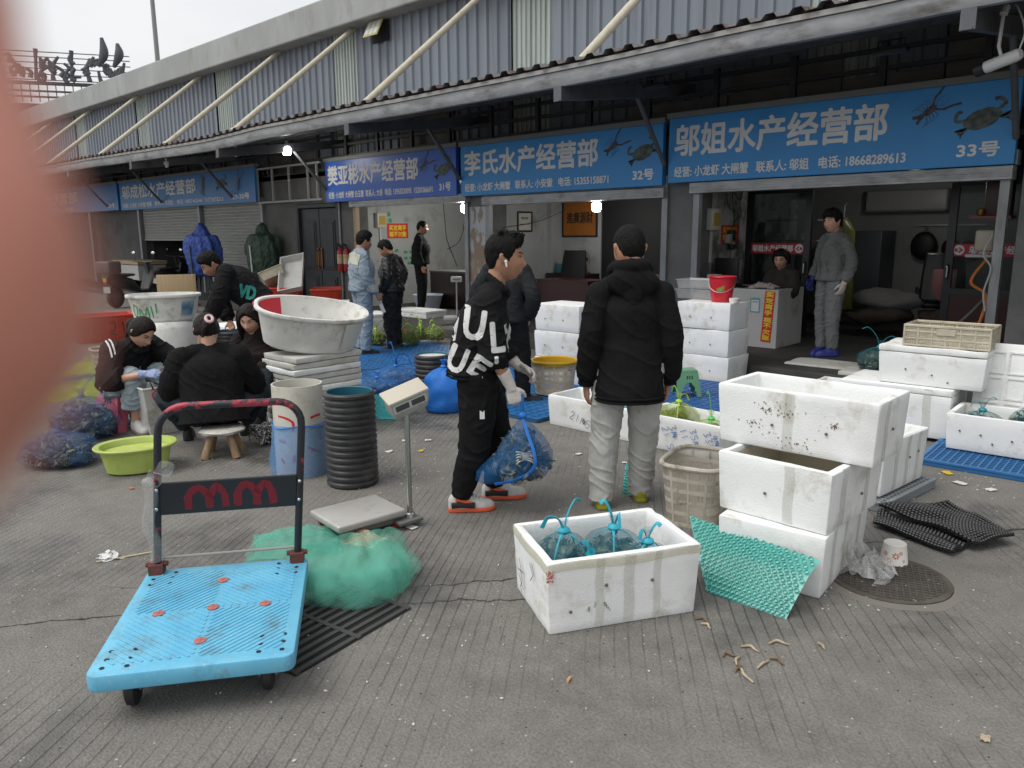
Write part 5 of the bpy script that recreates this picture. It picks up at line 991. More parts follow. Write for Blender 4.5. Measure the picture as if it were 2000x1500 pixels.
def drum(label, p, h, r, fill=None):
    root = thing('corrugated_drum', label, 'drum', p, 0, 'black corrugated drums'); pr = []; n_ = int(h/.042)
    for i in range(n_):
        z0 = i*h/n_; k = h/n_; pr += [(r-.012, z0), (r-.011, z0+k*.18), (r, z0+k*.34), (r+.001, z0+k*.72), (r-.011, z0+k*.88)]
    pr += [(r-.012, h-.002), (r-.02, h)]; MB().lathe(pr, 44).build('wall', blp, root, ang=50); MB().lathe([(r-.021, h), (r-.026, h-.004), (r-.028, .06), (0, .055)], 44).build('lining', blin, root)
    return root
drum('front black corrugated drum with teal lining, left of the platform scale', G(690, 942), .635, .172); d2 = drum('black corrugated drum filled to the brim on the blue mat behind the scale', G(846, 778), .46, .18)
MB().lathe([(0, .44), (.15, .44)], 32).build('white_lid', mat('soft_white', (.6, .6, .58), .5), d2)
bs = G(270, 917); rb2 = thing('wash_basin', 'lime green oval plastic basin on the ground left of the trolley', 'basin', bs, facing(0, 270)); lime = mat('lime_plastic', (.36, .46, .10), .4, col2=(.42, .5, .14), scale=8, dirt=(.28, .36, .08), dscale=6, spec=.4)
MB().lathe([(0, 0), (.17, 0), (.20, .015), (.235, .17), (.27, .178), (.275, .19), (.268, .196), (.235, .19), (.225, .17), (.19, .025), (0, .012)], 48, 1, .78, 2.2).build('bowl', lime, rb2); MB().lathe([(0, .15), (.215, .15)], 40, 1, .78, 2.2).build('foamy_water', mat('foamy_water', (.45, .52, .12), .25, col2=(.52, .58, .2), scale=20), rb2)
# ---------------- crab bags ----------------
def netmat(name, col, a, col2=None): return mat(name, col, .6, alpha=a, col2=col2, scale=25, bump=.4, bscale=50)
nteal = netmat('teal_net', (.03, .22, .29), .24); nblue = netmat('blue_net', (.025, .16, .46), .42); nblue2 = netmat('cobalt_net', (.035, .12, .29), .26); nlime = netmat('lime_net', (.38, .50, .05), .26); ngreen = netmat('mint_net', (.15, .58, .43), .21); ndteal = netmat('dark_teal_net', (.03, .17, .18), .26); naqua = netmat('aqua_net', (.06, .45, .46), .5)
crabs_m = mat('crab_shell', (.06, .07, .06), .35, col2=(.17, .185, .155), scale=14, dirt=(.25, .24, .19), dscale=18, dlo=.6, dhi=.74, spec=.5); crabg = mat('green_crab_shell', (.06, .08, .03), .4, col2=(.16, .18, .07), scale=14, dirt=(.3, .3, .16), dscale=18); stringw = mat('white_string', (.55, .55, .52), .8)
def crab_pile(w, d, h, n, seed, m, parent, string=False):
    rr = random.Random(seed); mb = MB(); st = MB()
    for i in range(n):
        a = rr.uniform(0, 6.28); q = rr.random()**.5; x, y = .5*w*.82*q*math.cos(a), .5*d*.82*q*math.sin(a); z = rr.uniform(.03, max(.04, h*(1-.45*q*q)-.02)); M_ = TM((x, y, z), rr.uniform(-.8, .8), rr.uniform(-.8, .8), rr.uniform(0, 6.28)); s = rr.uniform(.85, 1.15)
        mb.T = M_; mb.ell((0, 0, 0), (.034*s, .029*s, .014*s), nu=10, nv=6)
        for sd in (-1, 1):
            mb.tube([(sd*.026, .022, 0), (sd*.045, .03, .004), (sd*.03, .045, 0), (sd*.008, .05, 0)], [.009, .011, .010, .003], 6)
            for k in range(4): mb.tube([(sd*.03, .012-.012*k, 0), (sd*.052, .014-.017*k, .010), (sd*.066, .0-.016*k, -.006)], [.005, .0042, .0012], 5)
        if string:
            st.T = M_; st.tube([(-.036, 0, .002), (0, -.005, .017), (.036, 0, .002), (0, .0, -.016)], .0022, 4, closed=True); st.tube([(0, -.032, .0), (.0, 0, .017), (0, .04, .0), (0, 0, -.016)], .0022, 4, closed=True)
    o = tag(mb.build('crabs', m, parent), kind='stuff')
    if string: tag(st.build('string', stringw, parent), kind='stuff')
def netbag(label, loc, rz, w, d, h, net, cm_=None, n=14, seed=1, tie=.10, dirn=(.3, .2), loops=1, knot=True, string=False, tie_m=None, group='net bags of crabs', solid=None, name='net_bag'):
    root = thing(name, label, 'net bag', loc, rz, group); off = seed*3.1
    def wob(a, k, z): return 1+.20*noise.noise(V(math.cos(a)*1.9+off, math.sin(a)*1.9, z*11))+.035*math.sin(a*9+off)*ss(.5, 1, z/h)
    pr = [(0, .004), (.30, .003), (.43, .02), (.5, .25*h), (.49, .5*h), (.44, .72*h), (.30, .89*h), (.12, .97*h), (.035, h), (.03, h+.02), (.05, h+.045), (.09, h+.07)]
    MB().lathe([tuple(p[:2]) for p in cm(pr, 26)], 40, w, d, 2.1, wob=wob).build('net', net, root, ang=0)
    tm_ = tie_m or net; mb = MB(); mb.ell((0, 0, h+.005), (.03, .026, .02), nu=10, nv=6)
    z0 = h; dx, dy = dirn
    for k in range(loops):
        s = 1-.25*k; mb.tube([(0, 0, z0), (dx*tie*.3, dy*tie*.3, z0+tie*.55*s), (dx*tie, dy*tie, z0+tie*s), (dx*tie*1.5+.02*k, dy*tie*1.5, z0+tie*.9*s)] if k % 2 == 0 else [(0, 0, z0), (-dx*tie*.5, -dy*tie*.5, z0+tie*.7*s), (-dx*tie*1.1, dy*tie*.2, z0+tie*.75*s), (-dx*tie*1.5, dy*tie*.6, z0+.02)], [.008, .008, .009, .012], 6, flat=.25, smooth=14)
    for k in range(4):
        a = k*1.6+off; mb.tube([(0, 0, h), (.2*w*math.cos(a), .2*d*math.sin(a), h*.93), (.42*w*math.cos(a), .42*d*math.sin(a), h*.66), (.5*w*math.cos(a)*.99, .5*d*math.sin(a)*.99, h*.4)], [.009, .0055, .004, .002], 6, flat=.4, smooth=14)
    mb.build('tie', tie_m or net, root)
    if cm_: crab_pile(w*.96, d*.96, h*.90, int(n*1.5), seed, cm_, root, string)
    return root
tealtie = mat('teal_strip', (.02, .33, .44), .5, col2=(.03, .38, .48), scale=30); bluetie = mat('blue_strip', (.015, .16, .55), .5); limetie = mat('lime_strip', (.36, .56, .08), .5); greent = mat('green_strip', (.10, .50, .12), .5)
def inbox(base, x, y, z): 
    c, rz, w, d = base; return V(c.x+math.cos(rz)*x-math.sin(rz)*y, c.y+math.sin(rz)*x+math.cos(rz)*y, z)
for i, (x, y, w, d, h, lab, dn, tl) in enumerate(((-.165, .07, .27, .27, .275, 'back left teal crab bag with a long strip in the foreground box', (.5, .3), .13), (-.10, -.095, .27, .165, .20, 'front teal crab bag with a white paper tag in the foreground box', (.0, .3), .08), (.07, .05, .30, .28, .27, 'teal crab bag with standing loop in the middle of the foreground box', (.25, .2), .13), (.20, -.04, .26, .22, .22, 'right teal crab bag with arched loop in the foreground box', (-.3, .25), .10))):
    netbag(lab, inbox(B0, x, y, .05), B0[1]+i, w, d, h, nteal, crabs_m, 34, 20+i, tl, dn, 2, tie_m=tealtie)
tg = inbox(B0, -.16, -.14, .235); tg_ = MB().box((0, 0, 0), (.05, .003, .06)).build('paper_tag', mat('pale_blue_tag', (.50, .60, .64), .6)); tag(tg_, 'small pale paper tag with a red number on the front crab bag', 'paper tag'); tg_.location = tg; tg_.rotation_euler = (R(-40), 0, B0[1]+R(10))
text('number', '40', redp, tg_, Matrix.Translation((-.018, -.0022, -.015)) @ FRONT, w=.036, h=.03, bold=.002)
for i, (x, y, w, d, h, lab, dn) in enumerate(((-.2, 0, .32, .3, .22, 'left teal crab bag in the box on the far right', (.5, 0)), (.12, .02, .30, .3, .30, 'right teal crab bag with tied top in the box on the far right', (-.3, .2)))):
    netbag(lab, inbox(S5, x, y, .10), i, w, d, h, ndteal, crabs_m, 40, 30+i, .11, dn, 2, tie_m=mat('dark_teal_strip', (.02, .22, .25), .5))
netbag('teal crab bag with blue tag on the yellowish lid by the step', inbox(S10, -.08, .02, .19), .3, .42, .3, .25, ndteal, crabs_m, 55, 35, .2, (-.6, .2), 2, tie_m=tealtie)
# bag carried by the walking man
pr1 = p1['root']; fist = V(.20, .20, .60); wloc = pr1.matrix_basis @ fist
cb = thing('net_bag', 'bright blue net bag of crabs carried by the man in the lettered hoodie', 'net bag', (wloc.x, wloc.y, .16), pr1.rotation_euler.z, 'net bags of crabs'); cb.scale = (.86, .86, .87)
mb = MB(); rr = []
for u, wy, wx, cy_, z in ((0, .012, .012, 0, .615), (.1, .012, .012, 0, .585), (.2, .013, .013, 0, .535), (.28, .03, .03, .0, .515), (.33, .018, .018, 0, .50), (.45, .075, .06, .01, .44), (.6, .15, .10, .015, .36), (.75, .21, .13, .01, .26), (.87, .235, .14, -.005, .17), (.95, .22, .125, -.03, .105), (1, .14, .06, -.05, .075)):
    ring = []
    for k in range(36):
        a = k*2*math.pi/36; ca, sa = math.cos(a), math.sin(a); s_ = 1+.05*math.sin(7*a+z*9)+.05*noise.noise(V(ca*2, sa*2, z*7)); ring.append((wx*.92*ca*s_, cy_+wy*.92*sa*s_+(-.09*max(0, -sa)**3 if z < .2 else 0)*1.0, z-(.03*max(0, -sa)**2 if z < .2 else 0)))
    rr.append(ring)
mb.rings(rr); mb.build('net', netmat('sky_blue_net', (.012, .14, .38), .32), cb, ang=0)
mb = MB(); mb.tube([(.0, 0, .51), (.075, .02, .42), (.145, .06, .28), (.15, .05, .18), (.11, -.06, .10), (.06, -.2, .06)], .013, 6, flat=.4, smooth=24); mb.ell((0, 0, .515), (.03, .032, .026), nu=10, nv=8); mb.tube([(0, 0, .52), (0, .0, .6), (0, 0, .655)], .011, 8); mb.build('strip', bluetie, cb)
q = bpy.data.objects.new('crabs_holder', None)
rrn = random.Random(9); mb = MB()
for i in range(90):
    a = rrn.uniform(0, 6.28); k = rrn.random()**.4; z = rrn.uniform(.105, .37); f = 1-.5*max(0, (z-.2)/.12); mb.T = TM((.112*k*f*math.cos(a), .19*k*f*math.sin(a)-.01, z), rrn.uniform(-1, 1), rrn.uniform(-1, 1), rrn.uniform(0, 6.28)); mb.ell((0, 0, 0), (.036, .03, .015), nu=10, nv=6)
    for sd in (-1, 1):
        mb.tube([(sd*.026, .022, 0), (sd*.048, .03, .004), (sd*.03, .047, 0), (sd*.008, .05, 0)], [.009, .011, .010, .003], 6)
        for k2 in range(4): mb.tube([(sd*.03, .012-.012*k2, 0), (sd*.052, .014-.017*k2, .010), (sd*.066, .0-.016*k2, -.006)], [.005, .0042, .0012], 5)
tag(mb.build('crabs', crabs_m, cb), kind='stuff')
for sgn in range(1):
    mb = MB(); mb.T = TM((.108, .0, .26), R(70), 0, R(90)); mb.ell((0, 0, 0), (.034, .026, .008), nu=12, nv=6)
    for k in range(5):
        for sd in (-1, 1): mb.tube([(0, -.01*k+.02, .0), (sd*.04, .03-.016*k, .006), (sd*.06, .03-.02*k, 0)], [.005, .005, .002], 5)
    mb.build('pale_crab_belly', mat('crab_belly', (.5, .5, .44), .5), cb)
# crab bags on the left, on the blue mats and in the low boxes
netbag('blue net bag of string tied crabs near the left edge, in front of the other', G(120, 905), .6, .56, .44, .24, nblue2, crabs_m, 70, 51, .14, (.3, .6), 1, tie_m=nblue, string=True)
netbag('blue net bag of string tied crabs behind the lime basin, larger and higher', G(168, 852), .9, .56, .50, .34, nblue2, crabs_m, 80, 52, .16, (.5, .8), 1, tie_m=nblue, string=True)
for i, (x, y, w, h, lab) in enumerate(((735, 672, .30, .22, 'round lime net crab bag between the denim man and the foam boxes'), (797, 673, .36, .30, 'tall lime net crab bag with pink tag behind the leather jacket man'), (822, 664, .26, .22, 'small lime net crab bag in the middle of the row on the blue mat'), (848, 664, .40, .22, 'wide lime net crab bag at the right end of the row on the blue mat'))):
    netbag(lab, G(x, y, .05), i, w, w*.8, h, netmat('olive_net', (.30, .42, .06), .24), crabg, 38, 60+i, .14, (.8-.4*i, .3), 2, tie_m=limetie)
MB().box((0, 0, 0), (.07, .004, .09)).build('pink_tag', mat('pink_tag', (.6, .14, .18), .6)); tgp = bpy.data.objects['pink_tag']; tag(tgp, 'pink paper tag on the tall lime crab bag', 'paper tag'); tgp.location = onD(792, 646, G(797, 673)*.965); tgp.rotation_euler = (R(-20), 0, YAW)
netbag('aqua net bag with long strip in the open box left of the pale trousers', inbox(L1, .05, .02, .05), .2, .5, .3, .22, naqua, crabs_m, 24, 71, .16, (-.3, .2), 2, tie_m=tealtie)
netbag('lime net bag of crabs with upright strip in the box with blue handwriting', inbox(L2, .16, .02, .05), .2, .32, .28, .20, nlime, crabg, 30, 72, .2, (-.2, .2), 1, tie_m=greent)
netbag('pale lime net bag half hidden at the left end of the box with blue handwriting', inbox(L2, -.18, .1, .05), .2, .34, .28, .27, nlime, crabg, 22, 73, .12, (-.4, .2), 2, tie_m=limetie)
def drape(label, name, loc, rz, w, d, h, net, seed, cat='net', group=None, k=5, seam=None):
    """a crumpled empty net lying on the ground"""
    root = thing(name, label, cat, loc, rz, group)
    def fn(u, v, o):
        x, y = (u-.5)*2, (v-.5)*2; r = math.hypot(x, y); e = max(0, 1-r**3.4)**.8
        s = .5+.5*noise.noise(V(u*k*.6+seed, v*k*.6, o)); z = h*e*(.45+.75*s)+.05*h*math.sin(u*24+6*noise.noise(V(u*3, v*3, seed)))*e+.004
        q = 1+.22*noise.noise(V(math.atan2(y, x)*1.6+seed, o, 0)); return (x*w/2*q+.02*noise.noise(V(u*4, v*4, seed)), y*d/2*q+.02*noise.noise(V(v*4, u*4, seed+5)), max(.003, z))
    MB().grid(lambda u, v: [c*q for c, q in zip(fn(u, v, 7.7), (.95, .92, .7))], 36, 36).build('middle_layer', net, root, ang=0, fix=False)
    MB().grid(lambda u, v: fn(u, v, 0), 46, 46).build('outer_layer', net, root, ang=0, fix=False); MB().grid(lambda u, v: [c*.86 for c in fn(u, v, 3.3)], 36, 36).build('inner_layer', net, root, ang=0, fix=False)
    mb = MB(); rr = random.Random(seed)
    for i in range(5):
        a = rr.uniform(0, 3.14); pts = []
        for t in range(9):
            u = .5+.4*math.cos(a)*(t/4-1)+.06*math.sin(t+i); v = .5+.4*math.sin(a)*(t/4-1)+.06*math.cos(t*1.3+i); p = fn(u, v, 0); pts.append((p[0], p[1], p[2]+.003))
        mb.tube(pts, .0013, 5, smooth=26)
    mb.build('seams', seam or net, root); return root
gn = G(690, 1150); dr = thing('green_net', 'mint green empty net heaped on the drain beside the trolley', 'net', gn, facing(0, 690))
for nm, k_, sd_ in (('outer_layer', 1, 3), ('middle_layer', .86, 8), ('inner_layer', .68, 14)):
    mb = MB()
    for c_, r_ in (((-.02, .0, .09), (.19, .20, .15)), ((-.17, .10, .07), (.17, .17, .12)), ((.15, .03, .09), (.13, .20, .15)), ((.05, -.12, .07), (.16, .13, .12)), ((.24, .14, .05), (.08, .08, .06)), ((-.12, -.02, .06), (.12, .2, .10))): mb.ell((c_[0]*(.6+.4*k_), c_[1]*(.6+.4*k_), c_[2]), [q*k_ for q in r_], None, 24, 16)
    gm_ = remesh(mb, .012, 2); displace(gm_, lambda p, n: .022*noise.noise(V(p.x*7+sd_, p.y*7, p.z*7))+.020*max(-.4, 1-abs(noise.noise(V(p.x*8+p.z*3, p.y*8-p.z*2, p.z*4+sd_)))*3.2)); 
    for v in gm_.vertices: v.co.z = max(.006, v.co.z)
    link(nm, gm_, ngreen, dr, ang=0)
drape('mint green end of net spread under the platform scale', 'green_net', G(585, 1065), facing(10), .50, .36, .10, ngreen, 8)
netbag('bright blue net bag slumped against the rear black drum', G(868, 802), .5, .42, .36, .42, netmat('bright_blue_net', (.012, .17, .62), .8), None, 0, 81, .08, (.1, .1), 1, tie_m=bluetie)
netbag('blue net bag of crabs with upright strips on the blue mat', G(775, 755, .05), .2, .62, .46, .22, nblue, crabs_m, 50, 82, .24, (-.5, .3), 2, tie_m=bluetie)
netbag('deep blue net bag of crabs lying behind the pile of lids', G(738, 768, .05), .2, .5, .4, .16, nblue, crabs_m, 30, 83, .22, (.9, .5), 1, tie_m=bluetie)
drape('aqua empty net hanging behind the front black drum', 'empty_net', G(748, 812), .4, .34, .26, .22, naqua, 12); drape('lime empty net on the ground near the pink stool', 'empty_net', G(165, 775), 1.0, .75, .5, .2, nlime, 14); drape('yellow green crumpled net at the left behind the pink stool', 'empty_net', G(185, 728), .3, .8, .6, .16, nlime, 15); drape('dull blue net flattened beside the lime nets', 'empty_net', G(178, 745), .8, .7, .4, .08, nblue2, 16)
bn = thing('net_bag', 'pale blue net pulled over the foot of the white cylinder', 'net bag', cy, facing(0, 590)); MB().lathe([(.19, .005), (.20, .1), (.195, .25), (.185, .33), (.178, .37)], 40, wob=lambda a, k, z: 1+.03*math.sin(5*a+z*8)+(.10*ss(-.2, -1, math.cos(a)) if z < .2 else 0)).build('net', netmat('pale_blue_net', (.12, .30, .60), .5), bn, ang=0)
MB().tube([(.182*math.cos(a), .182*math.sin(a), .36+.012*math.sin(3*a)) for a in [i*2*math.pi/30 for i in range(30)]], .004, 6, closed=True).build('hem', bluetie, bn)
# ---------------- platform trolley ----------------
rnd = random.Random(21)
C4 = [G(*p, .2) for p in ((176, 1312), (578, 1284), (588, 1096), (297, 1104))]
fc, bc = (C4[0]+C4[1])/2, (C4[2]+C4[3])/2; ydir = bc-fc; trz = math.atan2(ydir.y, ydir.x)-math.pi/2-R(1.6); tl_, tw_ = .86, .685; tc_ = (fc+bc)/2
tro = thing('platform_trolley', 'blue plastic platform trolley with scuffed black and red push handle', 'trolley', (tc_.x, tc_.y, 0), trz)
def trolley_blue():
    m = bpy.data.materials.new('trolley_blue'); m.use_nodes = True; t = m.node_tree; b = t.nodes['Principled BSDF']; v = coords(t, rnd=False)
    f1, _ = noisef(t, v, 5, .35, .7, 6); f2, _ = noisef(t, v, 7, .50, .68, 9, .74); f3, _ = noisef(t, v, 60, .62, .7, 3)
    c = mixc(t, f1, (.10, .40, .60), (.16, .48, .66)); m2 = t.nodes.new('ShaderNodeMath'); m2.operation = 'MULTIPLY'; m2.inputs[1].default_value = .6; t.links.new(f2, m2.inputs[0]); c = mixc(t, m2.outputs[0], c, (.12, .15, .16)); c = mixc(t, f3, c, (.3, .45, .55))
    t.links.new(c, b.inputs['Base Color']); b.inputs['Roughness'].default_value = .5; return m
tbm = trolley_blue(); mb = MB()
hw, hl = tw_/2, tl_/2; ol = []
for cx, cy, a0 in ((hw-.04, hl-.04, 0), (-hw+.04, hl-.04, 90), (-hw+.04, -hl+.04, 180), (hw-.04, -hl+.04, 270)):
    for k in range(6): a = R(a0+18*k); ol.append((cx+.04*math.cos(a), cy+.04*math.sin(a)))
mb.prism(ol, .062, Matrix.Translation((0, 0, .134))); dk_ = mb.build('deck', tbm, tro, bevel=.008, ang=30)
mb = MB()       # herringbone ribs in four fields
for sx in (-1, 1):
    for sy in (-1, 1):
        n_ = 22
        for i in range(1, n_):
            L = i/n_*(hw+hl-.10); a, b_ = (min(L, hw-.055), max(0, L-(hw-.055))), (max(0, L-(hl-.075)), min(L, hl-.075))
            p, q = V(sx*(a[0]+.008), sy*(a[1]+.008), .1963), V(sx*(b_[0]+.008), sy*(b_[1]+.008), .1963)
            if (p-q).length > .03:
                d = (q-p); ln = d.length; mb.box((p+q)/2, (ln, .009, .005), rotm(0, 0, math.atan2(d.y, d.x)))
mb.build('tread_ribs', tbm, tro, smooth=False)
hm_ = mat('hole_black', (.008, .008, .009), .7); mb = MB()
for sx in (-1, 1):
    for sy in (-1, 1):
        for dx, dy in ((.045, .05), (.125, .05), (.045, .105), (.125, .105), (.045, .16), (.125, .16)):
            if (dx + dy*sy) != .3: mb.lathe([(.0095, 0), (0, .0004)], 6, c=(sx*(hw-dx), sy*(hl-dy), .1985))
mb.build('bolt_holes', hm_, tro, smooth=False)
plug = mat('red_plug', (.42, .14, .12), .6)
for x, y in ((0, 0), (-.20, -.01), (.20, -.01), (0, .25), (0, -.26)): mb = MB(); mb.lathe([(.022, 0), (.022, .006), (.018, .0075), (0, .0065)], 20, c=(x, y, .196)); mb.box((x, y, .2035), (.034, .003, .002)); mb.box((x, y, .2036), (.003, .034, .002)); mb.build('rubber_plug', plug, tro)
hdl = bpy.data.materials.new('worn_black_red'); hdl.use_nodes = True
def _h(m):
    t = m.node_tree; b = t.nodes['Principled BSDF']; v = coords(t, rnd=False); f, _ = noisef(t, v, 4.2, .545, .565, 9, .75); g, _ = noisef(t, v, 30, .6, .68, 4)
    c = mixc(t, f, (.014, .016, .02), (.36, .022, .045)); c = mixc(t, g, c, (.02, .02, .022)); t.links.new(c, b.inputs['Base Color']); b.inputs['Roughness'].default_value = .4
_h(hdl)
top = .935; px_ = hw-.045; hy = hl-.03; ln_ = -.02
mb = MB(); path = [(-px_, hy, .20), (-px_, hy+.0, .5), (-px_, hy+.01, top-.12)]+[(-px_+.11-.11*math.cos(R(a)), hy+.012, top-.11+.11*math.sin(R(a))) for a in (15, 30, 45, 60, 75, 90)]
path += [(-x, y, z) for x, y, z in reversed(path)]; LEAN = .085; path = [(x+LEAN*(z-.2), y, z) for x, y, z in path]; mb.tube(path, .0165, 14); mb.build('handle', hdl, tro)
mb = MB(); mb.boxb(-px_+.012, px_-.012, hy-.012, hy+.004, .46, .605); mb.v = [(x+LEAN*(z-.2), y, z) for x, y, z in mb.v]; pn = mb.build('back_plate', mat('black_plate', (.013, .015, .018), .38, dirt=(.10, .1, .1), dscale=14, dlo=.66, dhi=.7), tro, bevel=.004, smooth=False)
spray = mat('red_spray', (.24, .010, .022), .65, alpha=.62)
mb = MB()
for pts in ([(-.17, .02), (-.165, .085), (-.12, .115), (-.085, .07), (-.085, .02)], [(-.085, .07), (-.05, .115), (-.02, .08), (-.015, .02)], [(.035, .02), (.04, .09), (.08, .118), (.115, .075), (.115, .02)], [(.115, .075), (.15, .118), (.18, .08), (.185, .02)]): ribbon(mb, pts, .042, .001)
mb.build('red_spray_marks', spray, pn, Matrix.Translation((LEAN*.33, hy-.0125, .46)) @ FRONT, fix=False, smooth=False)
rbk = mat('rusty_red', (.15, .035, .03), .75, col2=(.08, .04, .025), scale=30, bump=.5)
for s in (-1, 1):
    MB().boxb(s*px_-.03, s*px_+.03, hy-.035, hy+.025, .197, .24).tube([(s*px_-.045, hy, .235), (s*px_+.045, hy, .235)], .012, 8).build('hinge_bracket', rbk, tro)
    mb = MB()
    for z in (.49, .575): mb.ell((s*px_+LEAN*(z-.2), hy-.017, z), (.008, .005, .008), nu=10, nv=6)
    mb.build('plate_screws', mat('chrome', (.6, .6, .6), .2, metal=1), tro)
MB().tube([(-px_, hy, .262), (px_, hy, .262)], .006, 8).build('tie_rod', mat('worn_rod', (.35, .3, .27), .5, metal=.5), tro)
whl = mat('wheel_rubber', (.02, .02, .02), .6); zn = mat('zinc', (.4, .4, .38), .4, metal=.8)
for sx in (-1, 1):
    for sy in (-1, 1):
        c_ = V(sx*(hw-.11), sy*(hl-.15), 0); cs = MB().box((c_.x, c_.y, .128), (.09, .1, .012)).boxb(c_.x-.032, c_.x-.026, c_.y-.03, c_.y+.03, .06, .137).boxb(c_.x+.026, c_.x+.032, c_.y-.03, c_.y+.03, .06, .137).build('caster', zn, tro)
        mb = MB(); mb.T = Matrix.Translation((c_.x, c_.y-.01, .062)) @ rotm(0, R(90)); mb.lathe([(.0, -.02), (.05, -.02), (.06, -.014), (.062, 0), (.06, .014), (.05, .02), (0, .02)], 28); mb.build('wheel', whl, cs)
film = mat('film_strip', (.55, .55, .52), .3, alpha=.24)
mb = MB(); mb.grid(lambda u, v: (-px_-.0+.028*math.sin(u*6)+.012*math.sin(v*9), hy-.02+.03*math.cos(u*6), .62-.36*v), 10, 14); mb.grid(lambda u, v: (-px_+.0+.10*u+.02*math.sin(v*5), hy-.02-.03*u+.02*math.sin(u*7), .60+.09*u+.07*(v-.5)*(1-.3*u)+.012*math.sin(u*12+v*4)), 12, 8); mb.ell((-px_, hy-.01, .615), (.026, .026, .02)); mb.build('tied_film', film, tro, fix=False)
# drain grate
dg = G(628, 1222); dga = math.atan2(*(lambda d: (d.y, d.x))(G(690, 1225)-G(575, 1290))); drn = thing('drain_grate', 'black iron drain grate beside the right edge of the trolley', 'drain grate', (dg.x, dg.y, 0), dga)
MB().boxb(-.32, .32, -.22, .22, .0015, .003).build('pit', mat('pit_black', (.004, .004, .004), .9), drn, smooth=False); mb = MB(); iron = mat('drain_iron', (.045, .045, .043), .6, bump=.4, bscale=60)
for i in range(9): mb.boxb(-.31, .31, -.21+i*.05, -.188+i*.05, .003, .010)
for x in (-.32, 0, .305): mb.boxb(x, x+.022, -.22, .22, .0035, .0115)
mb.build('bars', iron, drn, smooth=False, bevel=.001)
# ---------------- platform scale ----------------
SB = rect((661, 1030), (601, 997), (796, 995), z=.11); pp_ = Matrix.Rotation(-SB[1], 3, 'Z') @ (G(801, 1008, .05)-SB[0]); pp_.z = 0; steelb = mat('brushed_steel', (.42, .41, .38), .4, metal=.35, col2=(.5, .49, .46), scale=3, dirt=(.2, .18, .15), dscale=3, stretch=(1, 1, 1), bump=.1)
psc = thing('platform_scale', 'stainless platform scale with display on a pole, standing right of the trolley', 'scale', (SB[0].x, SB[0].y, 0), SB[1]); w_, d_ = SB[2], SB[3]
MB().boxb(-w_/2, w_/2, -d_/2, d_/2, .068, .11).build('weighing_plate', steelb, psc, bevel=.012, seg=3)
MB().boxb(-w_/2+.03, w_/2+.07, -d_/2+.03, -d_/2+.06, .03, .064).boxb(-w_/2+.03, w_/2+.07, d_/2-.06, d_/2-.03, .03, .064).box(((pp_.x+w_/2-.06)/2+.02, pp_.y, .04), (abs(pp_.x-w_/2)+.12, .13, .02)).build('frame', mat('grey_frame', (.16, .16, .15), .5, metal=.4), psc, bevel=.004)
for sx in (-1, 1):
    for sy in (-1, 1): MB().lathe([(.024, 0), (.026, .008), (.02, .014), (.01, .016), (.01, .034)], 16, c=(sx*(w_/2-.05), sy*(d_/2-.045), 0), cap=True).build('levelling_foot', mat('red_foot', (.35, .04, .05), .5), psc)
MB().tube([(pp_.x, pp_.y, .045), (pp_.x, pp_.y, .69)], .0155, 14).lathe([(.035, .045), (.03, .07), (.017, .075)], 16, c=(pp_.x, pp_.y, 0)).build('pole', mat('chrome_pole', (.42, .42, .40), .25, metal=.9), psc)
hd_ = bpy.data.objects.new('display_head', None); COL.objects.link(hd_); hd_.parent = psc; hd_.matrix_local = Matrix.Translation((pp_.x, pp_.y, .735)) @ rotm(R(-16), R(18), facing(18, 797)-SB[1]+R(180)) @ rotm(0, 0, R(180))
MB().prism([(-.11, -.055), (.095, -.055), (.12, .0), (.12, .05), (-.11, .05)], .13, TM((0, .065, 0), R(90))).build('housing', mat('cast_aluminium', (.42, .41, .38), .45, metal=.4, dirt=(.2, .19, .17), dscale=7), hd_, bevel=.012)
MB().box((0, 0, .057), (.245, .15, .018)).build('top_cover', mat('beige_cover', (.48, .44, .36), .55), hd_, bevel=.006)
for x in (-.048, .048): MB().box((x, -.068, .012), (.08, .006, .034)).build('display_window', mat('lcd_grey', (.06, .065, .07), .2), hd_)
MB().box((0, -.0665, .012), (.20, .004, .052)).build('bezel', mat('white_bezel', (.5, .5, .5), .4), hd_)
kn = drape('crumpled beige cloth beside the foot of the platform scale', 'rag', G(710, 1058), .4, .2, .13, .06, mat('beige_cloth', (.40, .29, .20), .85), 33)
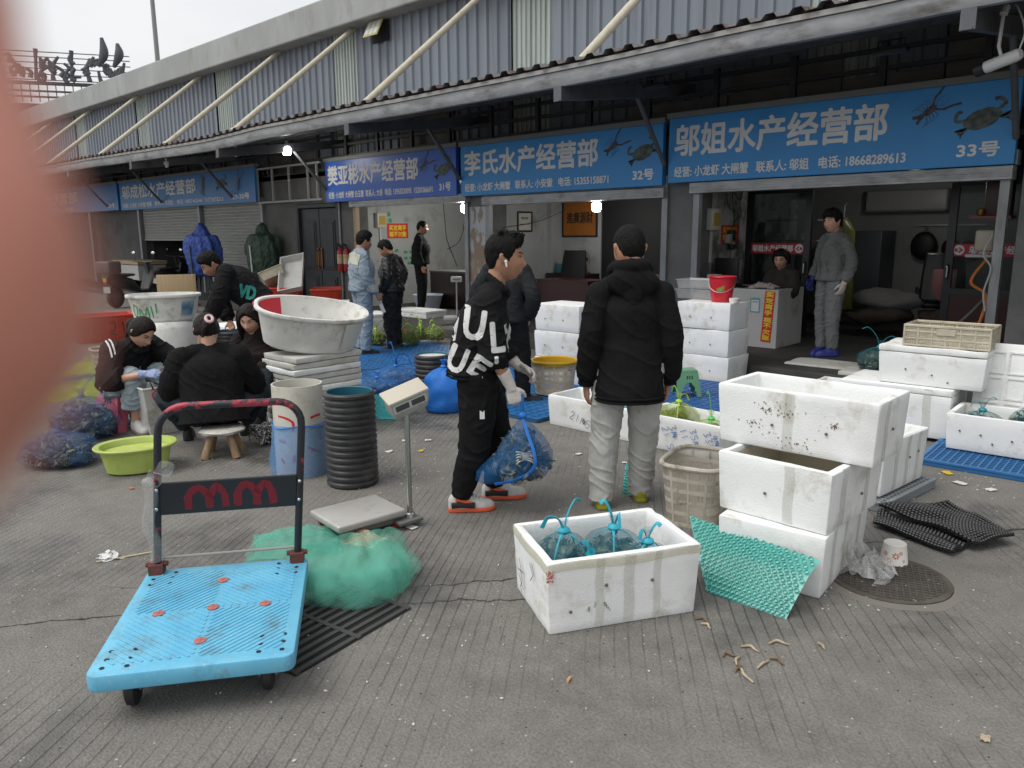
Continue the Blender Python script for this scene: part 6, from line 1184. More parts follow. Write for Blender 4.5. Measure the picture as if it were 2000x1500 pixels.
# ---------------- stools, bin, phone, basket ----------------
st = thing('wooden_stool', 'low round wooden stool with plastic wrapped seat under the woman in black', 'stool', G(437, 888), facing(0, 437)); woodm = mat('worn_wood', (.24, .15, .08), .7, col2=(.33, .22, .13), scale=8, stretch=(6, 6, .7), bump=.3, bscale=30)
MB().lathe([(0, .175), (.13, .175), (.165, .188), (.17, .205), (.15, .222), (0, .228)], 28, wob=lambda a, k, z: 1+.03*math.sin(5*a+k)).build('seat', mat('wrapped_seat', (.48, .47, .44), .25, col2=(.36, .33, .28), scale=14, bump=1, bscale=35), st, ang=50)
for k in range(4): a = k*math.pi/2+.6; MB().tube([(.09*math.cos(a), .09*math.sin(a), .18), (.165*math.cos(a), .165*math.sin(a), 0)], [.026, .030], 12).build('leg', woodm, st)
def plastic_stool(label, loc, rz, w, h, m, group=None):
    r_ = thing('plastic_stool', label, 'stool', loc, rz, group); a, b_ = w*.36, w*.5
    MB().box((0, 0, h-.015), (a*2, a*2, .03)).build('seat', m, r_, bevel=.012)
    for s in range(4):
        M_ = rotm(0, 0, s*math.pi/2); mb = MB(); mb.T = M_
        def side(u, v): k = a+(b_-a)*(1-v); return ((u-.5)*2*k, -k, v*(h-.02))
        n_ = 16; pts = []
        for i in range(n_):
            for j in range(14):
                u0, u1, v0, v1 = i/n_, (i+1)/n_, j/14, (j+1)/14; uc, vc = (u0+u1)/2, (v0+v1)/2
                arch = abs(uc-.5) < .30*(1-(vc/.58)**2)**.5 if vc < .58 else False; slot = .68 < vc < .86 and abs(uc-.5) < .2 and int(uc*n_) % 2 == 0
                if not arch and not slot: mb.add([side(u0, v0), side(u1, v0), side(u1, v1), side(u0, v1)], [(0, 1, 2, 3)])
        b = bmesh.new(); me = mb.mesh('side_leg'); b.from_mesh(me); bmesh.ops.remove_doubles(b, verts=b.verts[:], dist=1e-4); bmesh.ops.solidify(b, geom=b.faces[:], thickness=.006); b.to_mesh(me); b.free(); link('side_leg', me, m, r_, ang=40)
    return r_
plastic_stool('pink plastic stool under the woman with striped shoulders', p9['root'].matrix_basis @ V(0, -.22, 0), p9['root'].rotation_euler.z, .42, .34, mat('pink_plastic', (.52, .10, .16), .45, col2=(.56, .13, .19), scale=8))
plastic_stool('translucent green plastic stool right of the man in the plain hoodie', G(1340, 770, .05), facing(14, 1340), .25, .26, mat('green_translucent', (.13, .32, .18), .3, alpha=.85))
bn_ = G(318, 842); bin_ = thing('plastic_bin', 'tall white plastic bin with red scissors on its rim between the two women', 'bin', bn_, facing(20, 318)); mb = MB(); mb.rings([[(sx*a, sy*b_, z) for sx, sy in ((-1, -1), (1, -1), (1, 1), (-1, 1))] for a, b_, z in ((.135, .11, 0), (.175, .145, .40), (.185, .155, .40), (.185, .155, .415), (.168, .138, .415), (.13, .105, .01))], cap=True); mb.build('body', hdpe, bin_, bevel=.012, ang=40)
sc_ = thing('scissors', 'open scissors with red handles hanging on the rim of the white bin', 'scissors', bin_.matrix_basis @ V(-.06, -.165, .41) if False else (bn_.x, bn_.y, 0), bin_.rotation_euler.z); redh = mat('red_handle', (.42, .02, .05), .4)
for s, M_ in ((1, TM((-.10, -.162, .40), 0, R(-18), 0)), (-1, TM((-.04, -.162, .43), 0, R(-62), 0))):
    mb = MB(); mb.T = M_; mb.tube([(.028*math.cos(a), -.006, -.06+.05*math.sin(a)) for a in [i*2*math.pi/16 for i in range(16)]], .006, 8, closed=True); mb.build('handle', redh, sc_)
    mb = MB(); mb.T = M_; mb.prism([(-.008, 0), (.008, 0), (.002, .11)], .003, FRONT); mb.build('blade', mat('steel_blade', (.5, .5, .5), .3, metal=1), sc_)
ph = thing('phone', 'smartphone in a pale case lying on the ground by the lime basin', 'phone', G(236, 838), facing(70, 236)); MB().boxb(-.04, .04, -.082, .082, 0, .010).build('case', mat('pale_case', (.4, .36, .3), .5), ph, bevel=.004); MB().boxb(-.036, .036, -.078, .078, .0101, .0112).build('screen', mat('dark_glass', (.01, .01, .012), .1), ph)
def bubble_mat(m): return m
bub = mat('teal_bubble_wrap', (.06, .38, .33), .22, col2=(.09, .45, .39), scale=10, alpha=.82, spec=.6)
fm = MB()
def hexsheet(label, P00, P10, P11, P01, nu, nv, m, name='bubble_sheet', sag=.0, r=.45, hgt=.010, seed=0, cat='sheet'):
    """a sheet of domed cells; corners given in the world"""
    o = (P00+P10+P11+P01)/4; root = thing(name, label, cat, (o.x, o.y, 0)); o0 = V(o.x, o.y, 0)
    def S_(u, v):
        p = (P00*(1-u)+P10*u)*(1-v)+(P01*(1-u)+P11*u)*v; nrm = ((P10-P00).cross(P01-P00)).normalized(); return p-o0+nrm*(sag*math.sin(math.pi*v)*(1)+.012*noise.noise(V(u*2.4+seed, v*2.2, 1))), nrm
    mb = MB(); mb.grid(lambda u, v: S_(u, v)[0], 24, 12); mb.build('film', m, root, fix=False)
    mb = MB()
    for j in range(nv):
        for i in range(nu):
            u = (i+.5+.5*(j % 2))/(nu+.5); v = (j+.5)/nv; p, n = S_(u, v); du = (P10-P00).normalized(); dv = n.cross(du); L = (P10-P00).length/(nu+.5); q = []
            for k, (rr, hh) in enumerate(((1.0, 1.0), (.84, .95), (.66, .12))): q.append([p+(du*math.cos(a)+dv*math.sin(a))*(L*.577*rr)+n*(hgt*hh+.0006) for a in [x*math.pi/3+math.pi/6 for x in range(6)]])
            mb.rings(q, cap=False); k0 = len(mb.v); mb.f.append(tuple(range(k0-6, k0)))
    mb.build('cells', m, root, ang=25, fix=False); return root
hexsheet('teal bubble cushion sheet leaning against the bottom box of the tall stack', G(1382, 1157), G(1535, 1210), G(1603, 1094, .21), G(1347, 1008, .235), 17, 13, bub, sag=.02, hgt=.012)
hexsheet('teal bubble sheet flat on the ground under the woman with striped shoulders', G(205, 818, .005), G(255, 838, .005), G(268, 806, .005), G(222, 800, .005), 16, 12, bub, seed=4, hgt=.008)
hexsheet('teal bubble sheet lying between the legs of the man in the plain hoodie', G(1215, 965, .005), G(1245, 972, .005), G(1262, 905, .005), G(1222, 903, .005), 10, 12, bub, seed=6)
def ridged(label, pts, z, seed):
    o = sum(pts, V(0, 0, 0))/len(pts); root = thing('black_crate_sheet', label, 'sheet', (o.x, o.y, 0), 0, 'black ridged plastic sheets'); a, b_, c_, d_ = [p-o for p in pts]; bm_ = mat('black_gloss_plastic', (.010, .010, .011), .25, spec=.5); mb = MB()
    def S_(u, v): p = (a*(1-u)+b_*u)*(1-v)+(d_*(1-u)+c_*u)*v; return V(p.x, p.y, z+.02+.035*noise.noise(V(u*2.1+seed, v*2.3, 0)))
    mb.grid(S_, 20, 14); mb.build('base', bm_, root, fix=False); mb = MB()
    for i in range(26):
        for j in range(16):
            p = S_((i+.5)/26, (j+.5)/16); rr = []
            for r_, h_ in ((.015, 0), (.013, .014), (.006, .019)): rr.append([p+V(r_*math.cos(k*math.pi/3), r_*math.sin(k*math.pi/3), h_) for k in range(6)])
            mb.rings(rr)
    mb.build('studs', bm_, root, ang=30); return root
ridged('upper black studded plastic sheet lying beside the manhole', [G(1712, 1005), G(1900, 1080), G(1978, 1066), G(1850, 1000)], .035, 2); ridged('lower crumpled black studded sheet behind the paper cup', [G(1706, 1030), G(1860, 1088), G(1890, 1070), G(1716, 1006)], .0, 5)
cp = thing('paper_cup', 'upturned white paper cup with orange flowers beside the manhole', 'cup', G(1745, 1098), facing(0, 1745)); cupm = mat('paper_cup_white', (.66, .64, .60), .6); MB().lathe([(.066, 0), (.069, .003), (.066, .006), (.053, .105), (.05, .107), (.047, .104), (0, .100)], 36).build('body', cupm, cp, ang=40)
mb = MB()
for ang, z, s in ((-1.9, .03, 1), (-1.45, .055, 1.35), (-1.05, .07, .8), (-2.3, .06, .9), (-.8, .03, .6)):
    for k in range(7):
        rr = []
        for t in range(8):
            q = t*math.pi/4; b = k*2*math.pi/7; lx, ly = (.0085+.005*math.cos(q))*s, .0028*math.sin(q)*s; x, y = lx*math.cos(b)-ly*math.sin(b), lx*math.sin(b)+ly*math.cos(b); r0 = .0668-.013*(z+y)/.105; rr.append((r0*math.cos(ang+x/r0), r0*math.sin(ang+x/r0), z+y))
        mb.add(rr, [tuple(range(8))])
mb.build('flower_print', mat('orange_print', (.55, .17, .06), .6), cp, fix=False, smooth=False)
mhc = (G(1640, 1130)+G(1830, 1130))/2; mh = thing('manhole_cover', 'round iron manhole cover with grid pattern at the right', 'manhole cover', (mhc.x, mhc.y, 0), R(20)); iro = mat('manhole_iron', (.065, .055, .047), .6, col2=(.10, .09, .075), scale=8, bump=.4, bscale=50)
MB().lathe([(.275, .001), (.275, .008), (.25, .009), (.248, .005), (0, .005)], 48).build('cover', iro, mh); mb = MB()
for i in range(-8, 9):
    c_ = i*.028; L = math.sqrt(max(0, .24**2-c_**2))
    if L > .02: mb.box((c_, 0, .0065), (.006, 2*L, .006)); mb.box((0, c_, .0067), (2*L, .006, .006))
mb.build('grid_ribs', iro, mh, smooth=False); MB().lathe([(.33, .0006), (.278, .004)], 48, wob=lambda a, k, z: 1+(.12*noise.noise(V(math.cos(a)*2, math.sin(a)*2, 1)) if k == 0 else 0)).build('mortar_ring', mat('mortar', (.17, .155, .135), .9, bump=.5), mh)
def crumple(label, loc, w, h, m, seed, name='plastic_film', cat='plastic film'):
    mb = MB(); mb.grid(lambda u, v: ((u-.5)*w+.06*noise.noise(V(u*5, v*5, seed)), (v-.5)*w*.8+.06*noise.noise(V(v*5, u*5, seed+2)), max(.003, h*(1-((u-.5)**2+(v-.5)**2)*2.6)*(.6+.9*noise.noise(V(u*6+seed, v*6, 0))))), 26, 26); o = mb.build(name, m, None, fix=False, ang=25); tag(o, label, cat); o.location = loc; return o
crumple('crumpled clear plastic film against the bottom box near the manhole', G(1688, 1120), .26, .17, mat('clear_film', (.60, .60, .58), .15, alpha=.35, spec=.6), 3)
# baskets
def slat_basket(label, loc, rz, w, d, h, m, rim_m=None, e=4.0, rows=5, group='plastic baskets'):
    root = thing('slatted_basket', label, 'basket', loc, rz, group); n_ = 96
    def pt(a, z, k=0): f = (.82+.18*z/h)+k; ca, sa = math.cos(a), math.sin(a); q = (abs(ca)**e+abs(sa)**e)**(-1/e); return V(w/2*f*q*ca, d/2*f*q*sa, z)
    mb = MB()
    for r_ in range(rows+1):
        z = .012+(h-.02)*r_/rows; hh = .011
        mb.rings([[pt(a, zz, kk) for zz, kk in ((z-hh, .0), (z-hh, .02), (z+hh, .02), (z+hh, .0))] for a in [i*2*math.pi/72 for i in range(72)]], closed=True)
    mb.build('bands', m, root, smooth=False); mb = MB()
    for i in range(n_*2):
        a = i*math.pi/n_
        if i % 16 < 2: mb.rings([[pt(a+x, z, k) for x, k in ((-.016, .0), (-.016, .024), (.016, .024), (.016, 0))] for z in (.01, h*.5, h-.01)])
        else: mb.rings([[pt(a+x, z, k) for x, k in ((-.0075, .003), (-.0075, .014), (.0075, .014), (.0075, .003))] for z in (.01, h-.01)])
    mb.build('slats', m, root, smooth=False); MB().tube([pt(i*2*math.pi/72, h, .03) for i in range(72)], .014, 8, closed=True).build('rim', rim_m or m, root); MB().add([pt(i*2*math.pi/48, .012) for i in range(48)], [tuple(range(48))]).build('bottom', m, root, smooth=False, fix=False); return root
dirtyw = mat('dirty_ivory', (.50, .46, .39), .55, col2=(.42, .38, .31), scale=8, dirt=(.10, .085, .07), dscale=6, dlo=.55, dhi=.68)
slat_basket('dirty ivory rectangular basket behind the teal bubble sheet', G(1362, 1010), S1[1]+R(8), .46, .36, .36, dirtyw)
slat_basket('dirty white basket on the ground behind the pink stool', G(222, 735), facing(10, 222), .42, .36, .34, dirtyw)
slat_basket('white basket with yellow rim stained red beside the walking man', G(1082, 766, .05), facing(0, 1082), .45, .42, .33, mat('stained_white', (.55, .50, .40), .5, col2=(.5, .4, .26), scale=6, dirt=(.35, .12, .05), dscale=10, dlo=.6, dhi=.7), mat('yellow_plastic', (.55, .32, .01), .4), e=2.2)
MB().lathe([(.235, .30), (.243, .335), (.235, .345), (.215, .335), (.205, .26)], 40, 1, .93).build('yellow_liner', MATS['yellow_plastic'], bpy.data.objects['slatted_basket.002'])
# blue mats
bm_ = mat('blue_mat', (.02, .12, .31), .4, col2=(.03, .15, .36), scale=3, dirt=(.03, .08, .18), dscale=4); bmd = mat('dark_blue_mat', (.02, .09, .26), .5, col2=(.03, .11, .3), scale=3)
pallet('blue plastic pallet mat in front of the crab bag box on the far right', (S5[0]-U6*.34+R6*.02, ax5, .98, .58), 0, bm_, h=.048); pallet('blue plastic pallet mat under the open crab bag box on the far right', (S5[0]+U6*.30+R6*.02, ax5, .98, .64), 0, bm_, h=.048)
pallet('blue plastic pallet mat left of the front mat, under the wide lidded box', (S6[0]-U6*.1-R6*.1, ax5, .7, .8), -.02, bm_, h=.045)
def flatmat(label, P, m, z=.03, h=.03):
    root = thing('floor_mat', label, 'floor mat', (P[0].x, P[0].y, 0), 0, 'plastic floor mats'); q = [p-V(P[0].x, P[0].y, 0) for p in P]; mb = MB().prism([(p.x, p.y) for p in q], h, Matrix.Translation((0, 0, .004))); mb.build('base', m, root, smooth=False, bevel=.006)
    mb = MB(); a, b_, c_, d_ = [V(p.x, p.y, 0) for p in q]; nu, nv = max(3, int((b_-a).length/.09)), max(3, int((d_-a).length/.09))
    for i in range(nu+1): u = i/nu; p0, p1 = a.lerp(b_, u), d_.lerp(c_, u); dd = p1-p0; mb.box((p0+p1)/2+V(0, 0, h+.006), (dd.length, .016, .006), rotm(0, 0, math.atan2(dd.y, dd.x)))
    for j in range(nv+1): u = j/nv; p0, p1 = a.lerp(d_, u), b_.lerp(c_, u); dd = p1-p0; mb.box((p0+p1)/2+V(0, 0, h+.0065), (dd.length, .016, .006), rotm(0, 0, math.atan2(dd.y, dd.x)))
    mb.build('ribs', m, root, smooth=False); return root
def facadequad(x0, x1, y0, y1): return [V(x0, y0, 0), V(x1, y0, 0), V(x1, y1, 0), V(x0, y1, 0)]
k_ = 0
for i, (x0, x1, y0, y1, lab) in enumerate(((-9.3, -7.55, 5.5, 7.5, 'blue floor mat under the men in denim and leather'), (-7.5, -5.75, 5.3, 7.5, 'blue floor mat left of the walking man between drum and foam boxes'), (-7.4, -5.75, 4.3, 5.25, 'blue floor mat under the rear black drum and net bags'), (-5.7, -4.35, 4.95, 7.3, 'blue floor mat under the black trainers of the half hidden man'))):
    flatmat(lab, facadequad(x0, x1, y0, y1), bm_)
flatmat('dark blue floor mat by the green stool and the bucket stack', facadequad(-4.3, -2.6, 5.6, 7.55), bmd)
# ---------------- bucket, counter and things on them ----------------
bk = V(n1.x-.22, n1.y+.20, .888); bu = thing('bucket', 'bright red plastic bucket with wire handle on the right foam stack', 'bucket', bk, facing(0, 1412)); rdp = mat('red_plastic', (.55, .012, .03), .35, col2=(.6, .02, .035), scale=5)
MB().lathe([(0, 0), (.105, 0), (.11, .01), (.142, .265), (.152, .267), (.155, .275), (.15, .282), (.138, .28), (.106, .015), (0, .012)], 40).build('pail', rdp, bu, ang=40); MB().tube([(-.15, 0, .26), (-.135, -.09, .17), (-.06, -.145, .115), (.04, -.14, .12), (.125, -.085, .175), (.15, 0, .26)], .0035, 6, smooth=24).build('wire_handle', zn, bu); mb = MB(); mb.grid(lambda u, v: (.1255*math.sin(-.45+u*.65), -(.1255+.008*v)*math.cos(-.45+u*.65), .10+.05*v+.035*u), 8, 3); mb.build('sticker', mat('green_sticker', (.32, .36, .08), .5, col2=(.1, .25, .06), scale=40), bu, fix=False)
o_ = thing('plastic_tub_small', 'small white round pot beside the red bucket', 'pot', bk+V(.19, -.07, 0)); o_.name = 'round_pot'; MB().lathe([(0, 0), (.05, 0), (.055, .05), (.05, .052), (.045, .01), (0, .01)], 24).build('body', cupm, o_)
for i in range(2):
    t_ = thing('storage_tray', ('lower' if i == 0 else 'upper')+' clear plastic drawer tray behind the plain black hoodie', 'tray', V(n1.x-.62, n1.y+.46, .889+i*.115), R(4*i), 'clear plastic trays'); MB().rings([[(sx*a, sy*b_, z) for sx, sy in ((-1, -1), (1, -1), (1, 1), (-1, 1))] for a, b_, z in ((.22, .15, 0), (.24, .17, .1), (.25, .18, .1), (.25, .18, .108), (.232, .162, .108), (.212, .142, .008))]).build('tray', mat('clear_plastic', (.5, .51, .51), .2, alpha=.55), t_, bevel=.004)
rag = crumple('white and blue gloves lying on the left foam stack', V(n1.x-1.0, n1.y+.1, .889), .2, .05, mat('rag_white', (.6, .6, .6), .8, col2=(.05, .1, .4), scale=9, lo=.58, hi=.62), 12, 'work_gloves', 'gloves')
ct = thing('counter', 'white painted counter block with red vertical notice before the glass front', 'counter', (-4.62, 9.9, .15), 0); cwm = mat('counter_white', (.50, .50, .49), .6, col2=(.44, .44, .43), scale=2, dirt=(.28, .27, .25), dscale=2.5); MB().boxb(-.78, .36, -.37, .42, 0, .76).build('block', cwm, ct, bevel=.008, smooth=False)
nr = mat('notice_red', (.55, .02, .02), .5); ny = mat('notice_yellow', (.75, .55, .03), .5); ns_ = tag(MB().box((0, 0, 0), (.135, .004, .66)).build('notice_strip', nr, None), 'vertical red notice with yellow characters on the white counter', 'notice'); ns_.location = (-4.385, 9.527, .56); ns_.rotation_euler = (0, R(3), 0)
for i, ch in enumerate('买定离手概不欠账'): text('characters', ch, ny, ns_, Matrix.Translation((-.05, -.003, .255-i*.078-(.016 if i > 3 else 0))) @ FRONT, w=.10, h=.064, bold=.0035)
qs = tag(MB().box((0, 0, 0), (.13, .003, .19)).build('payment_card', mat('card_teal', (.10, .28, .33), .5), None), 'white and teal payment card on the white counter left of the red notice', 'card'); qs.location = (-4.57, 9.528, .70); MB().box((0, -.0025, -.005), (.105, .002, .15)).build('white_field', mat('card_white', (.6, .62, .63), .5), qs); MB().box((0, -.004, .045), (.08, .001, .014)).build('heading_strip', mat('card_teal2', (.12, .3, .35), .5), qs)
crumple('heap of pale cloth gloves on the white counter', V(-4.55, 9.72, .91), .34, .09, mat('glove_heap', (.45, .38, .34), .85, col2=(.05, .07, .2), scale=8, lo=.6, hi=.66), 17, 'work_gloves', 'gloves'); crumple('dark gloves at the left end of the white counter', V(-4.95, 9.75, .91), .3, .05, blackc, 19, 'work_gloves', 'gloves')
# ---------------- things in and around the shops ----------------
def poster(name, label, cat, M_, w, h, m, lines=(), frame=None, parent_m=None):
    root = thing(name, label, cat); root.matrix_local = M_; MB().box((w/2, h/2, 0), (w, h, .006)).build('board', m, root, smooth=False)
    if frame: MB().boxb(-.03, 0, -.03, h+.03, -.01, .015).boxb(w, w+.03, -.03, h+.03, -.01, .015).boxb(0, w, -.03, 0, -.01, .015).boxb(0, w, h, h+.03, -.01, .015).build('frame', frame, root, smooth=False)
    for s, x, y, tw, th, mm, bd in lines: text('lettering', s, mm, root, Matrix.Translation((x, y, .004)), w=tw, h=th, bold=bd)
    return root
SIDE = rotm(R(90), 0, R(90))     # faces +X, text runs towards +Y
poster('wall_poster', 'red poster with yellow characters on the left wall of the second shop', 'poster', Matrix.Translation((-13.295, 10.32, 1.56)) @ SIDE, .56, .31, nr, [('买定离手', .05, .165, .46, .11, ny, .005), ('概不欠账', .05, .03, .46, .11, ny, .005)])
poster('wall_poster', 'small red poster behind the cables on the left wall of the glass front shop', 'poster', Matrix.Translation((-5.515, 10.3, 1.5)) @ SIDE, .52, .24, nr, [('买定离手', .04, .13, .42, .085, ny, .004), ('概不欠账', .04, .025, .42, .085, ny, .004)])
poster('calligraphy_board', 'large orange calligraphy board with black frame in the middle shop', 'board', Matrix.Translation((-9.36, 11.41, 1.60)) @ FRONT, .76, .62, mat('orange_board', (.36, .12, .012), .5, col2=(.3, .095, .01), scale=3), [('進廣源財', .08, .22, .60, .20, mat('ink', (.01, .01, .01), .6), .004)], frame=blk)
poster('framed_certificate', 'framed paper certificate on the left wall of the middle shop', 'certificate', Matrix.Translation((-9.495, 10.30, 1.70)) @ SIDE, .34, .30, mat('paper_cream', (.50, .49, .42), .6), [('营业执照', .08, .19, .18, .045, pen, .001), ('————', .05, .10, .24, .012, pen, 0)], frame=mat('dark_wood', (.03, .015, .01), .4))
poster('door_notice', 'small crimson notice on the wall beside the meter box', 'notice', Matrix.Translation((-5.515, 9.62, 1.42)) @ SIDE, .12, .26, mat('crimson_card', (.36, .03, .08), .5), [])
for i, (y, z) in enumerate(((10.38, 2.06), (10.28, 1.93), (10.41, 1.93), (10.55, 1.30), (10.8, 1.26), (10.95, 1.26), (10.8, 1.13), (10.95, 1.13), (10.9, 1.02))): tag(MB().box((0, 0, 0), (.004, .10 if i > 2 else .075, .06 if i > 2 else .085)).build('wall_sticker', mat('green_label', (.03, .28, .12), .5), None, Matrix.Translation((-13.297, y, z))), 'one of the small green stickers on the left wall of the second shop', 'sticker', 'green stickers on the shop wall')
def meter(label, loc, M_):
    r_ = thing('meter_box', label, 'meter box'); r_.matrix_local = Matrix.Translation(loc) @ M_; MB().boxb(-.12, .12, -.15, .15, 0, .10).build('case', mat('meter_grey', (.45, .44, .38), .5), r_, bevel=.01); MB().boxb(-.085, .085, -.09, .09, .10, .104).build('yellow_window', mat('meter_yellow', (.40, .27, .03), .3), r_); mb = MB().boxb(-.02, .02, -.6, -.155, 0, .03)
    for k in range(4): mb.tube([(-.06+.03*k, .14, .05), (-.06+.035*k, .3, .06), (-.04+.03*k, .5+.04*k, .02)], .006, 5, smooth=8)
    mb.build('conduit', mat('conduit_white', (.45, .45, .44), .5), r_)
meter('grey meter box with yellow window on the left wall of the second shop', (-13.295, 10.12, 1.93), SIDE); meter('grey meter box with yellow window beside the glass front shop', (-5.515, 9.98, 1.82), SIDE)
cbl = mat('cable_black', (.012, .012, .012), .5)
def cable(label, pts, r=.006, m=cbl, name='cable', n=30): o = MB().tube(pts, r, 6, smooth=n).build(name, m); tag(o, label, 'cable'); return o
cable('long black cable on the shop wall behind the man in the bomber jacket', [(-13.28, 11.9, 2.5), (-13.27, 11.95, 1.9), (-13.27, 12.0, 1.5), (-13.27, 12.3, .9)]); cable('looped black cable near the lamp of the second shop', [(-13.28, 12.6, 2.5), (-13.25, 12.9, 1.9), (-13.26, 12.5, 1.75), (-13.27, 12.7, 2.2), (-13.28, 12.4, 1.5), (-13.27, 12.0, 1.3)])
cable('sagging black wires across the middle shop', [(-9.45, 9.9, 1.75), (-9.3, 10.6, 1.85), (-9.0, 11.0, 2.05), (-8.6, 11.3, 2.3)]); cable('tangled black cables below the meter box of the glass front shop', [(-5.5, 10.35, 2.3), (-5.47, 10.4, 2.0), (-5.48, 10.7, 1.9), (-5.46, 10.45, 1.6), (-5.46, 10.5, 1.3), (-5.47, 10.42, 1.0)]); cable('second cable loop on the wall of the glass front shop', [(-5.5, 10.9, 2.3), (-5.46, 10.7, 2.1), (-5.47, 10.5, 2.2), (-5.46, 10.6, 1.7), (-5.47, 10.7, 1.4)])
ad = thing('charger_cluster', 'cluster of black and grey plug adapters over the small red poster', 'adapters', (-5.47, 10.52, 1.55)); MB().box((0, 0, .05), (.09, .12, .14)).box((.01, .02, -.12), (.07, .1, .08)).build('black_adapter', cbl, ad, bevel=.01); MB().box((.01, -.1, 0), (.08, .1, .13)).build('grey_adapter', mat('grey_plastic', (.3, .29, .27), .5), ad, bevel=.01)
cable('orange hose hanging down beside the right column', [(-1.98, 9.55, 1.35), (-2.1, 9.5, 1.1), (-1.93, 9.45, .95), (-1.98, 9.42, .6), (-2.05, 9.4, .35), (-2.2, 9.35, .18)], .016, mat('orange_hose', (.42, .13, .02), .5), 'hose', 40); cable('thick grey hose curving beside the orange hose', [(-1.95, 9.6, .95), (-2.1, 9.62, .75), (-2.35, 9.6, .45), (-2.5, 9.55, .2)], .02, mat('grey_hose', (.09, .085, .075), .6), 'hose')
cable('white cable bundle at the right column', [(-1.93, 9.42, 1.6), (-1.99, 9.4, 1.4), (-1.91, 9.41, 1.25), (-1.95, 9.4, 1.0), (-1.92, 9.41, .8)], .010, mat('cable_white', (.35, .35, .34), .5))
mt = thing('wall_unit', 'beige electric unit on the right jamb of the glass front shop', 'wall unit', (-1.99, 9.6, 1.52)); MB().boxb(-.13, .06, -.06, .06, -.1, .13).build('case', mat('beige_unit', (.32, .29, .22), .5), mt, bevel=.03, seg=3); MB().boxb(-.2, .06, -.07, .07, -.16, -.13).build('shelf', mat('shelf_grey', (.3, .3, .3), .5), mt)
shr = thing('wall_shrine', 'small red wall shrine shelf high on the right inside the shop', 'shrine', (-2.03, 10.0, 1.82)); mb = MB().boxb(-.24, .16, -.12, .12, -.05, -.02).build('shelf', mat('shrine_red', (.12, .01, .015), .4), shr); MB().boxb(-.12, .14, -.06, .1, -.02, .5).build('cabinet', mat('shrine_dark', (.035, .012, .01), .4), shr, bevel=.01); MB().lathe([(.03, -.02), (.04, .0), (.045, .05), (.03, .06)], 16, c=(-.14, -.06, 0)).build('incense_pot', mat('brass', (.3, .18, .05), .3, metal=.8), shr)
# desks, chairs
dkw = mat('dark_desk', (.018, .010, .009), .35); rdw = mat('red_brown_desk', (.05, .011, .010), .35)
def desk(label, loc, rz, w, d, h, m, m2):
    r_ = thing('desk', label, 'desk', loc, rz); MB().boxb(-w/2, w/2, -d/2, d/2, h-.03, h).build('top', m2, r_, bevel=.004, smooth=False); MB().boxb(-w/2+.02, w/2-.02, -d/2+.02, -d/2+.05, .05, h-.03).build('front_panel', m, r_, smooth=False)
    for s in (-1, 1): MB().boxb(s*(w/2-.03)-.015, s*(w/2-.03)+.015, -d/2+.05, d/2-.02, 0, h-.03).build('side_panel', m, r_, smooth=False)
    return r_
desk('dark desk in the second shop behind the man in the bomber jacket', (-11.35, 10.85, .15), R(0), 1.7, .7, .76, dkw, mat('desk_top_grey', (.12, .115, .11), .4)); desk('red brown desk in the middle shop behind the foam stacks', (-8.3, 10.35, .15), 0, 1.15, .6, .72, rdw, rdw)
def office_chair(label, loc, rz, m):
    r_ = thing('office_chair', label, 'chair', loc, rz); mb = MB(); mb.grid(lambda u, v: ((u-.5)*(.52-.1*v*v), .06*math.cos(u*3.14-1.57)-.10*v, .5+.68*v), 12, 14); 
    b = mb.build('backrest', m, r_, fix=False); s_ = b.modifiers.new('s', 'SOLIDIFY'); s_.thickness = .07; MB().box((0, -.25, .46), (.5, .5, .1)).build('seat', m, r_, bevel=.04); MB().tube([(0, -.22, .08), (0, -.22, .42)], .03, 10).build('gas_post', cbl, r_)
    for k in range(5): a = k*2*math.pi/5; MB().tube([(0, -.22, .1), (.28*math.cos(a), -.22+.28*math.sin(a), .05)], .02, 8).build('base_leg', cbl, r_)
    for s in (-1, 1): MB().tube([(s*.27, -.02, .48), (s*.29, -.05, .68), (s*.29, -.35, .68), (s*.27, -.38, .5)], .018, 8).build('armrest', cbl, r_)
    return r_
office_chair('black office chair at the right end of the dark desk', (-10.35, 11.1, .15), R(160), mat('black_vinyl', (.012, .012, .013), .4)); office_chair('black chair with printed letters behind the red brown desk', (-8.75, 10.95, .15), R(180), mat('black_cover', (.009, .009, .010), .8))
ts = thing('table_scale', 'small white scale display on a thin post in front of the office chair', 'scale', G(893, 622, .15)*1.0, facing(0, 893)); MB().box((0, 0, .70), (.20, .06, .10)).build('display', mat('scale_white', (.5, .5, .48), .5), ts, bevel=.015); text('readout', 'WLA3T', pen, ts, Matrix.Translation((-.06, -.032, .685)) @ FRONT, w=.12, h=.03, bold=.001); MB().tube([(0, 0, .03), (0, 0, .66)], .014, 10).build('post', mat('post_grey', (.35, .35, .34), .4), ts); MB().boxb(-.24, .24, -.35, .0, .0, .06).build('base_plate', mat('scale_base', (.4, .4, .38), .5), ts, bevel=.008)
crd = tag(MB().box((0, 0, 0), (.11, .01, .16)).build('payment_stand', mat('green_stand', (.05, .33, .20), .4), None), 'small green payment stand on the dark desk', 'card stand'); crd.location = (-11.0, 10.7, .99); crd.rotation_euler = (R(-20), 0, R(30))
wb = thing('wash_tub', 'pale blue white plastic tub under the dark desk', 'tub', (-11.9, 10.2, .15)); MB().lathe([(0, 0), (.22, 0), (.3, .28), (.31, .28), (.31, .3), (.29, .3), (.21, .02), (0, .02)], 32).build('shell', mat('pale_tub', (.48, .50, .58), .4), wb)
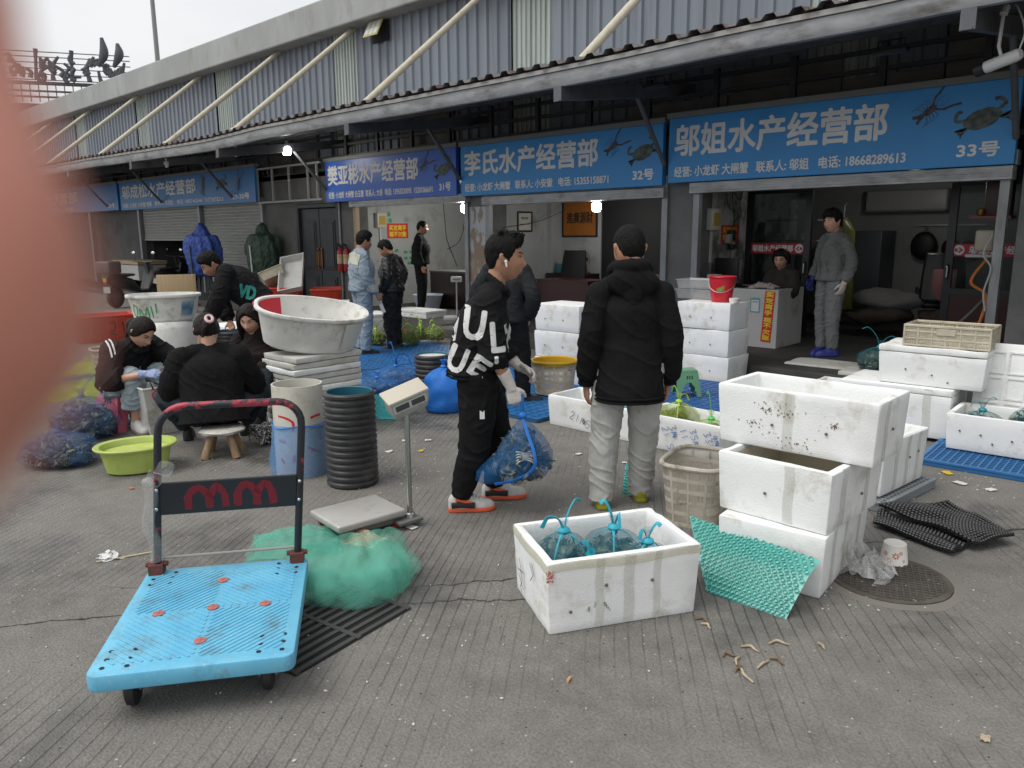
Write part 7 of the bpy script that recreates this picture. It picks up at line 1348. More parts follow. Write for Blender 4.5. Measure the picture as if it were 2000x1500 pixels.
# lamps of the shops: lit bulbs
bulbm = mat('lit_bulb', (1, .98, .95), .5, emit=14)
def bulb(label, loc, r, power, cord=.25):
    r_ = thing('bulb_lamp', label, 'lamp', loc, 0, 'lit bulbs of the shops'); MB().lathe([(0, -.09*r/.06), (r*.75, -.085*r/.06), (r, -.05*r/.06), (r*.97, .0), (r*.6, .035)], 24).build('glowing_bulb', bulbm, r_); MB().lathe([(r*.62, .03), (r*.5, .09), (.02, .13), (.012, .15)], 20).build('socket', mat('socket_white', (.55, .55, .55), .5), r_); MB().tube([(0, 0, .14), (.01, 0, .14+cord)], .005, 6).build('cord', cbl, r_)
    ld = bpy.data.lights.new('bulb_light', 'POINT'); ld.energy = power; ld.shadow_soft_size = r; ld.color = (1, .97, .92); lo = bpy.data.objects.new('bulb_light', ld); COL.objects.link(lo); lo.location = (loc[0], loc[1], loc[2]-.16)
bulb('lit bulb hanging under the canopy left of the violet sign', onY(560, 290, 8.4), .085, 12, .2); bulb('lit bulb hanging in the second shop', onY(908, 402, 10.6), .085, 66, .3); bulb('lit bulb hanging in the middle shop by the orange board', onY(1165, 399, 10.4), .08, 13, .3); bulb('lit bulb high behind the door frame of the glass front shop', V(-3.4, 11.7, 2.43), .07, 4, .1)
# glass front shop interior
ac = thing('air_conditioner', 'white wall air conditioner inside the glass front shop', 'air conditioner', (-4.1, 13.85, 2.1)); MB().boxb(-.62, .62, -.12, .14, -.14, .2).build('body', mat('ac_white', (.42, .42, .41), .4), ac, bevel=.03, seg=3); MB().boxb(-.6, .6, -.128, -.1, -.15, -.12).build('louvre', mat('ac_grey', (.2, .2, .2), .4), ac)
fr = thing('fridge', 'dark grey cabinet inside the glass front shop', 'cabinet', (-4.55, 13.2, .15)); MB().boxb(-.42, .42, -.35, .35, 0, 1.5).build('body', mat('fridge_grey', (.05, .055, .06), .4), fr, bevel=.015); MB().boxb(-.40, .05, -.365, -.35, .05, 1.45).build('door', mat('fridge_door', (.06, .065, .07), .35), fr)
rc2 = thing('raincoat', 'olive green raincoat hanging behind the door of the glass front shop', 'raincoat', (-4.18, 11.35, .0)); MB().rings([[(w_*math.cos(a)*(1+.12*math.sin(a*7+z*3)), .10*math.sin(a)*(1+.2*math.sin(a*5)), z) for a in [i*2*math.pi/30 for i in range(30)]] for w_, z in ((.20, .55), (.19, .9), (.17, 1.3), (.15, 1.65), (.07, 1.78), (.02, 1.84))]).build('coat', mat('olive_pvc', (.13, .13, .03), .4, bump=.5, bscale=12), rc2, ang=0); MB().tube([(0, 0, 1.83), (0, 0, 2.0), (.04, 0, 2.03)], .006, 6).build('hanger', zn, rc2)
twl = thing('towel', 'pink towel over a chair back inside the glass front shop', 'towel', (-2.95, 11.9, .0)); MB().grid(lambda u, v: ((u-.5)*.3, -.02-.03*math.sin(v*3)+.01*math.sin(u*12), 1.12-.42*v), 10, 10, .012).build('cloth', mat('pink_towel', (.34, .15, .15), .9), twl, fix=True)
office_chair('black armchair with the pink towel inside the glass front shop', (-3.0, 12.0, .15), R(200), MATS['black_vinyl'])
sk = thing('sack_pile', 'pile of brown sacks on the floor of the glass front shop', 'sacks', (-3.75, 11.8, .15)); 
for i, (x, y, z, m_) in enumerate(((0, 0, .3, mat('brown_sack', (.06, .045, .035), .9)), (.05, .1, .5, mat('pale_sack', (.16, .155, .15), .9)), (1.0, .15, .3, MATS['brown_sack']))): sb_ = MB(); sb_.ell((x, y, z), (.5, .32, .14), None, 40, 24); sb_.v = [(a+.07*nz((a, b_, c_), 4, i), b_+.06*nz((b_, a, c_), 4, i+3), c_+.05*nz((a, c_, b_), 5, i+7)+.07*nz((a, b_, 0), 2.2, i)) for a, b_, c_ in sb_.v]; sb_.build('sack', m_, sk, ang=0)
bs2 = thing('shallow_basin', 'orange red basin holding a white pot wrapped in lime net', 'basin', (-2.48, 10.15, .15)); MB().lathe([(0, 0), (.26, 0), (.34, .12), (.36, .125), (.35, .135), (.33, .13), (.25, .015), (0, .01)], 36).build('bowl', mat('orange_red_plastic', (.30, .05, .02), .5), bs2)
pt_ = thing('white_pot', 'cream pot standing in the orange red basin', 'pot', (-2.46, 10.15, .165)); MB().lathe([(0, 0), (.13, 0), (.15, .30), (.155, .31), (.14, .31), (.12, .02), (0, .01)], 30).build('body', mat('cream_pot', (.45, .44, .38), .4), pt_)
drape('lime net thrown over the cream pot in the glass front shop', 'lime_net', V(-2.5, 10.1, .25), .3, .7, .5, .34, netmat('lime_net2', (.38, .5, .04), .45), 44)
shf = thing('wall_shelf', 'shelf with white cups seen through the left glass pane', 'shelf', (-5.0, 11.6, 1.5)); MB().boxb(-.4, .4, -.12, .12, 0, .02).boxb(-.4, .4, -.12, .12, .3, .32).build('boards', mat('shelf_white', (.3, .3, .3), .5), shf)
for x in (-.25, -.12, .15): MB().lathe([(0, .02), (.04, .02), (.045, .12), (.038, .12), (.035, .03), (0, .03)], 16, c=(x, 0, 0)).build('cup', cupm, shf)
mo = thing('monitor', 'black monitor on the white counter behind the red bucket', 'monitor', (-5.22, 9.95, .91), R(-12)); MB().boxb(-.2, .2, -.015, .015, .1, .38).build('screen', cbl, mo, bevel=.004); MB().boxb(-.02, .02, -.01, .03, 0, .12).boxb(-.1, .1, -.07, .08, 0, .012).build('stand', cbl, mo)
for i, (x, y, w_, h_, lab) in enumerate(((-5.3, 9.7, .22, .09, 'lower white carton at the left end of the counter'), (-5.28, 9.72, .15, .075, 'small white carton stacked on the lower carton'))): c_ = tag(MB().box((0, 0, h_/2), (w_, .15, h_)).build('carton', cwm, None, bevel=.004), lab, 'carton'); c_.location = (x, y, .91+(.0905 if i else 0))
gb = thing('gift_box', 'teal gift box with a white label behind the chair in the middle shop', 'box', (-9.12, 11.25, .92)); MB().boxb(-.2, .2, -.1, .1, 0, .16).build('box', mat('teal_card', (.05, .22, .26), .5), gb, bevel=.004); MB().boxb(-.03, .04, -.104, -.1, .0, .15).build('label', paper_ if False else mat('paper_cream', (.50, .49, .42), .6), gb); sd_ = thing('side_cabinet', 'low dark cabinet carrying the teal gift box in the middle shop', 'cabinet', (-9.0, 11.2, .15)); MB().boxb(-.45, .5, -.2, .2, 0, .768).build('body', dkw, sd_, bevel=.005)
fn = thing('table_fan', 'small dark red table fan on the cabinet in the middle shop', 'fan', (-8.68, 11.22, .92)); MB().lathe([(.09, 0), (.09, .02), (.03, .03), (.02, .14)], 20, cap=True).build('base', mat('fan_red', (.12, .02, .02), .4), fn); mb = MB()
for r_ in (.05, .09, .13): mb.tube([(r_*math.cos(a), -.05, .26+r_*math.sin(a)) for a in [i*2*math.pi/24 for i in range(24)]], .003, 5, closed=True)
for i in range(12): a = i*math.pi/6; mb.tube([(.02*math.cos(a), -.05, .26+.02*math.sin(a)), (.13*math.cos(a), -.05, .26+.13*math.sin(a))], .002, 4)
mb.build('guard', cbl, fn); MB().ell((0, -.02, .26), (.05, .06, .05)).build('motor', MATS['fan_red'], fn)
hr_ = thing('hook_rail', 'steel hook rail with hanging bags on the back wall of the glass front shop', 'hook rail', (-3.45, 13.95, 1.72)); MB().boxb(-.5, .5, -.03, 0, 0, .02).build('rail', zn, hr_)
for x, z, r_, m_ in ((-.35, -.32, .2, cbl), (.05, -.36, .14, rdw), (.3, -.38, .13, rdw)): mb = MB(); mb.ell((x, -.08, z), (r_, .07, r_*1.15), None, 18, 12); mb.tube([(x-.04, -.03, z+r_), (x, -.02, 0), (x+.04, -.03, z+r_)], .006, 5); mb.build('hanging_bag', m_, hr_)
for i, (x, y, z, w_, h_, lab) in enumerate(((-7.0, 11.0, .15, .6, .45, 'lower brown carton in the dark right half of the middle shop'), (-7.05, 11.0, .605, .5, .35, 'upper brown carton in the dark right half of the middle shop'))): c_ = tag(MB().box((0, 0, h_/2), (w_, .45, h_)).build('carton', mat('brown_card', (.16, .11, .065), .85), None, bevel=.004), lab, 'carton'); c_.location = (x, y, z)
# CCTV
cc = thing('security_camera', 'large white bullet camera on a bracket under the canopy, top right', 'camera', onY(1955, 120, 7.5), R(-18)); wp = mat('white_gloss', (.62, .62, .62), .35); mb = MB(); mb.T = rotm(0, R(78)); mb.lathe([(.0, -.17), (.042, -.17), (.048, -.15), (.048, .13), (.036, .155), (0, .155)], 24); mb.build('housing', wp, cc); mb = MB(); mb.T = rotm(0, R(78)); mb.lathe([(.05, -.2), (.052, -.12), (.05, -.12)], 24); mb.lathe([(0, -.175), (.045, -.175)], 20); mb.build('hood', cbl, cc); MB().tube([(0, 0, .03), (-.03, 0, .12), (-.02, .0, .36)], .014, 8).tube([(-.02, 0, .36), (-.02, .03, .42)], .03, 8).build('bracket', wp, cc); MB().tube([(.13, 0, .05), (.16, 0, .2), (.09, .0, .38), (.04, .05, .42)], .007, 6, smooth=14).build('lead', wp, cc)
for px_, py_, lab in ((325, 322, 'small white dome camera under the canopy above the first faded sign'), (460, 300, 'small white dome camera under the canopy left of the lit bulb')):
    d_ = thing('dome_camera', lab, 'camera', onY(px_, py_, 7.5)); MB().lathe([(.05, .07), (.055, .03), (.05, .0), (.045, -.03), (.025, -.055), (0, -.06)], 20).build('body', wp, d_); MB().ell((.0, -.045, -.02), (.025, .016, .025), nu=12, nv=8).build('lens', cbl, d_); MB().tube([(0, 0, .07), (0, 0, .14)], .02, 8).build('mount', wp, d_)
for px_, py_ in ((1280, 168), (1740, 100)): t_ = thing('floodlight', 'flat black floodlight under the canopy, %s' % ('near the middle sign' if px_ < 1500 else 'above the sign numbered 33'), 'floodlight', onY(px_, py_, 8.0), 0, 'black floodlights'); MB().box((0, 0, 0), (.3, .12, .04)).build('lamp_body', cbl, t_, bevel=.006); MB().tube([(-.12, 0, .02), (-.12, 0, .1), (.12, 0, .1), (.12, 0, .02)], .008, 6).build('bracket', cbl, t_)
# ---------------- left side: tents, extinguishers, crates, scooters ----------------
def folded_tent(label, loc, rz, m, legm, seed, h=2.05):
    r_ = thing('folded_gazebo', label, 'folded canopy', loc, rz, 'folded canopy tents'); rr = []
    for z, w_ in ((.72, .30), (.85, .36), (1.05, .42), (1.3, .44), (1.5, .40), (1.62, .34), (1.66, .20), (1.74, .15), (1.86, .10), (1.92, .03)):
        rr.append([(w_*math.cos(a)*(1+.28*noise.noise(V(math.cos(a)*2+seed, math.sin(a)*2, z*1.6))+.13*math.sin(8*a+seed+3*z)*(z < 1.64)), w_*.8*math.sin(a)*(1+.2*noise.noise(V(math.cos(a)*2, math.sin(a)*2+seed, z*1.5))), z+.10*noise.noise(V(math.cos(a)*2.5, math.sin(a)*2.5, seed))*(z < 1)) for a in [i*2*math.pi/44 for i in range(44)]])
    fb_ = MB(); fb_.rings([[tuple(p) for p in r__] for r__ in rr]); fme = remesh(fb_, .014, 1); displace(fme, lambda p, n: .03*noise.noise(V(p.x*9+seed, p.y*9, p.z*4))+.018*(1-abs(noise.noise(V(p.x*15, p.y*15+seed, p.z*8)))*2)); link('fabric', fme, m, r_, ang=0)
    for k in range(11): a = k*2*math.pi/11; MB().tube([(.19*math.cos(a), .17*math.sin(a), .06), (.14*math.cos(a), .13*math.sin(a), 1.0)], .016, 8).build('leg', legm, r_)
    MB().tube([(0, -.34, .5), (0, -.38, 1.42)], .02, 8).build('front_leg', legm, r_)
    mb = MB(); mb.lathe([(.24, .0), (.24, .07)], 20, cap=True, e=3); mb.build('foot_block', cbl, r_); return r_
folded_tent('folded blue canopy tent standing before the half open shutter', G(405, 597), .3, mat('royal_blue_cloth', (.02, .055, .26), .6, col2=(.03, .075, .32), scale=6), mat('dark_leg', (.05, .055, .06), .4), 1, 1.9); folded_tent('folded dark green canopy tent with white legs before the closed shutter', G(522, 600), .2, mat('forest_cloth', (.018, .042, .026), .6, col2=(.028, .06, .035), scale=6), mat('white_leg', (.5, .5, .5), .4), 6)
def extinguisher(label, loc):
    r_ = thing('fire_extinguisher', label, 'fire extinguisher', loc, 0, 'fire extinguishers'); MB().lathe([(0, -.3), (.07, -.3), (.075, -.28), (.075, .1), (.05, .15), (.025, .17)], 20).build('cylinder', mat('extinguisher_red', (.30, .02, .02), .35), r_); MB().lathe([(.0765, -.15), (.0765, .04)], 20).build('label_band', mat('label_yellow', (.5, .3, .08), .5, col2=(.5, .48, .42), scale=12), r_); MB().tube([(0, 0, .16), (0, 0, .22), (0, -.08, .26)], .016, 8).tube([(.0, 0, .2), (-.09, 0, .22), (-.12, -.01, .05), (-.1, -.02, -.15)], .011, 6, smooth=14).build('valve_hose', cbl, r_)
for x, z, lab in ((-16.35, 1.15, 'fire extinguisher on the wall right of the closed shutter'), (-13.72, 1.2, 'left fire extinguisher of the pair right of the double door'), (-13.5, 1.2, 'right fire extinguisher of the pair right of the double door')): extinguisher(lab, V(x, FY-.09, z))
def tote(label, loc, rz, w, d, h, m, group='red plastic totes', txt=None):
    r_ = thing('plastic_tote', label, 'crate', loc, rz, group); MB().rings([[(sx*a, sy*b_, z) for sx, sy in ((-1, -1), (1, -1), (1, 1), (-1, 1))] for a, b_, z in ((w*.44, d*.44, 0), (w*.49, d*.49, h-.03), (w*.52, d*.52, h-.03), (w*.52, d*.52, h), (w*.47, d*.47, h), (w*.42, d*.42, .01))]).build('body', m, r_, bevel=.012); mb = MB()
    for i in range(7): mb.box((-w*.4+i*w*.8/6, -d*.472, h*.5), (.012, .03, h*.85))
    for s in (-1, 1):
        for i in range(4): mb.box((s*w*.472, -d*.33+i*d*.66/3, h*.5), (.03, .012, h*.85))
    mb.build('ribs', m, r_, smooth=False)
    if txt:
        mb = MB()
        for pts in txt: ribbon(mb, pts, .03)
        mb.build('painted_number', mat('dark_paint', (.09, .015, .012), .7), r_, Matrix.Translation((0, -d*.492, h*.1)) @ FRONT, fix=False, smooth=False)
    return r_
rdt = mat('red_tote', (.46, .035, .015), .45, col2=(.5, .05, .02), scale=5, dirt=(.3, .03, .015), dscale=4)
u_ = G(205, 664); tote('red plastic tote with painted number 31 at the left edge', u_, facing(12, 205), .95, .62, .42, rdt, txt=[[(.02, .24), (.1, .26), (.1, .16), (.04, .1), (.12, .06)], [(.22, .27), (.235, .07)]])
ka = onD(608, 590, V(-13.9, 7.9, 0)); ka.z = 0; tote('left red tote holding ivory trays, near the dark double door', V(-13.6, 8.0, 0), R(-38), .85, .6, .66, rdt); tote('right red tote behind the white foam box near the denim man', V(-13.0, 8.55, 0), R(-38), .8, .55, .62, rdt)
tr1 = thing('ivory_tray', 'dirty ivory tray tilted in the left red tote', 'tray', V(-13.75, 7.9, .72), R(-38)); tr1.rotation_euler = (R(25), R(-28), R(-38)); MB().rings([[(sx*a, sy*b_, z) for sx, sy in ((-1, -1), (1, -1), (1, 1), (-1, 1))] for a, b_, z in ((.3, .2, 0), (.33, .23, .16), (.35, .25, .16), (.35, .25, .175), (.32, .22, .175), (.29, .19, .01))]).build('shell', ivory, tr1, bevel=.008)
tr2 = thing('clear_tray', 'clear plastic tray leaning upright in the left red tote', 'tray', V(-13.35, 8.05, .85), R(-38)); tr2.rotation_euler = (R(15), R(42), R(-38)); MB().rings([[(sx*a, sy*b_, z) for sx, sy in ((-1, -1), (1, -1), (1, 1), (-1, 1))] for a, b_, z in ((.42, .2, 0), (.45, .23, .14), (.46, .24, .14), (.46, .24, .15), (.44, .22, .15), (.41, .19, .01))]).build('shell', mat('milky_plastic', (.5, .5, .48), .3, alpha=.8), tr2, bevel=.006)
cfo = [(G(662, 640), R(-35), .5, .42, .48, 'tall foam box left of the denim man, in front of the red totes'), (G(790, 640)+V(-.25, .55, 0), R(0), 1.0, .5, .28, 'low foam box behind the row of lime net crab bags'), (G(720, 650)+V(-.3, .35, 0), R(-5), .6, .5, .30, 'foam box behind the legs of the denim man')]
for i, (c_, rz_, w_, d_, h_, lab) in enumerate(cfo): foam(lab, (c_, rz_, w_, d_), h_, lid=True, seed=70+i, cuts=3)
b0 = G(445, 700); foam('long foam box under the hands of the bending man', (b0+V(-.2, .3, 0), R(10), .9, .5), .42, lid=True, seed=80, cuts=3); foam('foam box behind the red tote at the left', (G(240, 655)+V(.1, .6, 0), R(-10), .7, .5), .40, lid=True, seed=81, cuts=3)
netbag('lime net bag lying on the foam box by the bending man', b0+V(.05, .4, .42), .3, .45, .3, .18, nlime, crabg, 14, 83, .1, (.4, .2), 1, tie_m=limetie)
drum('black corrugated drum behind the woman with the pink hair tie', G(460, 735), .55, .2)
brd = thing('chopping_board', 'thick pale bamboo board with dark hole leaning upright by the scooters', 'board', G(350, 612), facing(-6, 350)); MB().box((0, 0, .42), (.78, .05, .82)).build('slab', mat('bamboo', (.36, .26, .14), .6, col2=(.45, .34, .2), scale=4, stretch=(9, 1, .3), dirt=(.25, .17, .09), dscale=2), brd, bevel=.012); mb = MB()
for x, z, r_ in ((0, .32, .055), (-.06, .24, .014), (.13, .27, .012)): mb.T = Matrix.Translation((x, -.0262, z)) @ FRONT; mb.lathe([(r_, 0), (0, .0005)], 20, wob=lambda a, k, zz: 1+.15*math.sin(3*a))
mb.build('hole', hm_, brd)
def scooter(label, loc, rz, box=True):
    r_ = thing('scooter', label, 'scooter', loc, rz, 'parked scooters'); bl_ = mat('scooter_black', (.02, .02, .022), .35, col2=(.03, .03, .03), scale=4); gy_ = mat('scooter_grey', (.07, .07, .07), .5)
    for y in (-.62, .62):
        mb = MB(); mb.T = Matrix.Translation((0, y, .25)) @ rotm(0, R(90)); mb.lathe([(.15, -.05), (.21, -.055), (.245, -.035), (.25, 0), (.245, .035), (.21, .055), (.15, .05)], 28); w_ = mb.build('wheel', whl, r_); mb = MB(); mb.T = Matrix.Translation((0, y, .25)) @ rotm(0, R(90)); mb.lathe([(0, -.06), (.06, -.06), (.07, -.03), (.16, -.02), (.16, .02), (.07, .03), (.06, .06), (0, .06)], 20); mb.build('rim', gy_, w_)
    MB().rings([[(w_*math.cos(a), y, z+h_*math.sin(a)) for a in [i*2*math.pi/14 for i in range(14)]] for y, z, w_, h_ in ((-.85, .62, .06, .05), (-.75, .62, .13, .10), (-.45, .58, .17, .16), (-.1, .5, .16, .16), (.1, .34, .14, .06), (.35, .34, .14, .06), (.5, .6, .16, .12), (.56, .85, .14, .10), (.5, 1.0, .08, .05))]).build('body', bl_, r_, ang=50)
    MB().rings([[(w_*math.cos(a), y, .74+h_*math.sin(a)) for a in [i*2*math.pi/12 for i in range(12)]] for y, w_, h_ in ((-.72, .08, .03), (-.6, .13, .05), (-.3, .14, .05), (-.02, .09, .03))]).build('seat', mat('seat_vinyl', (.03, .03, .03), .5), r_); MB().tube([(0, .62, .25), (0, .5, .9), (0, .45, 1.02)], .035, 10).tube([(-.3, .38, 1.05), (0, .46, 1.02), (.3, .38, 1.05)], .018, 8, smooth=12).build('handlebar', gy_, r_)
    for s in (-1, 1): m_ = MB().tube([(s*.24, .42, 1.05), (s*.27, .42, 1.2)], .007, 6).ell((s*.28, .42, 1.24), (.06, .015, .045), nu=14, nv=8).build('mirror', bl_, r_); MB().ell((s*.28, .408, 1.24), (.05, .006, .037), nu=14, nv=8).build('mirror_glass', mat('mirror_sky', (.8, .82, .84), .02, metal=1), m_)
    MB().boxb(-.05, .05, -.9, -.86, .56, .63).build('tail_light', mat('tail_red', (.3, .03, .02), .3), r_); MB().boxb(-.09, .09, -.87, -.85, .36, .5).build('number_plate', mat('plate_white', (.4, .4, .38), .5), r_); MB().box((0, -.9, .66), (.09, .01, .08)).build('orange_tag', mat('orange_tag', (.55, .28, .03), .5), r_)
    if box: MB().boxb(-.2, .2, -.95, -.55, .8, 1.08).build('rear_box', gy_, r_, bevel=.04, seg=3)
    return r_
scooter('dark scooter with rear box and orange tag seen from behind at the left', G(238, 600)+V(-.2, .4, 0), facing(-42, 240)); scooter('black scooter with round mirror behind the bamboo board', G(330, 575)+V(.3, .2, 0), facing(-48, 320), False); scooter('black scooter half hidden between the other scooter and the blue tent', G(285, 570)+V(.2, .5, 0), facing(-50, 290), False)
tb = thing('work_table', 'worn pale work table with clutter in front of the left shop', 'table', V(-22.9, 8.9, .15), 0); MB().boxb(-.9, .9, -.4, .4, .72, .82).build('top', mat('table_tan', (.3, .22, .13), .6), tb); MB().boxb(-.85, .85, -.38, .38, .3, .7).build('panel', mat('table_white', (.35, .35, .34), .6), tb)
for s in (-1, 1): MB().boxb(s*.8-.03, s*.8+.03, -.3, .3, 0, .3).build('leg', cbl, tb)
stb = thing('side_table', 'small grey side table beside the green tent', 'table', V(-16.5, 9.15, .15), 0); MB().boxb(-.35, .35, -.25, .2, .6, .66).boxb(-.32, .32, -.22, .18, .4, .58).build('top', mat('side_grey', (.17, .17, .17), .6), stb)
for sx in (-1, 1):
    for sy in (-1, 1): MB().boxb(sx*.3-.02, sx*.3+.02, sy*.18-.04, sy*.18, 0, .4).build('leg', mat('side_grey', (.17, .17, .17), .6), stb)
# ---------------- litter ----------------
bone = mat('dry_shell', (.33, .25, .16), .6, col2=(.45, .38, .28), scale=30); bone2 = mat('brown_shell', (.15, .095, .05), .6)
for i, (x, y, a, L, b, m_) in enumerate(((1465, 1268, .4, .07, .6, bone), (1422, 1282, 1.2, .05, .8, bone2), (1440, 1292, 2.0, .075, .3, bone), (1455, 1320, 2.6, .11, .3, bone), (1520, 1258, .9, .08, .7, bone), (1518, 1293, .2, .06, .5, bone2), (1605, 1264, -.6, .05, .1, bone), (1440, 1305, -.8, .07, .6, bone2), (1372, 1213, .5, .06, .7, bone2), (1380, 1224, .1, .05, .5, bone), (1490, 1300, 1.5, .09, .1, bone))):
    o = MB().tube([(-L/2, 0, .006), (0, b*.02, .009), (L*.25, -b*.015, .008), (L/2, -b*.03, .005)], [.004, .0055, .0045, .0018], 7, smooth=10).build('shell_leg', m_); tag(o, 'one of the dry broken crab legs scattered on the concrete at lower right', 'crab leg', 'dry crab legs on the ground'); o.location = G(x, y); o.rotation_euler = (0, 0, a)
cig = tag(MB().tube([(0, 0, .006), (.032, .0, .006)], .0058, 8).build('cigarette_butt', mat('filter_tan', (.5, .3, .14), .8)), 'single cigarette butt on bare concrete at the bottom centre', 'cigarette butt'); cig.location = G(1108, 1334); cig.rotation_euler = (0, 0, 1.9)
pw_ = mat('litter_white', (.60, .60, .58), .7)
for i, (x, y, w_, lab, m_) in enumerate(((803, 1031, .075, 'white printed paper slip beside the red foot of the platform scale', pw_), (760, 883, .06, 'white paper scrap right of the front black drum', pw_), (790, 862, .05, 'white paper scrap behind the scale pole', pw_), (836, 861, .05, 'white paper scrap right of the scale pole', pw_), (822, 882, .05, 'yellow paper scrap on the ground near the scale pole', mat('litter_yellow', (.6, .4, .02), .6)), (257, 955, .035, 'small orange scrap on the ground left of the trolley handle', mat('litter_orange', (.6, .12, .03), .6)), (1130, 888, .05, 'white scrap on the ground between the two men', pw_), (1875, 945, .08, 'white foam shard in front of the right blue mat', pw_), (1935, 958, .07, 'white paper shard near the right edge before the blue mat', pw_), (1850, 925, .08, 'yellow crumpled wrapper at the edge of the blue mat', mat('litter_yellow', (.6, .4, .02), .6)), (1222, 905, .05, 'white scrap behind the trouser leg', pw_), (1924, 1445, .04, 'tan scrap at the lower right corner', bone))):
    mb = MB(); mb.grid(lambda u, v: ((u-.5)*w_, (v-.5)*w_*.7, .004+.006*noise.noise(V(u*3+i, v*3, 0))+.004), 6, 4); o = mb.build('paper_scrap', m_, None, fix=False); tag(o, lab, 'litter'); o.location = G(x, y); o.rotation_euler = (0, 0, i*1.3)
stk = tag(MB().tube([(-.13, 0, .006), (.13, .0, .006)], .005, 7).build('wooden_stick', mat('pale_stick', (.5, .42, .3), .7)), 'thin pale stick on the ground left of the trolley', 'stick'); stk.location = G(243, 1090); stk.rotation_euler = (0, 0, math.atan2(*(lambda d: (d.y, d.x))(G(290, 1082)-G(200, 1098))))
crumple('crumpled white tissue beside the stick left of the trolley', G(212, 1090), .07, .04, pw_, 23, 'tissue', 'tissue')
chips = MB(); rr_ = random.Random(77)
for i in range(420):
    cx, cy, s = rr_.choice(((760, 900, 60), (880, 880, 90), (1100, 900, 120), (760, 915, 40), (1000, 850, 60), (1750, 1140, 70), (1860, 930, 70), (350, 870, 60), (1300, 1000, 200), (700, 1250, 250))); p = G(cx+rr_.gauss(0, s), cy+rr_.gauss(0, s*.4)+10)
    if p.z == 0 and 0 < p.length < 20: chips.T = Matrix.Translation((p.x, p.y, .003)) @ rotm(0, 0, rr_.uniform(0, 6)); q = rr_.uniform(.003, .009); chips.ell((0, 0, 0), (q, q*.6, .003), nu=6, nv=4)
o = chips.build('foam_crumbs', mat('crumb_white', (.55, .53, .47), .8)); tag(o, 'white foam crumbs and shell bits strewn over the concrete', 'crumbs', kind='stuff')
rope = thing('string_ball', 'tangled ball of black and white string under the stool on its right', 'string', G(520, 868)); mb = MB(); rr_ = random.Random(3)
for i in range(34):
    pts = [(.13*rr_.uniform(-1, 1)*.8, .09*rr_.uniform(-1, 1), rr_.uniform(.01, .17)) for _ in range(5)]; mb.tube(pts, .005, 5, smooth=20)
mb.build('strands', mat('bw_string', (.45, .45, .43), .8, col2=(.02, .02, .02), scale=60, lo=.49, hi=.51), rope)
# ---------------- behind the hall ----------------
lp = thing('street_lamp', 'tall plain grey lamp pole rising behind the hall roof', 'lamp pole', V(-57.6, 25, 0)); MB().tube([(0, 0, 0), (0, 0, 12), (0, 0, 24)], [.2, .17, .12], 12).build('pole', mat('pole_grey', (.25, .25, .25), .5), lp); MB().tube([(0, 0, 24), (.8, 0, 24.6), (2.2, 0, 24.7)], .07, 8).box((2.6, 0, 24.7), (1, .35, .15)).build('lamp_arm', MATS['pole_grey'], lp)
bb = thing('far_building', 'plain grey block behind the left end of the hall carrying the roof letters', 'building', V(-60.5, 22.5, 0), YAW+R(17)); MB().boxb(-6, 6, -3.9, 5, 0, 10.2).build('wall', wallg, bb, smooth=False)
rs_ = thing('roof_letters', 'rooftop scaffold with dark brush shaped letters against the sky at upper left', 'roof sign', V(-56.9, 18.95, 10.2), YAW+R(17)); dkr = mat('rust_dark_frame', (.06, .05, .05), .6)
mb = MB()
for z in (1.3, 1.65, 2.0, 2.35, 2.7, 3.0): mb.boxb(-5, 3.6, -.03, .03, z, z+.05)
for x in range(-10, 8): mb.boxb(x/2, x/2+.05, .2, .26, 0, 1.1)
for z in (.25, .6): mb.boxb(-5, 3.6, .16, .2, z, z+.12)
mb.boxb(-5, 3.6, -.1, .1, 1.02, 1.22); mb.build('scaffold', dkr, rs_, smooth=False)
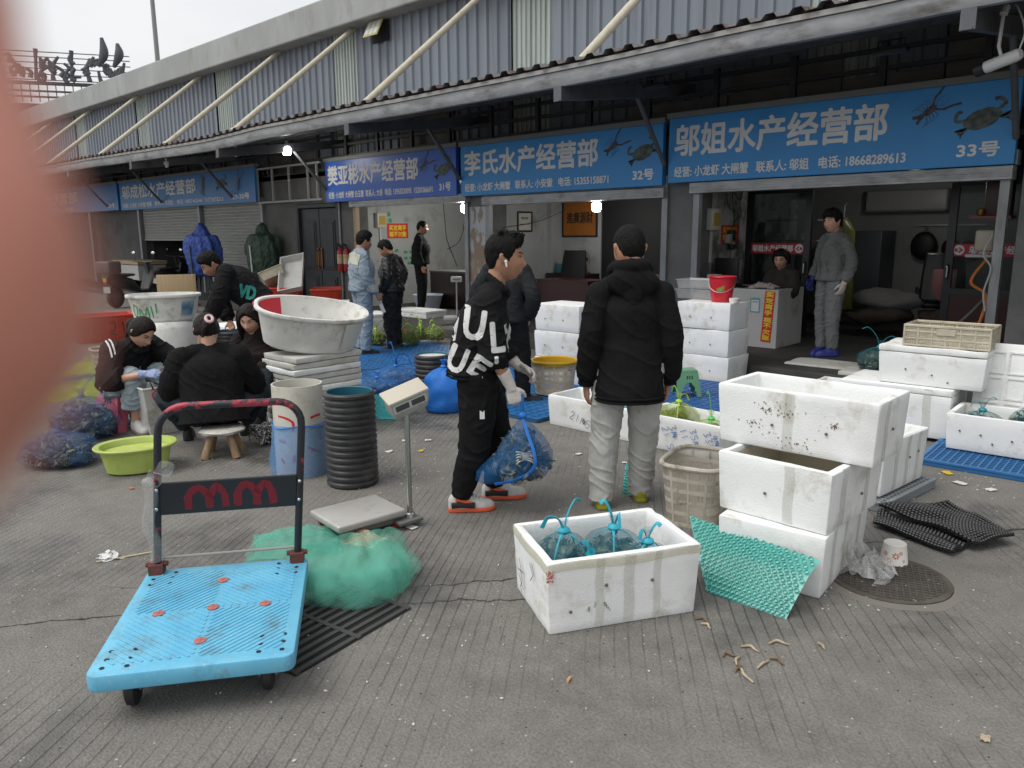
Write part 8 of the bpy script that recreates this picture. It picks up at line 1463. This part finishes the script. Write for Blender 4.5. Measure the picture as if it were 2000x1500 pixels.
for i, x in enumerate((-4.3, -3.1, -1.9, -.9, .15, 1.3, 2.0, 2.9)):
    rr_ = random.Random(40+i); mb = MB()
    for k in range(6):
        x0, z0 = rr_.uniform(-.45, .45), rr_.uniform(1.2, 2.4); mb.tube([(x0, 0, z0), (x0+rr_.uniform(-.25, .25), .0, z0+rr_.uniform(.2, .5)), (x0+rr_.uniform(-.4, .4), 0, z0+rr_.uniform(.2, .8))], [.16, .12, .08], 8, smooth=8)
    if i in (0, 2, 4): mb.tube([(-.1, 0, 1.3), (0, 0, 2.5), (.05, 0, 3.2)], [.12, .10, .14], 8, smooth=8)
    if i > 5: mb.tube([(-.3, 0, 2.3), (.1, 0, 3.1), (.05, 0, 4.1-.3*(i-6))], [.10, .28, .10], 10, smooth=10)
    mb.v = [(a, b_*.8, c_) for a, b_, c_ in mb.v]; mb.build('brush_letter', mat('letter_dark', (.075, .075, .085), .5), rs_, Matrix.Translation((x, 0, 0)))
# the photographer's fingertip near the lens
fg = thing('finger', 'pink out of focus fingertip along the left edge, close to the lens', 'finger', (0, 0, 0)); B_ = Matrix((CR, -CD, -_fw)).transposed()
def cp_(x, y, d): v = ray(x, y); return v*(d/v.dot(_fw))+V(0, 0, CAM_H)
D0 = .036; rad = .0082
ctr = [cp_(-250, 800, D0), cp_(-205, 670, D0+.0005), cp_(-200, 540, D0+.001), cp_(-240, 370, D0+.002), cp_(-298, 150, D0+.003), cp_(-340, -150, D0+.006), cp_(-470, -700, D0+.015)]
pts = [(*p, r) for p, r in zip(ctr, (.0068, .0084, .0086, .0085, .0083, .0086, .0095))]; q = cm(pts, 44)
tip = Vector(q[0][:3]); mb = MB(); mb.tube([p[:3] for p in q], [p[3] for p in q], 24); dt = (tip-Vector(q[1][:3])).normalized(); mb.ell(tip, (.0069,)*3, nu=20, nv=14); fm_ = remesh(mb, .0011, 6); link('fingertip', fm_, mat('finger_skin', (.54, .215, .155), .55, col2=(.58, .235, .17), scale=90, sss=.0), fg, ang=0)
bpy.context.view_layer.update()
